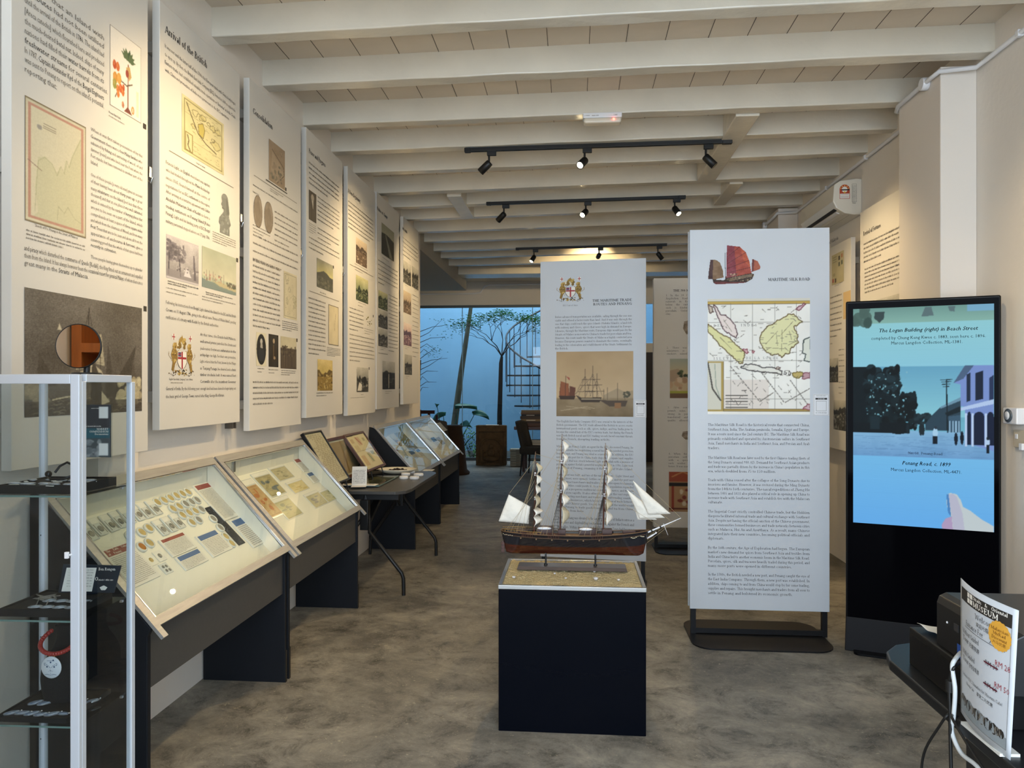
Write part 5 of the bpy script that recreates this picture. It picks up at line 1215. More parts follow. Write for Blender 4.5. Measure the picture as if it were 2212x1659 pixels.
# things lying on the table
Z4 = lambda x, y: (x / 6.144 + 620, y / 6.144 + 900)
def on_table(x_, y_, z=TZ): return onZ(*Z4(x_, y_), z)
a, b_, c_ = on_table(760, 935), on_table(1205, 945), on_table(1480, 800)
t = thing('glass_slab', 'dark picture sheet under a thick glass slab on the folding table', 'picture', ((a.x + b_.x) / 2 + .0, 5.78, TZ))
w, h = b_.x - a.x, 0.62
MB().box((-w / 2, -.30, 0), (w / 2, h - .30, .004)).build('backing', M['black'], t)
c = Cv(60, 90, '5c5c44'); c.grad('6b6a4c', '3f4338'); c.noise(4, .10); c.blobs(60, 0, .1, 1, .9, .03, .1, ['8a8660', '3a3e34', '6f6c4c', '2c2f2a'], .6, 3); c.poly([(.3, 0), (.55, 0), (.4, 1), (.1, 1)], 'a39a68', .5); c.rect(0, .8, 1, 1, '4f6264', .7)
c.mesh('picture_sheet', w * .94, h * .94, M['gloss'], t, Matrix.Translation((0, 0.0, .005)) @ Matrix.Rotation(R(-90), 4, 'X') @ Matrix.Translation((0, 0, -.28)))
MB().box((-w / 2, -.30, .006), (w / 2, h - .30, .014)).build('glass_plate', M['glass'], t)
MB().box((-w / 2, -.302, .006), (w / 2, -.30, .014)).box((w / 2, -.30, .006), (w / 2 + .002, h - .30, .014)).build('glass_edge', M['glassedge'], t)
def table_card(name, label, x_, y_, w, h, rot, tall=0, z=TZ, m=None):
    p = on_table(x_, y_, z); o = thing(name, label, 'card', (p.x, p.y, z), rot, 'printed cards on the folding table')
    MB().box((-w / 2, -h / 2, 0), (w / 2, h / 2, .003)).build('card', m or M['card'], o)
    ik = Ink()
    for k in range(5): ik.greek(-w * .42, w * .42, h * (.3 - k * .15), h * .1, 0, 1, k)
    ik.build('printed_text', INKS, o, (0, 0, .0036), (R(-90), 0, 0)); return o
table_card('label_card', 'long white card on the front edge of the glass slab', 960, 905, .27, .10, 0, z=TZ + .015)
table_card('label_card', 'small white card at the far right end of the folding table', 1880, 712, .09, .11, 0)
table_card('label_card', 'pale pink card half under the plate', 1290, 697, .12, .12, 0, m=mat('card_pink', L('e6cfbe'), .6))
p = on_table(800, 850); o = thing('tent_card', 'folded white card standing up before the dark brown frame', 'card', (-1.61, 5.46, TZ + .0145), R(12))
MB().hexa([(-.055, -.02, 0), (.055, -.02, 0), (.055, -.018, 0), (-.055, -.018, 0), (-.055, .03, .14), (.055, .03, .14), (.055, .032, .14), (-.055, .032, .14)]).box((-.055, -.09, 0), (.055, -.02, .002)).build('card', M['card'], o)
ik = Ink()
for k in range(9): ik.greek(-.045, .045, .02 + k * .012, .009, 0, 1, k)
ik.build('printed_text', INKS, o, (0, -.0212, 0), (R(-19), 0, 0))
p = on_table(1590, 690, TZ); o = thing('plate', 'shallow white oval plate holding dark nutmegs near the end of the folding table', 'plate', (p.x, min(p.y, 6.36), TZ))
prp = [(0.0, .006), (.07, .006), (.13, .022), (.165, .040), (.172, .044), (.170, .038), (.13, .014), (.075, 0), (0, 0)]
MB().lathe(prp, (0, 0, 0), 40, sy=.8).build('dish', mat('cream_glaze', L('efe6cf'), .2), o)
mnut = mat('nutmeg_brown', L('3a2418'), .6, noise=(60, .5), bump=(80, .6)); pl = o
q = random.Random(9); nut = MB().ball((0, 0, 0), .013, 10, sc=(1.15, 1, .9)).build('nutmeg', mnut); n0 = True
spots = [(q.gauss(0, .055), q.gauss(0, .03)) for _ in range(34)]
for k, (x_, y_) in enumerate(spots):
    x_ = max(-.12, min(.12, x_)); y_ = max(-.07, min(.07, y_)); z_ = .020 + max(0, .018 - abs(x_) * .2) * (k % 3) / 2
    o = nut if n0 else nut.copy()
    if not n0: C.objects.link(o)
    n0 = False; o.location = pl.location + Vector((x_, y_, z_)); o.rotation_euler = (0, 0, q.uniform(0, 3))
    tag(o, 'dark wrinkled nutmeg heaped on the oval plate', 'nutmeg', 'nutmegs on the plate')
msh = mat('white_glaze', L('efedea'), .25); LB = ['at the back', 'left of the group', 'at the right end', 'square one at front left', 'at the front right']
for k, (x_, y_, w_, h_) in enumerate([(1635, 752, .085, .05), (1575, 785, .08, .05), (1745, 790, .085, .055), (1550, 828, .075, .05), (1690, 832, .08, .055)]):
    p = on_table(x_, y_); o = thing('porcelain_box', 'small white porcelain box on the folding table, %s of five' % LB[k].replace(' of the group', ''), 'box', (p.x, p.y, TZ), q.uniform(-.2, .2), 'white porcelain boxes on the folding table')
    MB().lathe([(0, 0), (.9, 0), (1, .25), (1, .7), (.9, .95), (.6, 1.0), (0, 1.02)], (0, 0, 0), 24).build('shell', msh, o)
    ch = o.children[0] if o.children else kids(o)[0]
    for v in ch.data.vertices: v.co.x *= w_ / 2; v.co.y *= h_ / 2 * 1.2; v.co.z *= .026

# ================================================================ FREE-STANDING BOARDS
def standing_board(p0, p1, ztop, zbot, label, base=True, cool='panel_cool', bx=(0, 0)):
    v = Vector((p1[0] - p0[0], p1[1] - p0[1])); w = v.length
    t = thing('standing_board', label, 'display board', (p0[0], p0[1], 0), math.atan2(v.y, v.x), 'free-standing display boards')
    h = ztop - zbot
    MB().box((0, 0, zbot), (w, .010, ztop)).build('front_board', M[cool], t, bevel=.0015)
    MB().box((-.004, .044, zbot + .005), (w - .004, .054, ztop - .002)).build('rear_board', M[cool], t, bevel=.0015)
    f = MB()
    for x0 in (.008, w - .038): f.box((x0, .012, .005), (x0 + .03, .042, ztop - .02))
    f.box((.038, .012, .012), (w - .038, .042, .042)).box((.038, .012, zbot + .05), (w - .038, .042, zbot + .08)).box((.038, .012, ztop - .06), (w - .038, .042, ztop - .03))
    f.build('steel_frame', M['blackm'], t)
    r_ = .12; cx, cy = w / 2 + bx[0], .02 + bx[1]; hw, hh = .40, .27; pts = []
    for sx, sy, a0 in ((1, 1, 0), (-1, 1, 90), (-1, -1, 180), (1, -1, 270)):
        for k in range(7): a = R(a0 + 15 * k); pts.append((cx + sx * (hw - r_) + r_ * math.cos(a), cy + sy * (hh - r_) + r_ * math.sin(a)))
    MB().prism(pts, 2, 0.0, .008).build('base_plate', M['blackm'], t)
    t.matrix_basis = Matrix.Translation(t.location) @ t.rotation_euler.to_matrix().to_4x4()
    return t
def serif_block(ik, t, xl, xr, ys, y1, txts, size=None, mi=1, dark=1):
    """ys: baseline pixel height of the first line, y1: of the last"""
    n = len(txts); a = T_local(t, xl, ys); b_ = T_local(t, xl, y1); x1 = T_local(t, xr, ys)[0]
    st = (a[1] - b_[1]) / max(1, n - 1); size = size or st * .86
    for k, s_ in enumerate(txts):
        ik.serif(s_.rstrip('~'), a[0], a[1] - st * k, size, x1 - a[0], 'L' if s_.endswith('~') else 'J', False, dark)
def scan_card(t, tl, tr, bl, label=None):
    x0, x1, z0, z1 = rect_of(t, tl, tr, bl)
    MB().box((x0, -.004, z0), (x1, 0, z1)).build('scan_card', M['white'], t, bevel=.001)
    ik = Ink(); w, h = x1 - x0, z1 - z0
    ik.ring(x0 + .004, z0 + .004, x1 - .004, z1 - .004, .0012, 2); ik.rect(x0 + w * .14, z0 + h * .74, x1 - w * .14, z0 + h * .82, 1)
    ik.greek(x0 + w * .2, x1 - w * .2, z0 + h * .90, .006, 0, 0, 1); ik.greek(x0 + w * .15, x1 - w * .15, z0 + h * .12, .007, 1, 1, 2)
    ik.ring(x0 + w * .18, z0 + h * .22, x1 - w * .18, z0 + h * .68, .0015, 0)
    ik.build('card_print', INKS, t, (0, -.0048, 0))
    ik = Ink(); ik.serif('SCAN ME', (x0 + x1) / 2, z0 + h * .755, h * .07, None, 'C', True); ik.build('card_lettering', [M['white']], t, (0, -.0054, 0))

A0, A1 = (0.696, 4.543), (1.513, 4.543)
t = standing_board(A0, A1, 2.445, .16, 'white standing board headed MARITIME SILK ROAD, with a red junk and a large map', bx=(-.02, 0))
ik = Ink(); a = T_local(t, 1659, 607); b_ = T_local(t, 1750, 607); ik.serif('MARITIME SILK ROAD', a[0], a[1], .026, b_[0] - a[0], 'J', True, 1)
TX = [(918, 968, ['The Maritime Silk Road is the historical route that connected China,', 'Southeast Asia, India, The Arabian peninsula, Somalia, Egypt and Europe.', 'It was a route used since the 2nd century BC. The Maritime Silk Road was', 'primarily established and operated by Austronesian sailors in Southeast', 'Asia, Tamil merchants in India and Southeast Asia, and Persian and Arab', 'traders.~']),
      (989, 1018, ['The Maritime Silk Road was later used by the first Chinese trading fleets of', 'the Song Dynasty around 900 AD. Demand for Southeast Asian products', "and trade was partially driven by the increase in China's population in this", 'era, which doubled from 75 to 150 million.~']),
      (1037, 1085, ['Trade with China ceased after the collapse of the Song Dynasty due to', 'invasions and famine. However, it was restored during the Ming Dynasty', 'from the 14th to 16th centuries. The naval expeditions of Zheng He', 'between 1405 and 1431 also played a critical role in opening up China to', 'increase trade with Southeast Asia and establish ties with the Malaccan', 'sultanate.~']),
      (1105, 1163, ['The Imperial Court strictly controlled Chinese trade, but the Hokkien', 'diaspora facilitated informal trade and cultural exchange with Southeast', 'Asia. Despite not having the official sanction of the Chinese government,', 'these communities formed businesses and trade networks between cities', 'such as Malacca, Hoi An and Ayutthaya. As a result, many Chinese', 'integrated into their new countries, becoming political officials and', 'diplomats.~']),
      (1183, 1222, ['By the 16th century, the Age of Exploration had begun. The European', "market's new demand for spices from Southeast Asia and textiles from", 'India and China led to another economic boom in the Maritime Silk Road.', 'Porcelain, spices, silk and tea were heavily traded during this period, and', 'many more ports were opened in different countries.~']),
      (1241, 1281, ['In the 1700s, the British needed a new port, and Penang caught the eye of', 'the East India Company. Through them, a new port was established. In', 'addition, ships coming to and from China would stop by for some trading,', 'supplies and repairs. This brought merchants and traders from all over to', 'settle in Penang and bolstered its economic growth.~'])]
for y0, y1, tx in TX: serif_block(ik, t, 1529, 1749, y0 + 2, y1 + 2, tx)
ik.build('printed_text', INKS, t, (0, EPS, 0))
# the red junk, cut out on white
ZA = lambda x, y: ((x - 190) / 470, (y - 190) / 350)
c = Cv(130, 97, 'ffffff', clear=True)
def zp(L_): return [ZA(x_, y_) for x_, y_ in L_]
c.poly(zp([(215, 318), (270, 322), (300, 345), (325, 410), (330, 475), (275, 486), (195, 486), (200, 420)]), '8a6a4c'); c.poly(zp([(215, 318), (240, 322), (235, 486), (195, 486), (200, 420)]), '4f3230')
c.poly(zp([(355, 198), (468, 212), (520, 260), (552, 340), (568, 440), (350, 478)]), 'b04a3a'); c.poly(zp([(355, 198), (420, 206), (440, 470), (350, 478)]), '8c3844'); c.poly(zp([(470, 214), (520, 260), (552, 340), (560, 400), (500, 330)]), 'c85a38', .8)
for a_, b2 in [((357, 300), (468, 214)), ((355, 360), (520, 262)), ((353, 400), (545, 330)), ((352, 435), (560, 390))]: c.line(zp([a_, b2]), .010, '5e2a2c', .8)
c.poly(zp([(570, 316), (620, 335), (645, 385), (640, 408), (566, 432)]), 'b05a40'); c.poly(zp([(570, 316), (590, 322), (585, 425), (566, 432)]), '7a3a34')
c.line(zp([(340, 262), (345, 480)]), .016, '3c2a24'); c.line(zp([(328, 300), (300, 470)]), .006, '6a5a50')
c.poly(zp([(232, 486), (330, 494), (350, 478), (560, 440), (592, 444), (575, 490), (520, 520), (260, 532), (240, 518)]), '3e2e26'); c.poly(zp([(360, 482), (560, 446), (575, 452), (560, 470), (380, 505)]), '8f7a60', .8); c.poly(zp([(245, 510), (520, 512), (500, 524), (258, 532)]), '7c3030', .8)
c.blobs(40, .35, .72, .85, .9, .008, .02, ['c9b48c', '5a4638', '8a7458'], .7, 3); c.noise(14, .07, c.al)
picture(t, c, (1528, 528), 1647, (1528, 617), 'junk_print')
# the map of the archipelago
MX = lambda x, y: ((x - 193) / 872, (y - 650) / 990)
c = Cv(230, 255, 'f3f1e8'); c.noise(3, .03); c.put((c.X > .15) & (c.X < .6) & (c.Y > .70) & (c.Y < .95), 'e0cfc2', .6); c.noise(8, .02)
c.rect(0, 0, 1, .022, 'd9d4c4'); c.rect(0, .022, 1, .034, '8a7a3c'); c.rect(0, .026, 1, .044, 'cda94a'); c.rect(0, .044, 1, .049, '5c4a30'); c.rect(0, .955, 1, .97, 'b99a48'); c.rect(0, .951, 1, .955, '5c4a30'); c.rect(0, .97, 1, .974, '5c4a30')
for g in (390, 578, 768, 950): c.line([MX(g, 690), MX(g, 1590)], .0035, '6f6a60', .7)
for g in (853, 1018, 1180, 1342, 1506): c.line([MX(190, g), MX(1065, g)], .0035, '6f6a60', .7)
def isl(L_, fill, edge, w=.009, closed=True):
    p_ = [MX(x_, y_) for x_, y_ in L_]; q = random.Random(len(L_)); pp = []
    for i in range(len(p_) - (0 if closed else 1)):
        a_, b2 = p_[i], p_[(i + 1) % len(p_)]
        for k in range(4): pp.append((a_[0] + (b2[0] - a_[0]) * k / 4 + q.uniform(-.006, .006) * (k > 0), a_[1] + (b2[1] - a_[1]) * k / 4 + q.uniform(-.006, .006) * (k > 0)))
    if fill: c.poly(pp, fill)
    c.line(pp + ([pp[0]] if closed else []), w, edge)
isl([(640, 1010), (655, 940), (700, 890), (760, 862), (800, 835), (850, 810), (895, 785), (930, 790), (960, 815), (1002, 850), (960, 880), (930, 890), (945, 930), (965, 960), (955, 1000), (970, 1030), (930, 1060), (900, 1080), (890, 1120), (850, 1130), (825, 1155), (800, 1125), (750, 1135), (700, 1110), (670, 1075), (655, 1050)], 'e6e4aa', '6a5528')
isl([(195, 865), (230, 890), (270, 920), (330, 965), (385, 985), (410, 1020), (445, 1050), (480, 1080), (512, 1110), (510, 1150), (495, 1200), (470, 1205), (430, 1165), (390, 1130), (340, 1080), (290, 1040), (250, 990), (215, 950), (195, 930)], 'e4e09c', '6a5528')
isl([(245, 700), (270, 720), (300, 780), (350, 790), (390, 830), (430, 880), (450, 950), (440, 985), (400, 962), (350, 930), (320, 890), (290, 820), (270, 770)], 'ecdcd4', '5c3c40')
isl([(475, 1238), (520, 1210), (600, 1215), (680, 1242), (760, 1240), (830, 1270), (825, 1300), (740, 1285), (640, 1275), (560, 1265)], 'ebe8dc', '3a3634')
isl([(1070, 985), (1020, 1000), (1005, 1050), (1000, 1110), (1032, 1130), (1015, 1180), (1070, 1190)], 'e4e6d6', '33403c')
isl([(915, 1290), (960, 1275), (1000, 1280), (1005, 1310), (970, 1330), (930, 1322)], 'c9b060', '7a6a2c'); isl([(1010, 1290), (1065, 1280), (1065, 1330), (1000, 1335)], 'c99aa0', '8a4a58'); isl([(945, 745), (1010, 695), (1030, 700), (970, 755)], 'd9b4bc', '7c3a4a'); isl([(490, 1085), (530, 1080), (545, 1110), (525, 1118)], 'd9a8ac', '8a3a44', .007); isl([(575, 1095), (598, 1100), (590, 1115), (575, 1110)], 'e0b0b4', '8a3a44', .006); isl([(1005, 1595), (1040, 1555), (1065, 1550), (1065, 1600)], 'd9b4bc', '9a4a58')
isl([(790, 1235), (815, 1238), (812, 1250), (775, 1252)], 'd0c8b8', '5a3a30', .006); isl([(850, 1275), (870, 1285), (862, 1300), (845, 1295)], None, '4a4440', .006); isl([(890, 1270), (905, 1285), (900, 1305), (882, 1300)], None, '4a4440', .006)
isl([(195, 700), (230, 715), (245, 760), (210, 770)], 'c9b8a4', '5a4038')
for a_, b2 in [((690, 1040), (790, 930)), ((780, 950), (790, 1050)), ((830, 920), (825, 1100)), ((890, 930), (910, 1000)), ((880, 1050), (960, 1010)), ((700, 1070), (850, 1080)), ((820, 960), (920, 850)), ((300, 980), (400, 1080)), ((330, 830), (400, 930))]: c.line([MX(*a_), MX(*b2)], .004, '6a6040', .8)
c.rect(0, .540, .160, .975, 'b89a48'); c.rect(0, .553, .133, .960, 'd8d4c0'); c.line([MX(195, 1200), MX(215, 1300), MX(235, 1420), MX(270, 1470), MX(305, 1520)], .014, '4a443c'); c.line([MX(255, 1210), MX(265, 1400), MX(300, 1500)], .008, '8a9a88', .8); c.rect(.153, .54, .160, .975, '5c4a30')
q = random.Random(5)
for _ in range(170):
    x_, y_ = q.uniform(.02, .92), q.uniform(.06, .93)
    if x_ < .17 and y_ > .52: continue
    l_ = q.uniform(.015, .05); an = q.choice([0, 0, 0, -.6, .7]) if y_ < .7 else q.choice([.8, .9, -.8, 0]); c.line([(x_, y_), (x_ + l_ * math.cos(an), y_ + l_ * math.sin(an))], .0045, '5c544a', .8)
for k in range(5): c.line([MX(350, 1480 + k * 25), MX(535, 1478 + k * 25)], .005 if k % 2 else .009, '4a443c')
for a_ in ((390, 1230, 640, 1530), (660, 1290, 850, 1540), (900, 1350, 1050, 1560), (1060, 1420, 850, 1540), (640, 1530, 760, 1450)):
    x0, y0, x1, y1 = a_
    for k in range(12): u = k / 12; c.line([MX(x0 + (x1 - x0) * u, y0 + (y1 - y0) * u), MX(x0 + (x1 - x0) * (u + .05), y0 + (y1 - y0) * (u + .05))], .008, '5c544a', .8)
picture(t, c, (1528.5, 646), 1749.5, (1528.5, 895), 'map_print')
ik = Ink()
for s_, x_, y_, x2 in [('DES', 1541, 706, 1557), ('INDES', 1600, 705, 1632), ('ISLES', 1541, 777, 1582), ('DE LA SONDE', 1611, 776, 1683)]:
    a = T_local(t, x_, y_); b_ = T_local(t, x2, y_); ik.serif(s_, a[0], a[1], .022, b_[0] - a[0], 'J', False, 1, gap=.35)
ik.build('map_lettering', INKS, t, (0, EPS * 2, 0))
scan_card(t, (1756, 851), 1791, (1756, 898))

B0_, B1_ = (-0.257, 5.67), (0.533, 5.565)
t = standing_board(B0_, B1_, 2.455, .20, 'white standing board headed THE MARITIME TRADE ROUTES AND PENANG, behind the model ship')
ik = Ink()
for s_, y_ in (('THE MARITIME TRADE', 650), ('ROUTES AND PENANG', 658)):
    b_ = T_local(t, 1365, y_); ik.serif(s_, b_[0], b_[1], .0275, None, 'R', True, 1)
a = T_local(t, 1232, 661); ik.serif('EIC Coat of Arms', a[0], a[1], .016, None, 'C', False, 1)
serif_block(ik, t, 1199, 1365, 687, 755, ['Before advanced transportation was available, sailing through the seas was', 'viable and offered a faster route than land. And it was only through the', 'seas that ships could reach the spice islands (Maluku Islands), a land rich', 'with nutmeg and cloves, spices that were high in demand in Europe.', 'Likewise, through the Maritime route, European ships would pass by the', 'Straits of Malacca en route to China to trade for porcelain and tea.', 'However, this route made the Straits of Malacca a highly contested area', 'because European powers wanted to dominate the routes, eventually', 'leading to the colonisation and establishment of the Straits Settlements by', 'the British.~'])
serif_block(ik, t, 1202, 1367, 912, 950, ['The English East India Company (EIC) was crucial to the interests of the', 'British government. The EIC trade allowed the British to access exotic', 'international goods such as silk, spices, indigo, and tea. India grew to', "become the central hub of the EIC's eastern trade, but during the French", 'wars, both British naval and EIC trading vessels faced constant threats', 'from the French, disrupting trading activity.~'])
serif_block(ik, t, 1202, 1368, 966, 1012, ['When Captain Francis Light, an agent for the EIC, discovered Penang, he', 'found it suitable for establishing a naval base. India needed protection', 'from the east, and Penang was ideal as a naval base. In addition, the EIC', 'needed a safe port for its China trade ships to do repairs and supplies', 'voyages. A deal was struck between Light and Kedah with a promise of', "protection against Kedah's powerful neighbours, and in 1786, Light took", 'possession of Penang, renaming it the Prince of Wales Island.~'])
serif_block(ik, t, 1203, 1369, 1027, 1104, ['Later, a fort was built, and two of the earliest streets - Light Street and', 'Beach Street, were opened. Settlers were invited, and the port was', 'free to attract merchants and traders, who were open to claiming', 'land the settlers could justify it. As a result, its population expanded', 'to become a prosperous multiracial centre of commerce, and the new', 'colony grew rapidly. It also offered a base for the vast regional', 'trade, attracting merchants and traders from surrounding countries', 'to establish businesses, which brought the tropical trade between', 'Indian and Chinese goods. Vessels from around the world would', 'call in Penang to trade goods from India and tea from China,', 'and spices from India.~'])
serif_block(ik, t, 1204, 1370, 1120, 1150, ['In 1805, Penang was elevated to the fourth presidency of India to serve as a', 'naval base and shipbuilding centre to defend against the French and', 'their allies. Within 45 years of its founding, George Town had become a', 'well established, multicultural town with a population of around~'])
ik.build('printed_text', INKS, t, (0, EPS, 0))
c = coat_of_arms(130, 120); picture(t, c, (1201, 598), 1264, (1201, 653), 'coat_of_arms')
c = Cv(170, 145, 'c9a878'); c.grad('c2a274', 'cfb184', 0, .7); c.noise(3, .04); c.rect(0, .72, 1, 1, '9a8460'); c.grad('a08a66', '8a7452', .72, 1); c.noise(9, .07, c.Y > .72)
SB = lambda x_, y_: ((x_ - 210) / 690, (y_ - 915) / 575)
sb = lambda L_: [SB(*q_) for q_ in L_]
c.poly(sb([(640, 1300), (760, 1240), (820, 1270), (900, 1260), (900, 1330), (640, 1330)]), 'a89474', .7)
c.poly(sb([(250, 1178), (320, 1200), (330, 1290), (385, 1240), (375, 1330), (240, 1330), (235, 1290)]), '8a5034'); c.poly(sb([(255, 1180), (322, 1200), (315, 1310), (245, 1300)]), 'a05a34'); c.poly(sb([(330, 1220), (385, 1235), (375, 1320), (330, 1310)]), '6f3f2c'); c.line(sb([(292, 1320), (295, 1130)]), .006, '4a3426'); c.poly(sb([(298, 1132), (332, 1150), (328, 1170), (312, 1150)]), 'b0483a'); c.poly(sb([(232, 1310), (385, 1310), (370, 1342), (245, 1342)]), '4a3628')
for x_, y0 in ((472, 1070), (540, 1045), (576, 1110)):
    c.line(sb([(x_, y0), (x_, 1340)]), .007, '5c4a38')
    for k, yy in enumerate((1165, 1215, 1270)): w_ = 30 + k * 18; c.line(sb([(x_ - w_, yy), (x_ + w_, yy - 4)]), .006, '5c4a38')
    c.line(sb([(x_, y0 + 60), (x_ - 60, 1310)]), .004, '6f5c48'); c.line(sb([(x_, y0 + 60), (x_ + 50, 1310)]), .004, '6f5c48')
for x_ in (472, 540): c.line(sb([(x_, y0 + 20), (385, 1290)]), .004, '6f5c48')
c.poly(sb([(385, 1300), (440, 1325), (620, 1320), (600, 1365), (440, 1365)]), '4a3c30'); c.line(sb([(440, 1338), (605, 1335)]), .012, 'c9b490')
c.poly(sb([(600, 1345), (850, 1350), (830, 1400), (690, 1400)]), '5c4c3c'); c.poly(sb([(735, 1370), (790, 1370), (790, 1418), (735, 1418)]), 'a07044')
for x_, y0 in ((640, 1250), (670, 1235), (698, 1250), (762, 1195), (800, 1260), (825, 1290)): c.line(sb([(x_, y0), (x_, 1345)]), .005, '6a5844')
c.blobs(16, .87, .62, .95, .70, .008, .018, ['4f4a38', '5c5a44'], .9, 3); c.line(sb([(250, 1440), (480, 1405), (560, 1420)]), .006, 'cdb894'); c.line(sb([(300, 1400), (520, 1425)]), .006, 'cdb894', .8)
picture(t, c, (1202, 760), 1368, (1202, 899), 'harbour_painting')
scan_card(t, (1371, 864), 1396, (1371, 902))

t = standing_board((0.734, 6.93), (1.53, 6.93), 2.50, .20, 'standing board headed THE 700, half hidden behind the Maritime Silk Road board', cool='panel', bx=(0.0, .0))
ik = Ink(); a = T_local(t, 1454, 630); ik.serif('THE 700-MILE', a[0], a[1], .030, None, 'L', True, 1)
serif_block(ik, t, 1438, 1530, 640, 680, ['1. In the 10 CE, the Chinese', 'Jingdezhen Kaolinite was', 'minerals in Kaolinite', 'below the earths surface,', 'such is kinder clay,', 'porcelain. Unfortunately,', 'clay.~'], .026)
serif_block(ik, t, 1440, 1530, 753, 766, ['2. There was a lot of', 'miniatures as it may cut', 'stockists mined vary'], .026)
serif_block(ik, t, 1442, 1530, 882, 910, ['3. After extraction, the', 'pounds mine, crumble', 'strong in porcelain,', 'transferred and placed', 'quality allowed crust'], .026)
serif_block(ik, t, 1444, 1530, 982, 1009, ['4. When the raw materials', 'porcelain will likely', 'with a specific task,', 'each worker who has', 'home. It was made~'], .026)
ik.build('printed_text', INKS, t, (0, EPS, 0))
c = Cv(60, 80, 'c9b48c'); c.grad('a8b0a0', 'cdb98c', 0, .4); c.poly([(0, .3), (.25, .25), (.5, .5), (0, .6)], 'b59a7c'); c.blobs(16, .2, .3, .8, .45, .03, .07, ['54603c', '3f4a30'], 1, 3); c.blobs(20, 0, .5, 1, .8, .05, .12, ['c9a27c', 'dcc4a4', 'b08a68'], .9, 4); c.rect(0, .82, 1, .88, 'a8a83c'); c.rect(0, .88, 1, 1, '7a5c40'); picture(t, c, (1447, 775), 1520, (1447, 860), 'landscape_print')
c = Cv(60, 80, 'b5895c'); c.rect(0, 0, 1, .25, 'a8492c'); c.rect(0, .27, 1, .36, '2c2420'); c.rect(.08, .36, .14, 1, 'a23a28'); c.blobs(10, .3, .45, .9, .8, .04, .09, ['2a2624', 'd9c8a8', '8a3a2c'], 1, 3); c.line([(.1, .12), (.4, 0), (.8, .14)], .04, 'd08a4c'); c.rect(0, .9, 1, .94, '6a2c20'); picture(t, c, (1445, 1019), 1520, (1445, 1105), 'workshop_print')
for tl_, tr_, bl_ in (((1475, 691), 1500, (1475, 723)), ((1472, 930), 1500, (1472, 950))):
    c = Cv(40, 40, 'e9e4da', clear=True); c.poly([(.1, .1), (.6, 0), (1, .2), (1, .9), (.3, 1), (.0, .6)], '9a8a78'); c.poly([(0, .6), (.3, 1), (1, .9), (1, 1), (.3, 1)], '4a4038'); c.noise(6, .2, c.al); picture(t, c, tl_, tr_, bl_, 'stone_print')
# ================================================================ PEDESTAL AND MODEL SHIP
mped = mat('gloss_navy_black', (0.0012, 0.002, 0.005), 0.14, spec=.10, bump=(7, 0.03), stretch=(1, 1, 3))
t = thing('pedestal', 'glossy blue-black box pedestal with a pale metal rim in the middle of the room', 'pedestal', (-0.01, 3.46, 0))
PW, PD = 0.318, 0.25
MB().box((-PW, -PD, 0), (PW, PD, 0.618)).build('plinth', mped, t, bevel=0.003)
f = MB(); e = .014
f.box((-PW - .002, -PD - .002, .618), (PW + .002, -PD + e, .636)).box((-PW - .002, PD - e, .618), (PW + .002, PD + .002, .636)).box((-PW - .002, -PD + e, .618), (-PW + e, PD - e, .636)).box((PW - e, -PD + e, .618), (PW + .002, PD - e, .636))
f.build('tray_rim', M['steel'], t, bevel=.002)
MB().box((-PW + e, -PD + e, .606), (PW - e, PD - e, .620)).build('tray_bed', M['steel'], t)
q = random.Random(2)
_n = [(q.uniform(0, 6.28), q.uniform(20, 90), q.uniform(20, 90), q.uniform(.0004, .0016)) for _ in range(26)]
def sandz(x, y):
    z = 0.629 + sum(a * math.sin(p + fx * x + fy * y) for p, fx, fy, a in _n) * .8
    return max(z, .621)
sd = MB().grid(lambda u, v: ((u - .5) * 2 * (PW - e - .001), (v - .5) * 2 * (PD - e - .001), sandz(u * 2, v * 2)), 110, 90)
o = sd.build('sand', mat('golden_sand', L('dcc898'), .9, noise=(160, .28), bump=(220, .9)), None, loc=(-0.01, 3.46, 0)); tag(o, 'coarse golden sand filling the tray on top of the pedestal', 'sand', kind='stuff')
gem = MB().lathe([(0, 0), (.006, .003), (.009, .008), (.006, .011), (0, .012)], (0, 0, 0), 8, smooth=False).build('glass_gem', mat('crystal', (.9, .9, .95), .05, spec=1.0, metal=.3)); g0 = True
for k, (px, py) in enumerate([(1127, 1227), (1110, 1247), (1198, 1238), (1222, 1248), (1284, 1234), (1287, 1251), (1336, 1252), (1350, 1233)]):
    p = onZ(px, py, .636); o = gem if g0 else gem.copy()
    if not g0: C.objects.link(o)
    g0 = False; o.location = (max(-.31, min(.29, p.x)), max(3.235, min(3.685, p.y)), .630); s_ = (1.4, 1.0, .7, .7, .9, 1.3, .8, .9)[k]; o.scale = (s_,) * 3
    tag(o, 'small clear glass gem lying in the sand, %s from the left' % ORD[[1, 0, 2, 3, 4, 5, 6, 7][k]], 'gem', 'glass gems in the sand')

SY = 3.52
t = thing('model_ship', 'three-masted model clipper with black and brown hull on a stand in the sand', 'model ship', (0, SY, 0.636))
def sp(px, py, dy=0.0):
    p = onY(px, py, SY); return Vector((p.x, p.y - SY + dy, p.z - .636))
mh = mat('ship_black', (.008, .010, .016), .12, coat=.6); mhb = mat('ship_mahogany', L('4a1f12'), .18, coat=.6, noise=(14, .5), stretch=(1, 6, 9)); mdeck = mat('deck_wood', L('7d5a3a'), .5, noise=(20, .3)); mspar = mat('spar_wood', L('5a2f1b'), .5)
msail = mat('sail_cloth', L('efe9dc'), .8, noise=(30, .06), bump=(40, .5)); msail2 = mat('furled_sail_cloth', L('cfc3a6'), .85, noise=(30, .15), bump=(40, .5)); mrope = mat('rigging_line', L('b7a37c'), .8); mrope2 = mat('rigging_dark', L('3b3530'), .8); mwht = M['white']
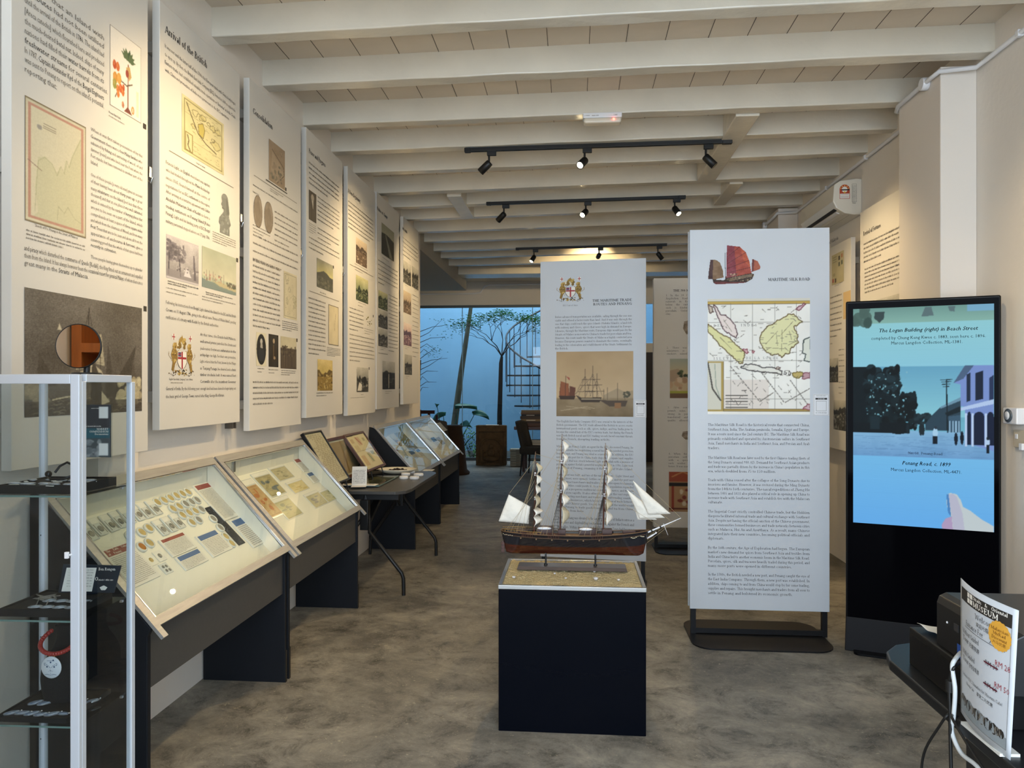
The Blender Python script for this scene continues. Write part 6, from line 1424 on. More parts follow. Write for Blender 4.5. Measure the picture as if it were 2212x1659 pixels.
# stand
a, b_ = sp(1119, 1222), sp(1353, 1226)
MB().hexa([(a.x - .002, -.05, .004), (b_.x + .002, -.05, .004), (b_.x + .002, .05, .004), (a.x - .002, .05, .004), (a.x + .004, -.042, .018), (b_.x - .004, -.042, .018), (b_.x - .004, .042, .018), (a.x + .004, .042, .018)]).build('stand_base', mat('stand_wood', L('4a3a34'), .3, coat=.3, noise=(10, .3), stretch=(1, 8, 8)), t)
keel = sp(1200, 1197).z
f = MB()
for px in (1179, 1286):
    x_ = sp(px, 1200).x; f.tube([(x_, 0, .018), (x_, 0, keel)], .0045, 10).tube([(x_, 0, .016), (x_, 0, .024)], .009, 10)
    f.box((x_ - .004, -.012, keel - .004), (x_ + .004, .012, keel + .006))
f.build('stand_post', M['black'], t)
# hull: loft along x
xs, xb = sp(1082, 1150).x, sp(1402, 1155).x; LEN = xb - xs
def sheer(s): return keel + .098 + .022 * (2 * s - 1) ** 2 * (1.0 if s > .5 else .55)
def halfb(s, v):   # s along, v 0 keel..1 rail
    ends = max(0.0, 1 - abs(2 * s - 1.0) ** (3.2 if s < .5 else 2.6)) ** (.62 if s > .5 else .42)
    low = max(0.0, 1 - abs(2 * s - 1.0) ** 2.0) ** (.9)
    k = v ** .45
    return .058 * (ends * k * v ** .12 + (1 - v) * .0) * (v * 1.0 + (1 - v) * low) + .0015
def kx(s, v):      # stem and stern rake
    x_ = xs + LEN * s
    return x_ + (0.016 * (1 - v) * (1 if s < .5 else -1) * abs(2 * s - 1) ** 6) + (-.010 * (1 - v) if s > .9 else 0) * (s - .9) * 10 + (.010 * (1 - v) * (.1 - s) * 10 if s < .1 else 0)
NU, NV = 48, 14
hv = []; hf = []; hm = []
for j in range(NV + 1):
    v = j / NV
    for i in range(NU + 1):
        s = i / NU; z0 = keel + .012 * max(0, (abs(2 * s - 1) - .9)) * 10 * (1 if s > .5 else .6)
        for sd_ in (-1, 1): hv.append((kx(s, v), sd_ * halfb(s, v), z0 + (sheer(s) - z0) * v))
for j in range(NV):
    for i in range(NU):
        for sd_ in (0, 1):
            a_ = (j * (NU + 1) + i) * 2 + sd_; b2 = a_ + 2; c_ = ((j + 1) * (NU + 1) + i) * 2 + sd_; d_ = c_ + 2
            hf.append((a_, b2, d_, c_) if sd_ == 0 else (a_, c_, d_, b2)); hm.append(1 if j < 6 else 0)
for i in range(NU): a_ = i * 2; hf.append((a_, a_ + 1, a_ + 3, a_ + 2)); hm.append(1)
for j in range(NV):   # transom and stem closed
    a_ = j * (NU + 1) * 2; c_ = (j + 1) * (NU + 1) * 2; hf.append((a_, c_, c_ + 1, a_ + 1)); hm.append(0)
    a_ += NU * 2; c_ += NU * 2; hf.append((a_, a_ + 1, c_ + 1, c_)); hm.append(0)
h = MB(); h.add(hv, hf, 0, True); h.m = hm; h.build('hull', [mh, mhb], t)
dk = MB()
for i in range(NU):
    s0, s1 = i / NU, (i + 1) / NU
    dk.add([(kx(s0, 1), -halfb(s0, 1) + .001, sheer(s0) - .010), (kx(s1, 1), -halfb(s1, 1) + .001, sheer(s1) - .010), (kx(s1, 1), halfb(s1, 1) - .001, sheer(s1) - .010), (kx(s0, 1), halfb(s0, 1) - .001, sheer(s0) - .010)], [(0, 1, 2, 3)])
dk.build('deck', mdeck, t)
rl = MB(); rg = MB()
for sd_ in (-1, 1):
    rl.tube([(kx(i / NU, 1), sd_ * halfb(i / NU, 1), sheer(i / NU) + .001) for i in range(NU + 1)], .0022, 6)
    rl.tube([(kx(i / NU, .84), sd_ * (halfb(i / NU, .84) + .0006), sheer(i / NU) - .016) for i in range(1, NU)], .0012, 5)
    for k in range(13):
        s = .03 + k * .022; rg.tube([(kx(s, 1), sd_ * halfb(s, 1), sheer(s)), (kx(s, 1), sd_ * halfb(s, 1), sheer(s) + .013)], .0008, 5)
    rg.tube([(kx(.01 + k * .03, 1), sd_ * halfb(.01 + k * .03, 1), sheer(.01 + k * .03) + .013) for k in range(10)], .001, 5)
rl.build('gunwale', mat('gunwale_wood', L('6f5134'), .4), t); rg.build('stern_railing', mat('brass_rail', L('b08c4a'), .35, .6), t)
pp = MB()
for k in range(7):
    s = .14 + k * .105
    for sd_ in (-1, 1): pp.tube([(kx(s, .8), sd_ * (halfb(s, .8) + .0022), sheer(s) - .022), (kx(s, .8), sd_ * (halfb(s, .8) - .003), sheer(s) - .022)], .0036, 10)
pp.build('porthole', mat('porthole_brass', L('6a5134'), .4, .5), t)
sc = MB()
for sd_ in (-1, 1):
    for k in range(9):   # gilded scrollwork at bow and stern
        s = .88 + k * .011; sc.ball((kx(s, .75), sd_ * (halfb(s, .78) + .002), sheer(s) - .020 - .004 * math.sin(k)), .0028, 8, sc=(1.5, .4, .8))
    for k in range(6):
        s = .015 + k * .013; sc.ball((kx(s, .85), sd_ * (halfb(s, .85) + .0015), sheer(s) - .013 - .002 * (k % 2)), .0024, 8, sc=(1.3, .4, .8))
sc.build('scrollwork', mat('scroll_ivory', L('c9bd9a'), .5), t)
rd = sp(1087, 1180); MB().box((xs + .002, -.002, keel + .003), (xs + .018, .002, keel + .058)).build('rudder', mhb, t, bevel=.001)
dh = MB()
for x0, x1, z1, wd in ((1160, 1196, 1137, .02), (1250, 1290, 1141, .014), (1205, 1222, 1143, .016), (1300, 1322, 1142, .016), (1115, 1140, 1145, .018), (1345, 1372, 1146, .012)):
    p_, q2 = sp(x0, 1155), sp(x1, z1); dh.box((p_.x, -wd, p_.z), (q2.x, wd, q2.z))
dh.build('deckhouse', mat('deckhouse_wood', L('42261c'), .4), t, bevel=.001)
bt = MB()
for x0, x1, zz, y_ in ((1250, 1280, 1143, -.02), (1160, 1192, 1141, -.02)):
    p_, q2 = sp(x0, zz), sp(x1, zz); mx_ = (p_.x + q2.x) / 2; L_ = (q2.x - p_.x) / 2
    bt.lathe([(0, -.006), (.6, -.004), (.95, .002), (1, .006), (.9, .005)], (mx_, y_, p_.z + .003), 20, sx=L_, sy=.012, M=Matrix.Identity(3)) if False else bt.ball((mx_, y_, p_.z + .004), 1, 14, sc=(L_, .010, .007))
bt.build('lifeboat', mwht, t)
# masts, yards, sails
masts = [(1157, 975, 1150), (1213, 937, 1150), (1306, 957, 1150)]
yards = [[(1157, 1000, .030), (1156, 1024, .038), (1155, 1046, .046), (1154, 1068, .055), (1152, 1096, .062), (1152, 1112, .064)],
         [(1214, 951, .030), (1214, 978, .040), (1213, 1004, .048), (1213, 1035, .058), (1212, 1065, .068), (1211, 1092, .075)],
         [(1308, 970, .032), (1308, 997, .042), (1307, 1024, .050), (1306, 1045, .060), (1305, 1075, .068), (1304, 1100, .074)]]
names = ('mizzen mast', 'main mast', 'foremast')
q = random.Random(12)
for mi_, ((mx_, mt_, mb_), ys) in enumerate(zip(masts, yards)):
    top, bot = sp(mx_ + (0, 1, 2)[mi_], mt_), sp(mx_ - 3, mb_)
    m = MB(); m.tube([tuple(bot), tuple(bot.lerp(top, .45)), tuple(bot.lerp(top, .47)), tuple(top)], [.0042, .0036, .0026, .0012], 8)
    for fr in (.42, .72):
        pz = bot.lerp(top, fr); m.box((pz.x - .008, -.008, pz.z - .001), (pz.x + .010, .008, pz.z + .001))
    mast = m.build('mast', mspar, t, label=None) if False else m.build('mast', mspar, t)
    mw = MB()
    for fr in (.40, .70):
        pz = bot.lerp(top, fr); mw.tube([tuple(pz), tuple(pz + Vector((.0004, 0, .016)))], .0042, 8)
    mw.build('mast_doubling', mwht, mast)
    for k, (yx, yy, hw) in enumerate(ys):
        yc = sp(yx + 2, yy); yb = MB(); yb.tube([(yc.x, -hw, yc.z), (yc.x, 0, yc.z), (yc.x, hw, yc.z)], [.0013, .003, .0013], 7)
        yb.build('yard', mspar, mast)
        nz = sp(ys[k + 1][0] + 4, ys[k + 1][1]).z if k + 1 < len(ys) else sp(yx, 1135).z
        H = (yc.z - nz) * (.98 if k < 5 else .9); hw2 = ys[k + 1][2] if k + 1 < len(ys) else hw + .004
        bel = (.021 + .009 * q.random()) * (1.3 if k > 3 else 1); ph = q.random() * 6
        def sfn(u, v, yc=yc, hw=hw, hw2=hw2, H=H, bel=bel, ph=ph):
            w_ = (hw * (1 - v) + hw2 * v) * .92
            b2 = bel * math.sin(math.pi * min(1, v * 1.05)) * (1 - .88 * (2 * u - 1) ** 2) + .002 * math.sin(ph + v * 7 + u * 3) + .003 * v
            return (yc.x + .002 + b2, (2 * u - 1) * w_ * (1 - .10 * math.sin(math.pi * v)), yc.z - .001 - H * v)
        MB().grid(sfn, 12, 14).build('square_sail', msail if (k + mi_) % 3 else msail2, mast, solid=.0008)
    rgm = MB(); deckz = sheer(.5) + .002
    for sd_ in (-1, 1):
        for k in range(6):
            bx_ = bot.x - .012 - k * .007; s_ = (bx_ - xs) / LEN; yb_ = sd_ * (halfb(min(.98, max(.02, s_)), 1) + .002); pt = bot.lerp(top, .42)
            rgm.tube([(bx_, yb_, sheer(s_) + .003), (pt.x - .002, sd_ * .008, pt.z)], .0006, 4, cap=False)
        for k in range(12):
            fr = (k + 1) / 14; L0 = Vector((bot.x - .012, sd_ * .05, deckz)).lerp(Vector((pt.x - .002, sd_ * .008, pt.z)), fr); L1 = Vector((bot.x - .047, sd_ * .05, deckz)).lerp(Vector((pt.x - .002, sd_ * .008, pt.z)), fr)
            rgm.tube([tuple(L0), tuple(L1)], .0004, 4, cap=False)
        for k in range(3):
            pt2 = bot.lerp(top, .70); rgm.tube([(pt.x - .010 + k * .003, sd_ * .010, pt.z), (pt2.x, sd_ * .002, pt2.z)], .0005, 4, cap=False)
    rgm.build('shrouds', mrope2, mast)
    for sd_ in (-1, 1):
        de = MB()
        for k in range(7):
            bx_ = bot.x - .006 - k * .008; s_ = (bx_ - xs) / LEN; yb_ = sd_ * (halfb(min(.98, max(.02, s_)), 1) + .003)
            de.tube([(bx_, yb_, sheer(s_) - .012), (bx_ + .001, yb_ * .98, sheer(s_) + .010)], .0011, 5).ball((bx_ + .001, yb_ * .98, sheer(s_) + .011), .0022, 6)
        de.build('deadeyes', mspar, mast)
    bk = MB()
    for k in range(7):
        fr = 1 - k * .085; p_ = bot.lerp(top, fr); sd_ = 1 if k % 2 else -1
        bx_ = bot.x - .035 - k * .014 - (.02 if mi_ == 0 else .0); s_ = max(.0, (bx_ - xs) / LEN); bk.tube([tuple(p_), (max(bx_, xs + .002), sd_ * halfb(min(.98, max(.02, s_)), 1), sheer(s_))], .00055, 4, cap=False)
    bk.build('backstay', mrope, mast)
stays = MB()
def pt_(mi_, fr):
    a_, b2, c_ = masts[mi_]; return sp(a_ - 3, c_).lerp(sp(a_ + (0, 1, 2)[mi_], b2), fr)
sprit = sp(1471, 1119); sprit0 = sp(1392, 1153)
for a_, b2 in [(pt_(2, .98), sprit), (pt_(2, .72), sprit.lerp(sprit0, .25)), (pt_(2, .45), sprit.lerp(sprit0, .55)), (pt_(1, .97), pt_(2, .72)), (pt_(1, .72), pt_(2, .42)), (pt_(1, .42), sp(1300, 1148)), (pt_(0, .97), pt_(1, .72)), (pt_(0, .7), pt_(1, .42)), (pt_(0, .42), sp(1205, 1148)), (pt_(0, .9), sp(1100, 1066)), (pt_(1, .9), pt_(0, .6)), (pt_(1, .6), pt_(0, .3))]:
    stays.tube([tuple(a_), tuple(b2)], .0006, 4, cap=False)
stays.build('stay', mrope, t)
MB().tube([tuple(sprit0), tuple(sprit0.lerp(sprit, .45)), tuple(sprit)], [.0042, .0036, .0014], 8).build('bowsprit', mwht, t)
MB().tube([tuple(sprit0.lerp(sprit, .42)), tuple(sprit0.lerp(sprit, .46))], .0046, 8).tube([tuple(sprit0.lerp(sprit, .18)), tuple(sprit0.lerp(sprit, .22))], .0050, 8).build('sprit_band', M['black'], t)
d_ = sp(1433, 1131); MB().tube([tuple(d_), tuple(sp(1443, 1156))], [.0016, .0006], 6).build('dolphin_striker', mwht, t)
MB().tube([tuple(sp(1398, 1163)), tuple(sp(1408, 1157)), tuple(sp(1418, 1151))], [.0022, .0042, .002], 8).ball(tuple(sp(1417, 1151)), .005, 8).build('figurehead', mwht, t)
bs = MB()
for k in range(3): bs.tube([tuple(sprit.lerp(sprit0, .1 + .2 * k)), tuple(sp(1398, 1172 - k * 6))], .0006, 4, cap=False)
bs.build('bobstay', mrope, t)
def tri_sail(name, pts, dy, bel):
    A_, B2, C2 = [sp(*p) for p in pts]
    def fn(u, v):
        p_ = A_.lerp(B2, v).lerp(A_.lerp(C2, v), u); k = math.sin(math.pi * v) * math.sin(math.pi * u); return (p_.x, dy - bel * k, p_.z - .002 * k)
    return MB().grid(fn, 10, 12).build(name, msail, t, solid=.0008)
tri_sail('jib', [(1366, 1037), (1448, 1109), (1400, 1111)], -.012, .012); tri_sail('jib', [(1354, 1058), (1437, 1119), (1382, 1121)], .004, .012); tri_sail('jib', [(1362, 1066), (1420, 1124), (1378, 1124)], .016, .008)
G = [sp(1099, 1068), sp(1145, 1094), sp(1142, 1132), sp(1077, 1126)]
MB().grid(lambda u, v: (lambda p_: (p_.x, -.014 * math.sin(math.pi * u) * math.sin(math.pi * v), p_.z))(G[0].lerp(G[1], u).lerp(G[3].lerp(G[2], u), v)), 12, 12).build('spanker_sail', msail, t, solid=.0008)
MB().tube([tuple(sp(1097, 1066)), tuple(sp(1147, 1094))], .0018, 7).build('gaff', mrope2, t)
MB().tube([tuple(sp(1075, 1127)), tuple(sp(1148, 1134))], .0018, 7).build('boom', mrope2, t)

# ================================================================ TOUCH SCREEN KIOSK
k0, k1 = Vector((1.61, 4.35)), Vector((2.235, 4.118)); kv = k1 - k0; KW = kv.length
bl_px = None
t = thing('touch_kiosk', 'tall black touch-screen kiosk showing an old street photograph', 'kiosk', (k0.x, k0.y, 0), math.atan2(kv.y, kv.x))
MK = Matrix.Translation(t.location) @ t.rotation_euler.to_matrix().to_4x4()
def kq(px, py):
    w = onP(px, py, t.location, t.rotation_euler.to_matrix() @ Vector((0, -1, 0))); l = MK.inverted() @ w; return l.x, l.z
xl, zt = kq(1827, 640); xr, _ = kq(2163, 640); x0s, z1s = kq(1843, 668); x1s, _ = kq(2147, 660); z0s = kq(1843, 1128)[1]
KH = 1.985
mk = mat('kiosk_black', (.004, .004, .005), .35, spec=.2)
MB().box((xl, 0.0, .10), (xr, .055, KH)).build('cabinet', mk, t, bevel=.008)
MB().box((xl + .010, -.003, .115), (xr - .010, .0, KH - .012)).build('front_glass', mat('kiosk_glass', (.002, .002, .003), .06, spec=.02), t, bevel=.001)
MB().hexa([(xl - .005, -.02, .0), (xr + .005, -.02, .0), (xr + .005, .07, .0), (xl - .005, .07, .0), (xl, -.006, .19), (xr, -.006, .19), (xr, .056, .19), (xl, .056, .19)]).build('plinth', mat('kiosk_plinth', (.010, .010, .012), .5, spec=.2), t, bevel=.004)
pts = []
for sx, sy, a0 in ((1, 1, 0), (-1, 1, 90), (-1, -1, 180), (1, -1, 270)):
    for k in range(5): a = R(a0 + 22.5 * k); pts.append(((xl + xr) / 2 + sx * (KW / 2 - .03) + .03 * math.cos(a), .03 + sy * .08 + .03 * math.sin(a)))
MB().prism(pts, 2, 0.0, .012).build('foot_plate', mk, t)
SW, SH = x1s - x0s, z1s - z0s
c = Cv(270, 430, '8fd0e8'); c.grad('93cfd6', '88c8e4', 0, .4); c.grad('78c0ec', '66b0f0', .6, 1)
KX = lambda x, y: ((x - 122) / 905, (y - 105 - (x - 122) * 0) / 1400)
ks = lambda L_: [KX(*p) for p in L_]
c.grad('6f9a94', '88b6ac', 0, .072); c.blobs(14, 0, 0, .12, .07, .02, .04, ['3c5450', '4c6660'], .9, 1); c.poly(ks([(270, 130), (335, 130), (330, 175), (300, 200), (265, 170)]), '3a4c4e'); c.poly(ks([(600, 110), (640, 110), (655, 165), (575, 170)]), '5c7478'); c.poly(ks([(745, 110), (790, 110), (785, 145), (755, 140)]), '5c7478'); c.rect(.82, 0, 1, .03, '7ab0d8', .8)
y0, y1 = .272, .685
c.rect(0, y0, 1, y1, '6fb4cc'); c.grad('6aaccc', '8ccfe0', y0, .50)
c.a[(c.Y > y0) & (c.Y < .52)] *= (1 - .04 * (np.sin(c.Y * 900) > 0))[(c.Y > y0) & (c.Y < .52)][:, None]
c.rect(0, .565, 1, y1, '7fb0d8'); c.grad('86b8dc', '6a9ccc', .565, y1); c.noise(12, .03, (c.Y > .565) & (c.Y < y1))
for k in range(60):
    q = random.Random(k); x, y = q.uniform(0, .9), q.uniform(.58, .68); c.line([(x, y), (x + q.uniform(.05, .2), y + .003)], .003, '5c88b4', .5)
c.rect(0, y0, .17, .575, '101c22'); c.blobs(150, .10, y0 + .01, .33, .44, .015, .04, ['0c161a', '14242a', '0f1c22', '1c3038'], 1, 3); c.blobs(170, .12, .40, .46, .545, .012, .035, ['0c161a', '14242a', '101e24'], 1, 5)
c.blobs(70, .1, y0 + .02, .40, .50, .003, .008, ['6fa8b8', '4c7c8c', '8cc0cc'], .9, 7); c.rect(0, .53, .42, .578, '0e181e'); c.rect(.13, .50, .20, .56, '1a2c34')
c.blobs(24, .46, .49, .56, .53, .01, .025, ['14242c', '20343c'], 1, 9)
c.poly(ks([(600, 850), (640, 800), (700, 740), (825, 680), (825, 890), (600, 890)]), '2c4454'); c.poly(ks([(690, 745), (825, 678), (825, 700), (700, 752)]), '6c94ac'); c.poly(ks([(725, 780), (822, 735), (822, 770), (740, 800)]), '15242c'); c.poly(ks([(750, 800), (822, 790), (822, 900), (750, 900)]), '3c5a70')
for x in (755, 775, 795, 812): c.line(ks([(x, 830), (x, 900)]), .008, '9cc4e0')
c.poly(ks([(780, 590), (850, 482), (1027, 482), (1027, 1010), (850, 960), (850, 740), (822, 735), (822, 600)]), '7a94d0'); c.poly(ks([(780, 590), (850, 482), (905, 482), (840, 565)]), '4c6484'); c.poly(ks([(860, 540), (885, 525), (885, 700), (860, 710)]), '1e2c44'); c.poly(ks([(915, 530), (960, 515), (960, 690), (915, 700)]), '18243a'); c.poly(ks([(1000, 560), (1027, 540), (1027, 700), (1000, 700)]), '26365a')
c.poly(ks([(822, 745), (1027, 690), (1027, 720), (822, 765)]), 'b4ccf0')
for x in (850, 890, 970): c.rect(KX(x, 0)[0], KX(0, 780)[1], KX(x + 14, 0)[0], KX(0, 985)[1], 'bcd4f4')
for x0_, x1_ in ((865, 888), (905, 968), (985, 1027)): c.rect(KX(x0_, 0)[0], KX(0, 800)[1], KX(x1_, 0)[0], KX(0, 975)[1], '14203a'); c.ell(KX((x0_ + x1_) / 2, 0)[0], KX(0, 800)[1], (x1_ - x0_) / 1810, .022, '14203a')
c.line(ks([(735, 570), (742, 900)]), .009, '15242c')
for k, yy in enumerate((572, 585, 600, 615)): c.line(ks([(697 + k * 6, yy), (770 - k * 6, yy - 3)]), .005, '22343c')
c.poly(ks([(330, 845), (465, 845), (465, 915), (420, 920), (330, 905)]), '0e181e')
for x_, y_, hh, cl in [(488, 850, 65, '18262e'), (572, 845, 80, '1a2830'), (586, 848, 76, '1a2830'), (795, 900, 80, '101c2a'), (832, 890, 85, '0c1522'), (540, 850, 20, '2a3c44')]: c.ell(KX(x_, 0)[0], KX(0, y_ + hh / 2)[1], .012, hh / 2800, cl)
c.ell(KX(665, 0)[0], KX(0, 905)[1], .018, .022, 'a8d0ec'); c.poly(ks([(650, 925), (680, 925), (680, 975), (648, 975)]), '101a26'); c.ell(KX(667, 0)[0], KX(0, 872)[1], .009, .007, '2a3440')
c.ell(KX(990, 0)[0], KX(0, 955)[1], .013, .02, 'b4d0f0'); c.poly(ks([(980, 970), (1000, 970), (998, 1025), (980, 1025)]), '101a26'); c.ell(KX(990, 0)[0], KX(0, 932)[1], .009, .007, '1a2430')
for x0_, x1_, yy in ((490, 555, 1036), (585, 710, 1038)): c.line(ks([(x0_, yy), (x1_, yy)]), .006, '4a6a94', .8)
c.a = c.a * (0.97 + .03 * (np.sin(c.Y * 1300) > 0))[..., None]
# the pictured hand at the bottom of the page
c.poly(ks([(735, 1290), (760, 1278), (800, 1285), (825, 1320), (838, 1360), (880, 1380), (950, 1430), (1027, 1470), (1027, 1530), (775, 1530), (765, 1440), (738, 1360)]), 'c0ccd0'); c.poly(ks([(745, 1290), (775, 1282), (800, 1300), (835, 1400), (850, 1520), (780, 1520), (770, 1430)]), 'b4b4cc', .8); c.poly(ks([(705, 1480), (730, 1440), (768, 1425), (778, 1530), (712, 1530)]), 'b09cc0'); c.poly(ks([(735, 1290), (748, 1285), (765, 1430), (745, 1400)]), '4a84c0')
sm = colmat('screen_glow', .4, .60, .02)
c.mesh('screen', SW, SH, sm, t, Matrix.Translation(((x0s + x1s) / 2, -.0045, z0s)))
zc = lambda y: z1s - SH * (y - 105) / 1400; xc = lambda x: x0s + SW * (x - 122) / 905
mtx = mat('screen_text', (.004, .005, .006), .5, spec=.02)
for s_, x_, y_, sz_, w_, sh_ in [('The Logan Building (right) in Beach Street', 300, 263, .030, 630, .25), ('completed by Chung Keng Kwee c. 1883, seen here c. 1896.', 245, 310, .025, 732, 0), ('Marcus Langdon Collection, ML-1381.', 380, 343, .025, 455, 0),
                            ('Penang Road, c. 1899', 452, 1113, .030, 310, .25), ('Marcus Langdon Collection, ML-4471.', 378, 1156, .025, 452, 0)]:
    for dx in ((0, .0009) if sh_ else (0,)):
        ik = Ink(); ik.sans(s_, xc(x_) + dx, zc(y_), sz_, SW * w_ / 905, 'J', 0, shear=sh_); ik.build('caption_line', mtx, t, (0, -.0056 - dx * .3, 0))
ik = Ink(); ik.serif('No. 51. Penang Road', xc(490), zc(1045), .022, SW * 220 / 905, 'J'); ik.build('postcard_lettering', mtx, t, (0, -.0056, 0))

# timer and socket on the right wall
t = thing('timer_switch', 'white plug-in timer with a round dial on the right wall beside the kiosk', 'timer', (XR, 4.05, 1.345))
MB().box((-.045, -.06, -.04), (0, .065, .045)).build('body', M['white'], t, bevel=.006)
MB().lathe([(.034, 0), (.036, .004), (.030, .008), (0, .008)], (-.045, 0.01, .004), 24, M=Euler((0, R(-90), 0)).to_matrix()).build('dial', mat('dial_grey', L('4a5258'), .3), t)
MB().lathe([(.022, 0), (.022, .002), (0, .002)], (-.053, 0.01, .004), 20, M=Euler((0, R(-90), 0)).to_matrix()).build('dial_face', M['white'], t)
t = thing('wall_socket', 'beige wall socket just below the timer', 'socket', (XR, 4.02, 1.23))
MB().box((-.016, -.05, -.045), (0, .05, .045)).build('plate', mat('socket_beige', L('cbbfa8'), .5), t, bevel=.003)
MB().box((-.03, -.048, -.055), (-.016, -.02, -.02)).build('plug', M['white'], t, bevel=.003)
MB().box((-.020, .01, .0), (-.016, .03, .025)).build('rocker', M['white'], t, bevel=.001)

# ================================================================ GLASS CABINET AT THE LEFT
D1 = 2.05
def cabw(px, d):   # point at camera depth d
    x_ = (px - CX) / F_PX * d; return Vector((x_ * _c - d * _s, x_ * _s + d * _c))
fr_, br_ = cabw(178, D1), cabw(292, D1 * 1.125)
fwd = (br_ - fr_); DEP = fwd.length; fwd.normalize(); rgt = Vector((fwd.y, -fwd.x))
CWD = .30
org = fr_ - rgt * CWD
t = thing('glass_cabinet', 'white framed glass display cabinet at the left edge of the picture', 'cabinet', (org.x, org.y, 0), math.atan2(rgt.y, rgt.x))
zt = CAM_H - (808 - HZ) / F_PX * D1
CT = t; MC = Matrix.Translation(t.location) @ t.rotation_euler.to_matrix().to_4x4()
pw = .018
f = MB()
for x0 in (0, CWD - pw):
    for y0 in (0, DEP - pw): f.box((x0, y0, 0.02), (x0 + pw, y0 + pw, zt - .02))
for z0 in (0.02, zt - .022):
    f.box((pw, .0, z0), (CWD - pw, pw, z0 + .022)).box((pw, DEP - pw, z0), (CWD - pw, DEP, z0 + .022)).box((0, pw, z0), (pw, DEP - pw, z0 + .022)).box((CWD - pw, pw, z0), (CWD, DEP - pw, z0 + .022))
f.build('frame', M['whitem'], t, bevel=.0015)
MB().box((0.002, 0.002, 0.045), (CWD - .002, DEP - .002, .055)).build('bottom_panel', M['whitem'], t)
for nm, a_, b2 in (('side_glass', (CWD - .008, pw, .05), (CWD - .005, DEP - pw, zt - .02)), ('side_glass', (.005, pw, .05), (.008, DEP - pw, zt - .02)), ('back_glass', (pw, DEP - .009, .05), (CWD - pw, DEP - .006, zt - .02))): MB().box(a_, b2).build(nm, M['glass2'], t)
d = thing('door', 'x', 'x', (0, -.0, 0)); 
for kk in ('label', 'category'): del d[kk]
d.parent = t; d.location = (0, 0, 0)
dw = .026
MB().box((0, -.014, 0.02), (dw, -.001, zt - .001)).box((CWD - dw, -.014, 0.02), (CWD, -.001, zt - .001)).box((dw, -.014, zt - .027), (CWD - dw, -.001, zt - .001)).box((dw, -.014, .02), (CWD - dw, -.001, .046)).build('door_frame', M['whitem'], d, bevel=.002)
MB().box((dw, -.009, .046), (CWD - dw, -.006, zt - .027)).build('door_glass', M['glass2'], d)
hz_ = CAM_H - (1195 - HZ) / F_PX * D1
MB().box((CWD - dw - .006, -.030, hz_ - .009), (CWD - dw + .004, -.022, hz_ + .009)).tube([(CWD - dw + .004, -.014, hz_ - .001), (CWD - dw, -.024, hz_ - .001)], .003, 8).build('handle', M['white'], d, bevel=.002)
sm_ = MB()
for z in (1043, 1162, 1387, 1612):
    zz = CAM_H - (z - HZ) / F_PX * D1 * 1.1; sm_.box((pw * .3, DEP - pw - .001, zz - .004), (pw * .3 + .003, DEP - pw, zz))
sm_.build('peg_hole', M['black'], t)
shelf_z = [CAM_H - (y - HZ) / F_PX * D1 for y in (1074, 1345, 1574)]
for z in shelf_z:
    MB().box((pw + .001, .004, z - .002), (CWD - pw - .001, DEP - pw - .001, z + .003)).build('glass_shelf', M['glass2'], t)
    e = MB().box((pw + .001, .0025, z - .002), (CWD - pw - .001, .004, z + .003)); e.build('shelf_edge', M['glassedge'], t)
    s_ = MB()
    for x0 in (pw, CWD - pw - .008):
        for y0 in (.02, DEP - .04): s_.box((x0, y0, z - .008), (x0 + .008, y0 + .008, z - .002))
    s_.build('shelf_peg', M['steel'], t)
def cab(x, y, z): return MC @ Vector((x, y, z))
RZC = t.rotation_euler.z
def tray(x0, x1, y0, y1, z, hgt, label):
    o = thing('jewellery_tray', label, 'tray', cab((x0 + x1) / 2, (y0 + y1) / 2, z), RZC, 'black trays in the glass cabinet')
    w, h = (x1 - x0) / 2, (y1 - y0) / 2
    mb_ = MB().box((-w, -h, 0), (w, h, .004)).box((-w + .006, -h + .006, .004), (w - .006, h - .006, hgt - .004)); 
    for a_, b2 in (((-w, -h, .004), (w, -h + .006, hgt)), ((-w, h - .006, .004), (w, h, hgt)), ((-w, -h + .006, .004), (-w + .006, h - .006, hgt)), ((w - .006, -h + .006, .004), (w, h - .006, hgt))): mb_.box(a_, b2)
    mb_.build('tray_body', mat('velvet_black', (.008, .008, .008), .9) if 'velvet_black' not in bpy.data.materials else bpy.data.materials['velvet_black'], o)
    return o
tray(.035, CWD - .045, .03, DEP - .025, shelf_z[0] + .003, .025, 'black tray of white tagged silver pieces on the top shelf of the cabinet')
tray(.035, CWD - .055, .03, DEP - .03, shelf_z[1] + .003, .022, 'black tray of chains and round pendants on the middle shelf of the cabinet')
tray(.030, CWD - .06, .02, DEP - .03, shelf_z[2] + .003, .014, 'low black tray of leaf-shaped brooches on the lowest shelf in view')
mpearl = mat('silver_shell', L('b8bcc0'), .25, .5, bump=(90, .6)); q = random.Random(21)
z = shelf_z[0] + .0245
w1 = []
for k in range(10):
    x_, y_ = .055 + (k % 5) * .043 + q.uniform(-.008, .008), .065 + (k // 5) * .085 + q.uniform(-.01, .01)
    o = thing('silver_pendant', '%s tagged silver pendant from the left in the top tray, %s row' % (ORD[k % 5], 'front' if k < 5 else 'back'), 'pendant', cab(x_, y_, z), RZC + q.uniform(-.8, .8), 'tagged silver pieces in the top tray')
    MB().lathe([(0, 0), (.011, .001), (.014, .004), (.010, .007), (0, .008)], (0, 0, 0), 16, sx=1.5, sy=.8).build('pendant', mpearl, o)
    MB().box((-.004, -.026, .001), (.022, -.016, .0025)).build('paper_tag', M['card'], o)
o = thing('black_necklace', 'black cord necklace looped above the silver pieces in the top tray', 'necklace', cab(.135, .15, shelf_z[0] + .045), RZC)
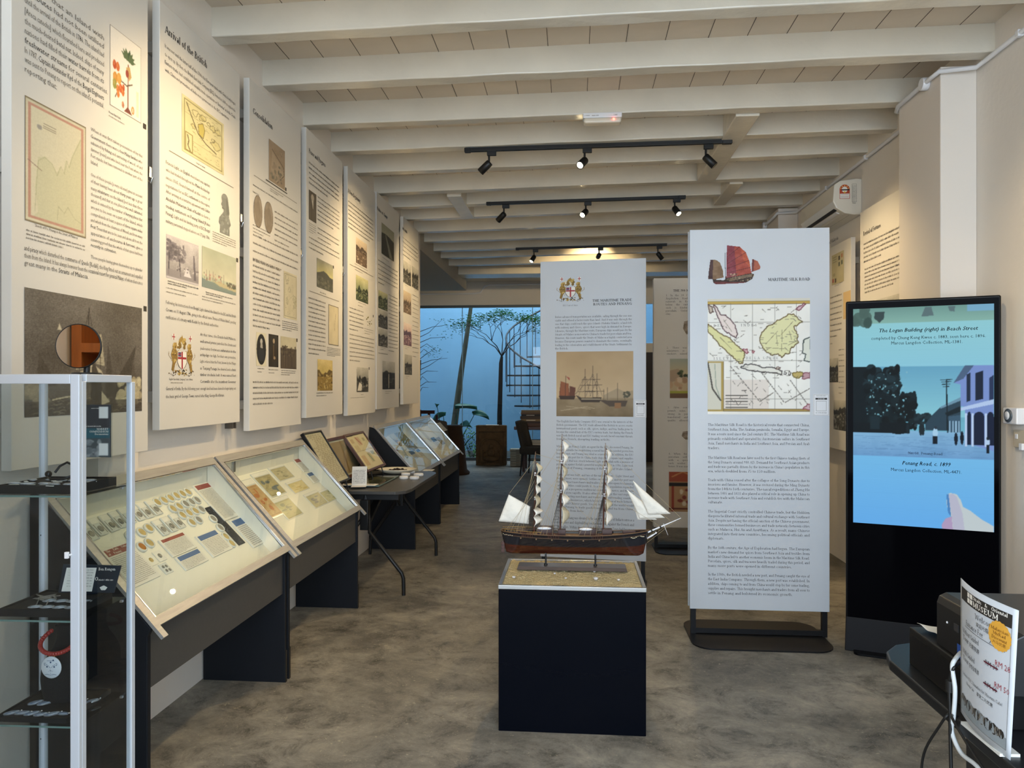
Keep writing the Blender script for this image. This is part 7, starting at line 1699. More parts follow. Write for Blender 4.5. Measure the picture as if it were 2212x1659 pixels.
MB().tube([(-.045, 0, -.005), (-.02, -.02, -.012), (.02, -.02, -.012), (.045, .0, .0), (.038, .01, .022), (.01, .012, .034), (-.012, .01, .022), (-.02, .0, .004)], .0035, 8).ball((-.04, 0, .0), .010, 12).ball((.045, 0, .0), .010, 12).build('cord', M['black'], o)
for k in range(8):
    o = thing('oval_brooch', '%s pale oval brooch from the left in the middle tray, %s row' % (ORD[k % 4], 'front' if k < 4 else 'back'), 'brooch', cab(.12 + (k % 4) * .036, .06 + (k // 4) * .06, shelf_z[1] + .0215), RZC + .3, 'oval brooches in the middle tray')
    MB().lathe([(0, 0), (.015, 0), (.017, .002), (.014, .004), (0, .0045)], (0, 0, 0), 18, sx=1.2, sy=.8).build('setting', mpearl, o)
    MB().lathe([(0, .0046), (.012, .0046), (0, .006)], (0, 0, 0), 16, sx=1.2, sy=.8).build('stone', mat('stone_grey', L('9aa3a8'), .2) if k == 0 else bpy.data.materials['stone_grey'], o)
for k in range(3):
    o = thing('silver_chain', ('tangled silver chain at the back of the middle tray', 'silver chain stretched towards the front left of the middle tray', 'silver chain with a small clasp beside the oval brooches')[k], 'chain', cab(.09, .12, shelf_z[1] + .0225), RZC, 'silver chains in the middle tray')
    pts = [(q.gauss(0, .02) if k == 0 else -.05 + .03 * k + i * .004, (q.gauss(0.02, .015)) if k == 0 else .03 - i * .007, .001 + .004 * q.random()) for i in range(26 if k == 0 else 14)]
    MB().tube(pts, .0016, 6).build('chain', M['silverc'], o)
for k, (x_, y_, r_, big) in enumerate([(.055, .05, .6, .8), (.085, .052, .3, .8), (.115, .05, .6, .8), (.145, .045, .5, .7), (.175, .05, .6, .8), (.075, .12, .8, .8), (.105, .118, .7, .8), (.205, .055, 0, .6), (.20, .13, .9, .8), (.235, .14, .9, .75)]):
    o = thing('leaf_brooch', '%s leaf-shaped shard brooch from the left in the lowest tray' % ORD[k], 'brooch', cab(x_, y_, shelf_z[2] + .0135), RZC + r_, 'shard brooches in the lowest tray')
    pr = [(math.cos(R(a_)) * .030 * big * (1.0 if a_ < 90 or a_ > 270 else .8), math.sin(R(a_)) * .013 * big) for a_ in range(0, 360, 24)]
    MB().prism(pr, 2, 0, .003).build('rim', mpearl, o); MB().prism([(a_ * .82, b2 * .78) for a_, b2 in pr], 2, .003, .0042).build('shard', mat('porcelain_shard', L('c3ccd6'), .2, noise=(70, .6), rgb2=L('5c7392')) if k == 0 else bpy.data.materials['porcelain_shard'], o)
    MB().ball((.032 * big, 0, .003), .003, 8).build('bail', M['chrome'], o)
# bust with the red bead necklace
o = thing('necklace_bust', 'black velvet necklace stand on the lowest shelf in view', 'display bust', cab(.135, .16, shelf_z[2] + .0135), RZC)
def bfn(u, v):
    a = u * 2 * math.pi; z = v * .215; w = [.075, .082, .085, .080, .062, .040, .038, .044][min(7, int(v * 7.99))]
    f_ = v * 7; i = min(6, int(f_)); tt = f_ - i; arr = [.070, .080, .086, .084, .068, .042, .034, .040]; w = arr[i] * (1 - tt) + arr[i + 1] * tt
    return (w * math.cos(a), w * .55 * math.sin(a) + .015 * v, z)
b = MB().grid(bfn, 24, 20); b.ball((0, .015, .214), .038, 14, sc=(1, .6, .35)); b.build('bust', bpy.data.materials['velvet_black'], o)
o.scale = (.8, 1, 1)
n = thing('bead_necklace', 'red bead necklace with a round blue and white face medallion', 'necklace', cab(.135, .16, shelf_z[2] + .0135), RZC)
rb = MB()
for k in range(30):
    a = -math.pi * 1.18 + k / 29 * math.pi * 1.36; a2 = R(-90) + (k - 14.5) / 14.5 * R(150); x_ = .052 * math.sin((k - 14.5) / 14.5 * 2.2); zz = .150 + .055 * (1 - math.cos((k - 14.5) / 14.5 * 2.0)) * .62; y_ = -.050 + .055 * (abs(k - 14.5) / 14.5) ** 2
    rb.ball((x_, y_, zz), .0068, 10)
rb.build('beads', mat('coral_red', L('a3332c'), .3), n)
MB().lathe([(0, 0), (.030, 0), (.031, .002), (.029, .004), (0, .0045)], (0, -.052, .112), 28, M=Euler((R(90), 0, 0)).to_matrix(), sy=1.05).build('medallion', mat('porcelain_white', L('dfe3e6'), .15), n)
c = Cv(60, 62, 'dfe3e6', clear=True); BLU = '2c4a6e'
for s_ in (-1, 1):
    c.line([(.5 + s_ * .05, .5), (.5 + s_ * .1, .42), (.5 + s_ * .22, .34), (.5 + s_ * .34, .38), (.5 + s_ * .36, .28), (.5 + s_ * .28, .26)], .04, BLU); c.ell(.5 + s_ * .2, .45, .06, .05, BLU); c.line([(.5, .88), (.5 + s_ * .18, .84), (.5 + s_ * .32, .86)], .035, BLU); c.line([(.5, .66), (.5 + s_ * .13, .68)], .03, BLU)
c.line([(.3, .14), (.7, .14)], .03, BLU); c.ell(.5, .22, .05, .05, BLU); c.line([(.5, .5), (.48, .62), (.5, .8)], .025, BLU); c.ell(.64, .1, .05, .04, BLU)
c.mesh('medallion_painting', .054, .056, M['gloss'], n, Matrix.Translation((0, -.0570, .084)))
MB().tube([(-.008, -.050, .148), (-.008, -.053, .140)], .0012, 6).tube([(.008, -.050, .148), (.008, -.053, .140)], .0012, 6).build('link', M['gold'], n)
# books and cards standing in the cabinet
o = thing('booklet', 'dark booklet with a blue band standing on the top shelf of the cabinet', 'booklet', cab(.203, .19, shelf_z[0] + .029), RZC + R(4))
bw, bh = .112, .160
o.location.z = CAM_H - (990 - HZ) / F_PX * (D1 * 1.08)
MB().box((-bw / 2, 0, 0), (bw / 2, .006, bh)).build('cover', mat('booklet_dark', L('3c3f44'), .4), o, bevel=.001)
MB().box((bw / 2, -.001, 0), (bw / 2 + .004, .005, bh)).box((-bw * .6, .012, -(o.location.z - shelf_z[0] - .006)), (bw * .1, .015, bh * .5)).build('acrylic_stand', M['glass2'], o)
c = Cv(60, 90, '3f4247'); c.rect(0, .44, 1, .63, '35636f'); c.rect(0, .63, 1, 1, '4d565a'); c.blobs(26, .3, .7, .75, 1, .04, .1, ['8f9496', '6a7074', 'b0b3b2'], .7, 3); c.rect(.0, 0, .06, 1, '1e2a3c'); c.rect(.70, .03, .96, .25, 'e8e8e4'); c.rect(.70, .74, .96, .97, 'e8e8e4')
c.mesh('cover_print', bw * .98, bh * .98, M['gloss'], o, Matrix.Translation((0, -.0012, .001)))
ik = Ink()
for k, (tx, z, s_, x1) in enumerate([('MARKET', .52, .0085, .46), ('COMPENDIUM', .47, .0085, .46), ('Documentary', .425, .0075, .46)]): ik.serif(tx, bw * x1, bh * z, s_, None, 'R', True, 0)
ik.greek(-.02, .03, bh * .58, .005, 0, 0, 3); ik.greek(.0, .03, bh * .92, .004, 0, 0, 4); ik.build('cover_lettering', [M['card']], o, (0, -.0022, 0))
o = thing('notice_card', 'dark card lettered Ben Rongen with a white text sheet standing on the middle shelf', 'card', cab(.185, .19, shelf_z[1] + .028), RZC + R(3))
MB().hexa([(-.085, 0, 0), (.085, 0, 0), (.085, .003, 0), (-.085, .003, 0), (-.080, .018, .082), (.098, .018, .078), (.098, .021, .078), (-.080, .021, .082)]).box((-.03, .01, -.024), (.03, .013, .02)).build('card', mat('card_navy', L('1f2a35'), .4), o)
ik = Ink(); ik.quad([(-.075, .004), (.018, .004), (.024, .074), (-.068, .074)], 0)
for k in range(7): ik.greek(-.062, .016, .066 - k * .008, .006, 1, 1, k)
ik.serif('Ben Rongen', .030, .066, .0125, .052, 'J', True, 0); ik.serif('O', .022, .036, .016, None, 'L', True, 0); ik.greek(.034, .080, .036, .007, 0, 0, 3); ik.quad([(.04, .016), (.052, .022), (.064, .016), (.058, .008), (.046, .008)], 0)
ik.build('card_print', [M['card'], M['inkb']], o, (0, -.001, 0), (R(-12.5), 0, 0))
# round mirror on top
o = thing('round_mirror', 'round tabletop mirror on a black base on top of the glass cabinet', 'mirror', cab(.203, .13, zt - .001), R(8))
MB().lathe([(0, 0), (.040, 0), (.042, .004), (.038, .008), (0, .008)], (.012, .02, 0), 28).tube([(.012, .02, .006), (.014, .022, .06)], .009, 10).build('base', M['black'], o)
mz = (745 - HZ) / F_PX * -2.12 + CAM_H - (zt - .001); Mr = Euler((R(90), 0, 0)).to_matrix()
MB().lathe([(0, -.006), (.064, -.006), (.066, -.002), (.066, .004), (.064, .005), (.063, .004)], (0, 0, mz), 40, M=Mr).build('rim', M['black'], o)
MB().add([(.0630 * math.cos(k * math.pi / 24), -.0046, mz + .0630 * math.sin(k * math.pi / 24)) for k in range(48)], [tuple(range(48))]).build('mirror_glass', mat('mirror_silver', (.9, .9, .9), .01, 1.0), o)
# what the mirror looks back at: an orange-brown wooden shelf unit behind the viewer
t = thing('wooden_cupboard', 'tall orange-brown wooden cupboard seen only in the round mirror', 'cupboard', (-1.53, .72, 0), 0)
b = MB(); b.box((-.35, -.2, 0), (-.31, .2, 2.3)).box((.31, -.2, 0), (.35, .2, 2.3)).box((-.31, -.2, 0), (.31, -.17, 2.3))
for z in (0, .55, 1.1, 1.65, 2.26): b.box((-.31, -.17, z), (.31, .2, z + .04))
b.build('carcass', mat('orange_wood', L('a8622c'), .4, noise=(5, .3), stretch=(8, 8, 1)), t)

# ================================================================ COUNTER AT THE RIGHT
DZ = .75
md = mat('counter_black', (.013, .014, .016), .35)
t = thing('reception_desk', 'black desk with rounded corners at the bottom right corner of the picture', 'desk', (1.2, 1.7, 0))
e0, e1 = onZ(1919, 1412, DZ), onZ(2190, 1659, DZ)
xe = .862
pts = [(xe + .002, .9), (xe, 1.98), (xe, 2.11), (xe + .02, 2.18), (xe + .07, 2.24), (xe + .14, 2.27), (1.75, 2.27), (1.75, .9)]
MB().prism(pts, 2, DZ - .028, DZ).build('desktop', md, t, world=True, bevel=.004)
MB().box((xe + .16, .95, .0), (1.7, 2.02, DZ - .028)).build('desk_body', md, t, world=True)
MB().box((xe + .12, 1.0, .45), (xe + .16, 1.95, DZ - .028)).build('modesty_panel', md, t, world=True)
t = thing('cash_drawer', 'low black cash drawer box on the desk under the printer', 'cash drawer', (1.13, 1.90, DZ))
MB().box((-.225, -.20, 0), (.25, .19, .100)).build('drawer_case', M['black'], t, bevel=.003)
MB().box((-.228, -.18, .010), (-.225, .17, .085)).build('drawer_front', M['blackm'], t)
t = thing('document_printer', 'black printer with a rounded top and a blue payment sticker on the desk', 'printer', (1.15, 1.82, DZ + .100))
px0 = -.235
prof = [(px0, 0), (px0, .105), (px0 + .006, .122), (px0 + .022, .130), (.30, .130), (.30, 0)]
MB().prism(prof, 1, -.19, .14).build('casing', mat('printer_black', (.012, .012, .013), .4), t, bevel=.003)
MB().box((.02, -.12, .130), (.25, .08, .134)).build('output_tray', M['blackm'], t)
b = MB()
for k in range(3): b.box((px0 - .002, .03 - k * .03, .062), (px0, .05 - k * .03, .080))
b.build('button', mat('button_grey', L('3a3a3c'), .4), t); MB().ball((px0, .085, .07), .003, 8).build('status_lamp', M['white'], t)
ik = Ink(); ik.rect(-.045, .004, .045, .036, 0); ik.build('payment_sticker', [mat('sticker_blue', L('2c55a8'), .4)], t, (px0 - .0016, -.01, 0), (0, 0, R(-90)))
ik = Ink(); ik.sans('Alipay+', -.03, .013, .017, .06, 'J', 0); ik.sans('Accepted', -.018, .028, .006, .036, 'J', 0); ik.build('sticker_lettering', [M['white']], t, (px0 - .0024, -.01, 0), (0, 0, R(-90)))
t = thing('paper_stack', 'curled white receipts lying on the cash drawer beside the printer', 'paper', (.955, 2.02, DZ + .101), .1)
MB().grid(lambda u, v: ((u - .5) * .07, (v - .5) * .10, .003 + .012 * (1 - u) ** 2 + .003 * math.sin(v * 9)), 8, 10).build('receipt', M['card'], t, solid=.001)
t = thing('paper_tray', 'grey plastic tray with white papers at the right edge above the desk', 'tray', (1.12, 1.50, DZ + .10))
MB().box((-.10, -.12, .035), (.2, .10, .041)).box((-.10, -.12, .041), (.2, -.114, .07)).box((-.10, -.114, .041), (-.094, .10, .06)).build('tray_body', mat('tray_grey', L('9aa3a8'), .4), t, bevel=.002)
MB().box((-.08, -.10, .042), (.18, .08, .050)).build('papers', M['card'], t); MB().box((-.095, -.11, -.10), (.18, .08, .034)).build('underbox', md, t)
t = thing('teal_notebook', 'small teal and white box edge beside the paper sign', 'box', (1.0, 1.52, DZ + .075), .0)
MB().box((-.01, -.03, -.075), (.0, .02, 0), 0).box((-.02, -.05, 0), (.02, .04, .012), 0).box((-.02, -.05, .012), (.02, .04, .020), 1).build('box_body', [M['card'], mat('teal', L('2f8f86'), .4)], t)
# price sign, a curved sheet standing at the desk's edge
sa, sb_ = Vector((.866, 1.742)), Vector((.870, 1.560)); zb0, zt0 = .779, 1.076
t = thing('price_sign', 'curled white price sign headed MUSEUM with an orange seal, standing on the desk edge', 'sign', (sa.x, sa.y, DZ), math.atan2(sb_.y - sa.y, sb_.x - sa.x))
SWD = (sb_ - sa).length; SHT = .300
def bend(x, z): u = x / SWD; return -.012 * math.sin(math.pi * min(1, max(0, u))) + .018 * u * u * (z / SHT) * 0.9
b = MB().grid(lambda u, v: (u * SWD, bend(u * SWD, v * SHT), .020 + v * SHT - .018 * u), 16, 8); b.build('sheet', M['panel_cool'], t, solid=.0012)
MB().box((SWD * .1, -.01, 0), (SWD * .9, .03, .006)).box((SWD * .45, .004, .006), (SWD * .55, .010, .06)).build('foot', mclear, t)
ik = Ink(.012)
ik.rect(.010, SHT * .865, SWD - .010, SHT * .955, 1)
ik.serif('Straits & Oriental', .068, SHT * .925, .0115, .095, 'J', True, 4); ik.serif('MUSEUM', .068, SHT * .876, .0175, .098, 'J', True, 4)
for dx in (0, .012):
    for dz in (0, .012): ik.rect(.044 + dx, SHT * .878 + dz, .054 + dx, SHT * .878 + .010 + dz, 4); ik.ring(.046 + dx, SHT * .878 + dz + .002, .052 + dx, SHT * .878 + .008 + dz, .0014, 1)
ik.ring(.010, SHT * .045, SWD - .010, SHT * .865, .0006, 1)
ik.serif('Welcome!', .075, SHT * .80, .017, .05, 'J', False, 1); ik.sans('欢迎光临', .08, SHT * .752, .011, .038, 'J', 1)
ik.serif('Entrance Fee', .035, SHT * .700, .017, .068, 'J', False, 1); ik.sans('入场费', .122, SHT * .695, .014, .03, 'J', 1); ik.rect(.03, SHT * .685, .160, SHT * .688, 1)
ik.serif('Without Guided', .018, SHT * .625, .016, .072, 'J', False, 1); ik.serif('Tour', .018, SHT * .575, .016, None, 'L', False, 1); ik.sans('无需导游', .052, SHT * .568, .011, .04, 'J', 1)
ik.serif('With Guided', .018, SHT * .475, .016, .058, 'J', False, 1); ik.serif('Tour', .018, SHT * .425, .016, None, 'L', False, 1); ik.sans('含专业导游', .052, SHT * .420, .011, .04, 'J', 1)
ik.sans('RM 28', .138, SHT * .565, .017, .035, 'J', 2); ik.sans('RM 30', .112, SHT * .530, .015, .032, 'J', 1); ik.rect(.108, SHT * .542, .146, SHT * .552, 5)
ik.sans('RM 50', .138, SHT * .415, .017, .035, 'J', 2); ik.sans('RM 60', .112, SHT * .380, .015, .032, 'J', 1); ik.rect(.108, SHT * .392, .146, SHT * .402, 5)
ik.serif('- Inclusive RM 2 Donation for Museum Cafe!', .014, SHT * .315, .0105, .145, 'J', False, 1); ik.serif('- Museum Cafe', .035, SHT * .270, .0105, .04, 'J', False, 1); ik.sans('享受二元优惠', .085, SHT * .268, .009, .05, 'J', 1)
ik.rect(.011, SHT * .05, SWD - .011, SHT * .125, 3)
q = random.Random(6)
for k in range(16): x_ = .02 + k * .0092; s_ = q.uniform(.006, .013); ik.quad([(x_ + s_ * math.cos(R(a)), SHT * .13 + s_ * math.sin(R(a)) * 1.1) for a in range(0, 360, 45)], q.choice([0, 1, 3]))
ik.quad([((.146 + .026 * (1 + .06 * (k % 2)) * math.cos(k * math.pi / 18)), SHT * .775 + .029 * (1 + .06 * (k % 2)) * math.sin(k * math.pi / 18)) for k in range(36)], 6)
for k, s_ in enumerate(('Malaysian', 'MyKad', 'Discount')): ik.serif(s_, .146, SHT * (.805 - k * .03), .010, None, 'C', True, 7)
ik.sans('大马优惠', .146, SHT * .715, .008, None, 'C', 7)
ik.v = [(x, bend(x, z) - (.0016 if ik_m is None else .0016), z + .020 - .018 * x / SWD) for (x, y, z) in ik.v for ik_m in (None,)]
off = {}
for f_, m_ in zip(ik.f, ik.m):
    for i in f_: off[i] = m_
ik.v = [(x, y - {6: .0004, 7: .0008, 4: .0005, 5: .0005}.get(off.get(i, 0), 0), z) for i, (x, y, z) in enumerate(ik.v)]
ik.build('sign_print', [M['ink'], M['inkb'], mat('ink_maroon', L('9a4048'), .6), mat('ink_greyblue', L('8a9296'), .6), M['card'], mat('ink_wine', L('5c1428'), .6), mat('seal_orange', L('dda33c'), .5), mat('seal_brown', L('8a5c1c'), .6)], t)
# cables over the edge
def cable(label, pts, r_, m, extra=None):
    o = thing('cable', label, 'cable', pts[0], 0, 'cables hanging off the desk')
    P_ = [Vector(p) - Vector(pts[0]) for p in pts]; sm = []
    for i in range(len(P_) - 1):
        p0, p1, p2, p3 = P_[max(i - 1, 0)], P_[i], P_[i + 1], P_[min(i + 2, len(P_) - 1)]
        for k in range(6):
            u = k / 6; sm.append(.5 * ((2 * p1) + (p2 - p0) * u + (2 * p0 - 5 * p1 + 4 * p2 - p3) * u * u + (3 * p1 - p0 - 3 * p2 + p3) * u ** 3))
    sm.append(P_[-1]); MB().tube([tuple(v) for v in sm], r_, 8).build('cord', m, o)
    if extra: extra(o)
    return o
def cp(px, py, X=.852): p = onX(px, py, X); return tuple(p)
mcw_ = mat('cable_white', L('d7dde0'), .4)
cable('white cable hanging over the desk edge beside the sign', [cp(2075, 1410, .90), cp(2063, 1425, .86), cp(2057, 1442), cp(2063, 1490), cp(2060, 1545), cp(2056, 1580), cp(2075, 1625), cp(2105, 1650), cp(2130, 1675)], .0048, mcw_)
cable('black cable with a thick ferrite lump hanging beside the sign', [cp(2075, 1430, .90), cp(2064, 1438, .86), cp(2056, 1452, .85), cp(2051, 1480, .848), cp(2052, 1530, .848), cp(2053, 1600, .848), cp(2055, 1680, .848)], .0038, M['black'], lambda o: MB().tube([tuple(Vector(cp(2052, 1470, .848)) - o.location), tuple(Vector(cp(2052, 1494, .848)) - o.location)], .009, 10).build('ferrite_lump', M['black'], o))
cable('thin black cable looping out to the left below the desk', [(.93, 1.87, .715), cp(2049, 1543, .845), cp(2025, 1575, .84), cp(2003, 1610, .84), cp(1993, 1640, .84), cp(1989, 1680, .84)], .003, M['black'])
cable('thin black cable slanting down to the right below the desk', [(.92, 1.80, .715), cp(2056, 1545, .845), cp(2085, 1600, .84), cp(2110, 1640, .84), cp(2130, 1670, .84)], .003, M['black'])

# ================================================================ THE FAR END
# carved stone
t = thing('carved_stone_relief', 'brown carved stone block with an arched niche and seated figure before the glass', 'stone relief', (-1.575, 14.1, 0))
mst = mat('weathered_stone', L('6d5539'), .9, noise=(9, .45), bump=(30, .9))
w, h = .29, .76
MB().box((-w, -.05, 0), (w, .12, h)).build('slab', mst, t, bevel=.02)
f = MB()
f.box((-w, -.09, 0), (w, -.05, .04)).box((-w, -.09, h - .12), (w, -.05, h)).box((-w, -.09, .04), (-w + .05, -.05, h - .12)).box((w - .05, -.09, .04), (w, -.05, h - .12))
for k in range(12):
    a0, a1 = math.pi * k / 12, math.pi * (k + 1) / 12
    f.tube([(.19 * math.cos(a0), -.06, .36 + .15 * math.sin(a0)), (.19 * math.cos(a1), -.06, .36 + .15 * math.sin(a1))], .02, 8)
f.box((-.21, -.075, .05), (-.17, -.05, .36)).box((.17, -.075, .05), (.21, -.05, .36)).build('niche', mst, t, bevel=.006)
MB().ball((0, -.06, .36), .045, 14).ball((0, -.055, .24), .08, 14, sc=(1, .6, 1.1)).ball((0, -.06, .12), .13, 14, sc=(1.1, .5, .45)).ball((-.13, -.055, .26), .03).ball((.13, -.055, .26), .03).ball((-.13, -.05, .16), .04, sc=(.8, .6, 2)).ball((.13, -.05, .16), .04, sc=(.8, .6, 2)).build('seated_figure', mst, t)
t = thing('white_envelope', 'small white sheet lying on top of the carved stone', 'paper', (-1.56, 14.1, .762)); MB().box((-.12, -.06, 0), (.12, .05, .006)).build('sheet', M['card'], t)
# stack of pale boxes
mpb = mat('pale_cloth_board', L('b9b29c'), .7, noise=(20, .1)); mpb2 = mat('board_label', L('8f8672'), .6)
z = 0; q = random.Random(5); nm = ['bottom', 'second', 'third', 'fourth', 'fifth', 'sixth', 'top']
for k in range(7):
    hh = .045; o = thing('boxed_book', '%s boxed book from the floor in the pale stack beside the carved stone' % nm[k] if 0 < k < 6 else '%s boxed book of the pale stack beside the carved stone' % nm[k], 'book', (-1.04 + q.uniform(-.006, .006), 14.0, z), 0, 'pale boxed books stacked on the floor')
    MB().box((-.16, -.12, .003), (.16, .12, hh)).build('slipcase', mpb, o, bevel=.004); MB().box((-.05, -.1212, .012), (.02, -.12, hh - .010)).build('spine_label', mpb2, o); z += hh + .001
# side table with books and shelf
mtw = mat('reddish_table_wood', L('5c3424'), .35, noise=(7, .4), stretch=(1, 8, 8))
t = thing('reading_table', 'reddish wooden table stacked with books at the far end, left of the standing board', 'table', (-.55, 13.3, 0))
MB().box((-.50, -.35, .74), (.5, .35, .80)).build('tabletop', mtw, t, bevel=.01); b = MB()
for x0 in (-.36, .38):
    for y0 in (-.3, .26): MB().box((x0, y0, 0), (x0 + .05, y0 + .05, .74)).build('leg', mtw, t)
MB().box((-.33, -.27, .40), (.38, .27, .43)).build('shelf', mtw, t)
zz = .801; cols = ['5c4030', '3c2c24', '8a7450', '4a3a2c', '1e1c1c', '6a5440', '7c6a4c', '3e4a44']
for k in range(7):
    hh = (.05, .035, .04, .05, .035, .03, .04)[k]; wd = (.26, .24, .2, .19, .18, .2, .17)[k]
    nmk = ['bottom', 'second', 'third', 'middle', 'fifth', 'sixth', 'topmost'][k]
    o = thing('book', '%s book of the pile on the reading table, %s' % (nmk, ('widest brown cover', 'dark brown cover', 'tan cover', 'dull brown cover', 'nearly black cover', 'mid brown cover', 'khaki cover')[k]), 'book', (-.76 + (k % 3) * .01, 13.2, zz), 0, 'books piled on the reading table')
    cm = mat('cover_%s' % cols[k], L(cols[k]), .5)
    MB().box((-wd, -.13, 0), (wd, .13, .004)).box((-wd, -.13, hh - .005), (wd, .13, hh - .001)).box((-wd, -.13, .004), (wd, -.125, hh - .005)).build('cover', cm, o)
    MB().box((-wd + .005, -.125, .004), (wd - .005, .125, hh - .005)).build('pages', M['card'], o); 
    if k in (2, 4): MB().box((-wd * .5, -.1308, .012), (wd * .3, -.13, hh - .014)).build('spine_title', M['card'], o)
    zz += hh
zz = .431
for k in range(4):
    o = thing('book', '%s on the lower shelf of the reading table' % ('red bottom book', 'cream book second from below', 'brown book third from below', 'pale book on top of the pile')[k], 'book', (-.66, 13.16, zz), 0, 'books on the shelf of the reading table')
    MB().box((-.17, -.12, 0), (.17, .12, .030)).build('cover', mat('shelf_cover_%s' % ('red', 'cream', 'brown', 'pale')[k], L(('8a2a24', 'c9bda0', '5c4434', 'b9b29c')[k]), .5), o, bevel=.003); MB().box((-.165, -.1205, .006), (.165, -.12, .024)).build('pages', M['card'], o); zz += .031
# chairs
mfab = mat('chair_fabric', L('4b4640'), .95, noise=(90, .2), bump=(120, .4)); 
def chair(loc, rz, label):
    t = thing('upholstered_chair', label, 'chair', loc, rz, 'grey upholstered chairs at the far end')
    MB().box((-.25, -.26, .36), (.25, .25, .49)).build('seat', mfab, t, bevel=.04)
    def bk(u, v):
        a = (u - .5) * 2; w_ = .24 * (1 - .12 * v); return (a * w_, .22 + .12 * v - .05 * a * a, .42 + v * .50 - .03 * a * a * v)
    MB().grid(bk, 12, 12).build('backrest', mfab, t, solid=.06)
    for x_, y_ in ((-.2, -.2), (.2, -.2), (-.2, .2), (.2, .2)): MB().tube([(x_, y_, .38), (x_ * 1.12, y_ * 1.15, 0)], [.018, .012], 8).build('leg', M['black'], t)
    return t
chair((-.62, 12.55, 0), R(75), 'dark grey upholstered chair facing the reading table, cut off by the standing board')
t = chair((-2.05, 10.75, 0), R(178), 'dark grey upholstered chair behind the farthest display case'); t.scale = (1.25, 1.25, 1.12)
# rattan stool shape, red-brown carved chair, pots and leaves
t = thing('rattan_stool', 'flared brown rattan stool beside the far grey chair', 'stool', (-2.05, 12.6, 0))
MB().lathe([(.26, 0), (.27, .03), (.22, .08), (.20, .25), (.17, .55), (.13, .78), (.15, .82), (.12, .84), (0, .84)], (0, 0, 0), 28).build('woven_body', mat('rattan', L('5a3d26'), .7, noise=(60, .5), bump=(60, 1.0), stretch=(1, 1, 4)), t)
t = thing('carved_chair', 'red-brown carved wooden chair back showing behind the farthest display case', 'chair', (-2.65, 12.9, 0))
mrw = mat('rosewood', L('4a1f16'), .4)
for x_ in (-.22, -.06, .1, .24): MB().box((x_ - .02, -.02, .45), (x_ + .02, .02, 1.12 - abs(x_) * .5)).build('back_spindle', mrw, t)
MB().box((-.26, -.025, 1.02), (.2, .025, 1.08)).box((-.2, -.02, .86), (.3, .02, .90)).build('top_rail', mrw, t); MB().box((-.27, -.45, .42), (.27, .03, .47)).build('seat', mrw, t)
for x_, y_ in ((-.24, -.42), (.24, -.42), (-.24, 0), (.24, 0)): MB().box((x_ - .02, y_ - .02, 0), (x_ + .02, y_ + .02, .43)).build('leg', mrw, t)
mleaf = mat('broad_leaf', L('2f6b58'), .4, noise=(6, .4)); mleaf2 = mat('small_leaf', L('5d9a4c'), .5, noise=(20, .4)); mbark = mat('bark_pale', L('6f6a58'), .9, noise=(14, .6), bump=(20, 1.0), stretch=(1, 1, .3)); mbark2 = mat('bark_dark', L('2c241e'), .9, noise=(14, .4), bump=(20, 1.0))
t = thing('broad_leaf_plant', 'broad-leaved plant with large teal green leaves outside the glass behind the chair', 'plant', (-2.75, 15.9, -.12))
q = random.Random(8); stm = MB()
for k, (dx, dz, r_, rot, ti) in enumerate([(.28, 1.20, .30, 20, 10), (.62, 1.05, .26, -30, 25), (-.1, 1.02, .24, 150, 15), (.35, .80, .26, -60, 40), (.02, .72, .2, 200, 30), (.72, .70, .18, -50, 60), (-.2, 1.22, .12, 100, 10)]):
    base = Vector((dx * .2, .1 * (k % 3), 0)); tip = Vector((dx, -.1 + .1 * (k % 3), dz)); stm.tube([tuple(base), tuple(base.lerp(tip, .5) + Vector((0, 0, .08))), tuple(tip)], [.016, .012, .007], 6)
    Rm = Euler((R(ti), R(12 * (k % 3) - 10), R(rot))).to_matrix()
    def lf(u, v, tip=tip, r_=r_, Rm=Rm):
        w_ = r_ * .42 * math.sin(math.pi * min(1, v ** .7)) ; a = (u - .5) * 2; return tuple(tip + Rm @ Vector((v * r_ * 1.6 - r_ * .3, a * w_, .05 * (1 - abs(a)) * -1 - .18 * r_ * v * v * 2 + abs(a) * .03)))
    MB().grid(lf, 6, 10).build('leaf', mleaf, t, solid=.004)
stm.build('stems', mleaf, t)
t = thing('leafy_shrub', 'small bright leafy shrub low outside the glass left of the carved stone', 'shrub', (-2.15, 15.5, -.12))
b = MB(); st = MB()
for k in range(210):
    a = q.uniform(0, 6.28); rr = q.uniform(.02, .34); zz = q.uniform(.08, .78) * (1.1 - rr); c_ = Vector((rr * math.cos(a) * .8, rr * math.sin(a) * .6, zz)); Rm = Euler((q.uniform(-1, 1), q.uniform(-1, 1), q.uniform(0, 6))).to_matrix(); s_ = q.uniform(.02, .04)
    b.add([tuple(c_ + Rm @ Vector(p)) for p in ((-s_, 0, 0), (0, -s_ * .5, .004), (s_, 0, 0), (0, s_ * .5, .004))], [(0, 1, 2, 3)])
for k in range(14): a = k * .45; st.tube([(0, 0, 0), (.1 * math.cos(a), .1 * math.sin(a), .3), (.22 * math.cos(a), .18 * math.sin(a), .6)], .004, 5)
b.build('foliage', mleaf2, t); st.build('twigs', mbark2, t)
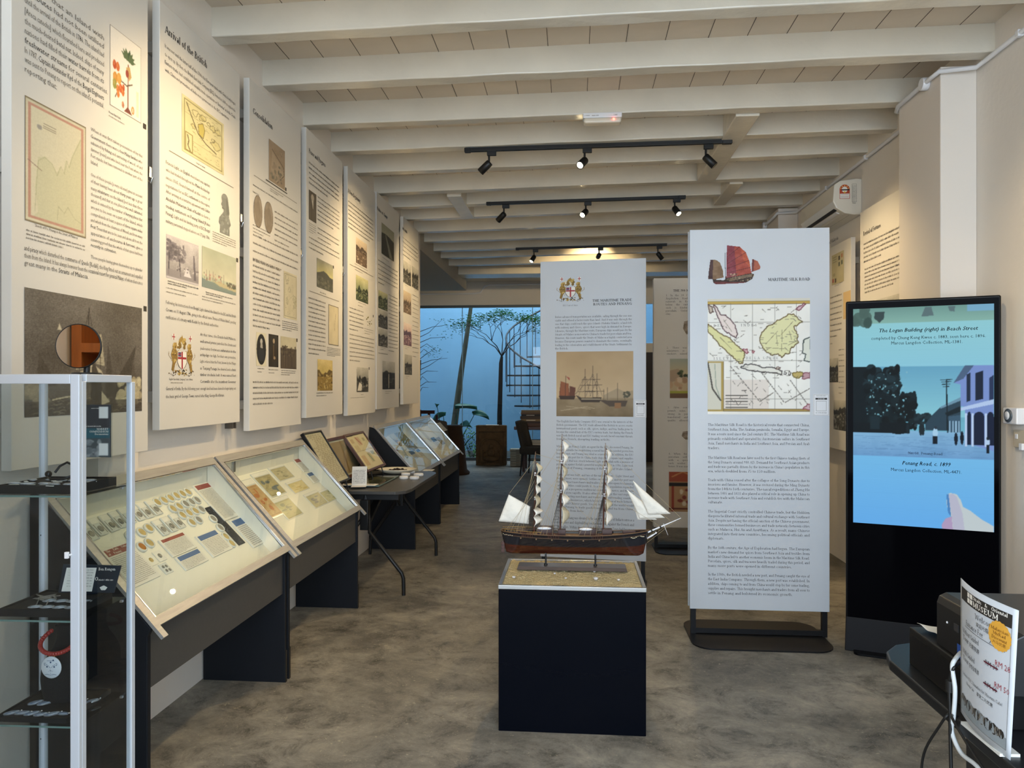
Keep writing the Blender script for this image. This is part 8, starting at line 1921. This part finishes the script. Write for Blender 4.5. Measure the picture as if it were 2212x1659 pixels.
def tree(loc, trunk, label, mb_, seed, spread, side=1, leafm=None):
    t = thing('courtyard_tree', label, 'tree', loc, 0, 'slender courtyard trees'); q = random.Random(seed)
    P_ = [Vector(p) for p, r_ in trunk]; MB().tube([tuple(p) for p in P_], [r_ for p, r_ in trunk], 10).build('trunk', mb_, t)
    br = MB(); lv = MB(); top = P_[-1]
    def grow(p, d, ln, r_, n):
        e = p + d * ln; br.tube([tuple(p), tuple(p.lerp(e, .5) + Vector((0, 0, .02 * n))), tuple(e)], [r_, r_ * .8, r_ * .6], 5, cap=False)
        if n == 0:
            for k in range(16):
                c_ = e + Vector((q.gauss(0, .16), q.gauss(0, .12), q.gauss(0, .035))); s_ = q.uniform(.014, .034)
                lv.add([tuple(c_ + Vector(v_)) for v_ in ((-s_, 0, 0), (0, -s_ * .5, .008), (s_, 0, 0), (0, s_ * .5, -.006))], [(0, 1, 2, 3)])
            return
        for k in range(q.choice([2, 3])):
            nd = (d + Vector((q.uniform(-.9, .9), q.uniform(-.5, .5), q.uniform(-.35, .5)))).normalized(); grow(e, nd, ln * q.uniform(.6, .85), r_ * .6, n - 1)
    for k in range(5):
        a = k / 5 * 6.28 + .3; grow(top, Vector((math.cos(a) * spread, math.sin(a) * .35, .85)).normalized(), .42, .014, 3)
    br.build('branches', mb_, t); tag(lv.build('leaves', leafm or mleaf2, t)); return t
tree((-2.74, 16.5, -.12), [((0, 0, 0), .085), ((.05, 0, .7), .078), ((.14, 0, 1.4), .07), ((.22, 0, 2.0), .062), ((.36, 0, 2.9), .05), ((.46, 0, 3.6), .04)], 'slender leaning courtyard tree with pale bark, left of the glass joint', mbark, 4, .8)
tree((-1.67, 16.6, -.12), [((0, 0, 0), .062), ((.0, 0, 1.0), .056), ((.02, 0, 1.7), .050), ((.03, 0, 2.15), .045), ((.05, 0, 2.3), .03)], 'straight dark-barked courtyard tree branching behind the carved stone', mbark2, 11, .9)
t = thing('bare_sapling', 'bare twiggy sapling by the left edge of the glass', 'tree', (-3.45, 16.0, -.12)); b = MB(); lv = MB(); q = random.Random(31)
b.tube([(0, 0, 0), (.05, 0, 1.2), (.1, 0, 2.2)], [.03, .025, .015], 7)
for k in range(12):
    z = 1.5 + k * .12; e = Vector((q.uniform(.3, .8), q.uniform(-.2, .2), z + q.uniform(-.1, .4))); b.tube([(.08, 0, z), (e.x * .5, e.y * .5, z + .1), tuple(e)], [.008, .006, .003], 5)
    for j in range(14):
        c_ = e + Vector((q.gauss(0, .12), q.gauss(0, .1), q.gauss(0, .03))); s_ = .022
        if z > 2.2: lv.add([tuple(c_ + Vector(v_)) for v_ in ((-s_, 0, 0), (0, -s_ * .5, .01), (s_, 0, 0), (0, s_ * .5, 0))], [(0, 1, 2, 3)])
b.build('branches', mbark2, t); lv.build('leaves', mleaf2, t)
# spiral staircase
t = thing('spiral_staircase', 'black steel spiral staircase in the courtyard behind the glass', 'staircase', (-.45, 17.1, -.12))
ms = mat('stair_steel', (.02, .022, .025), .5)
MB().tube([(0, 0, 0), (0, 0, 4.6)], .06, 14).build('centre_pole', ms, t)
N = 17; RAD = 1.12; rail = []
for k in range(N):
    a0 = R(-25 - k * 23); a1 = a0 - R(24); z = .25 + k * .23; vs = []
    for aa in (a0, (a0 + a1) / 2, a1): vs += [(RAD * math.cos(aa), RAD * math.sin(aa))]
    MB().prism([(0.04 * math.cos(a0), .04 * math.sin(a0))] + vs, 2, z, z + .035).build('tread', ms, t)
    for fr in (0, .5):
        aa = a0 + (a1 - a0) * fr; x_, y_ = RAD * math.cos(aa), RAD * math.sin(aa); zb = z - .02 + fr * .23
        MB().tube([(x_, y_, zb), (x_, y_, zb + 1.0)], .010, 6).build('baluster', ms, t)
        rail.append((x_, y_, zb + 1.0))
MB().tube(rail, .022, 8).build('handrail', ms, t)
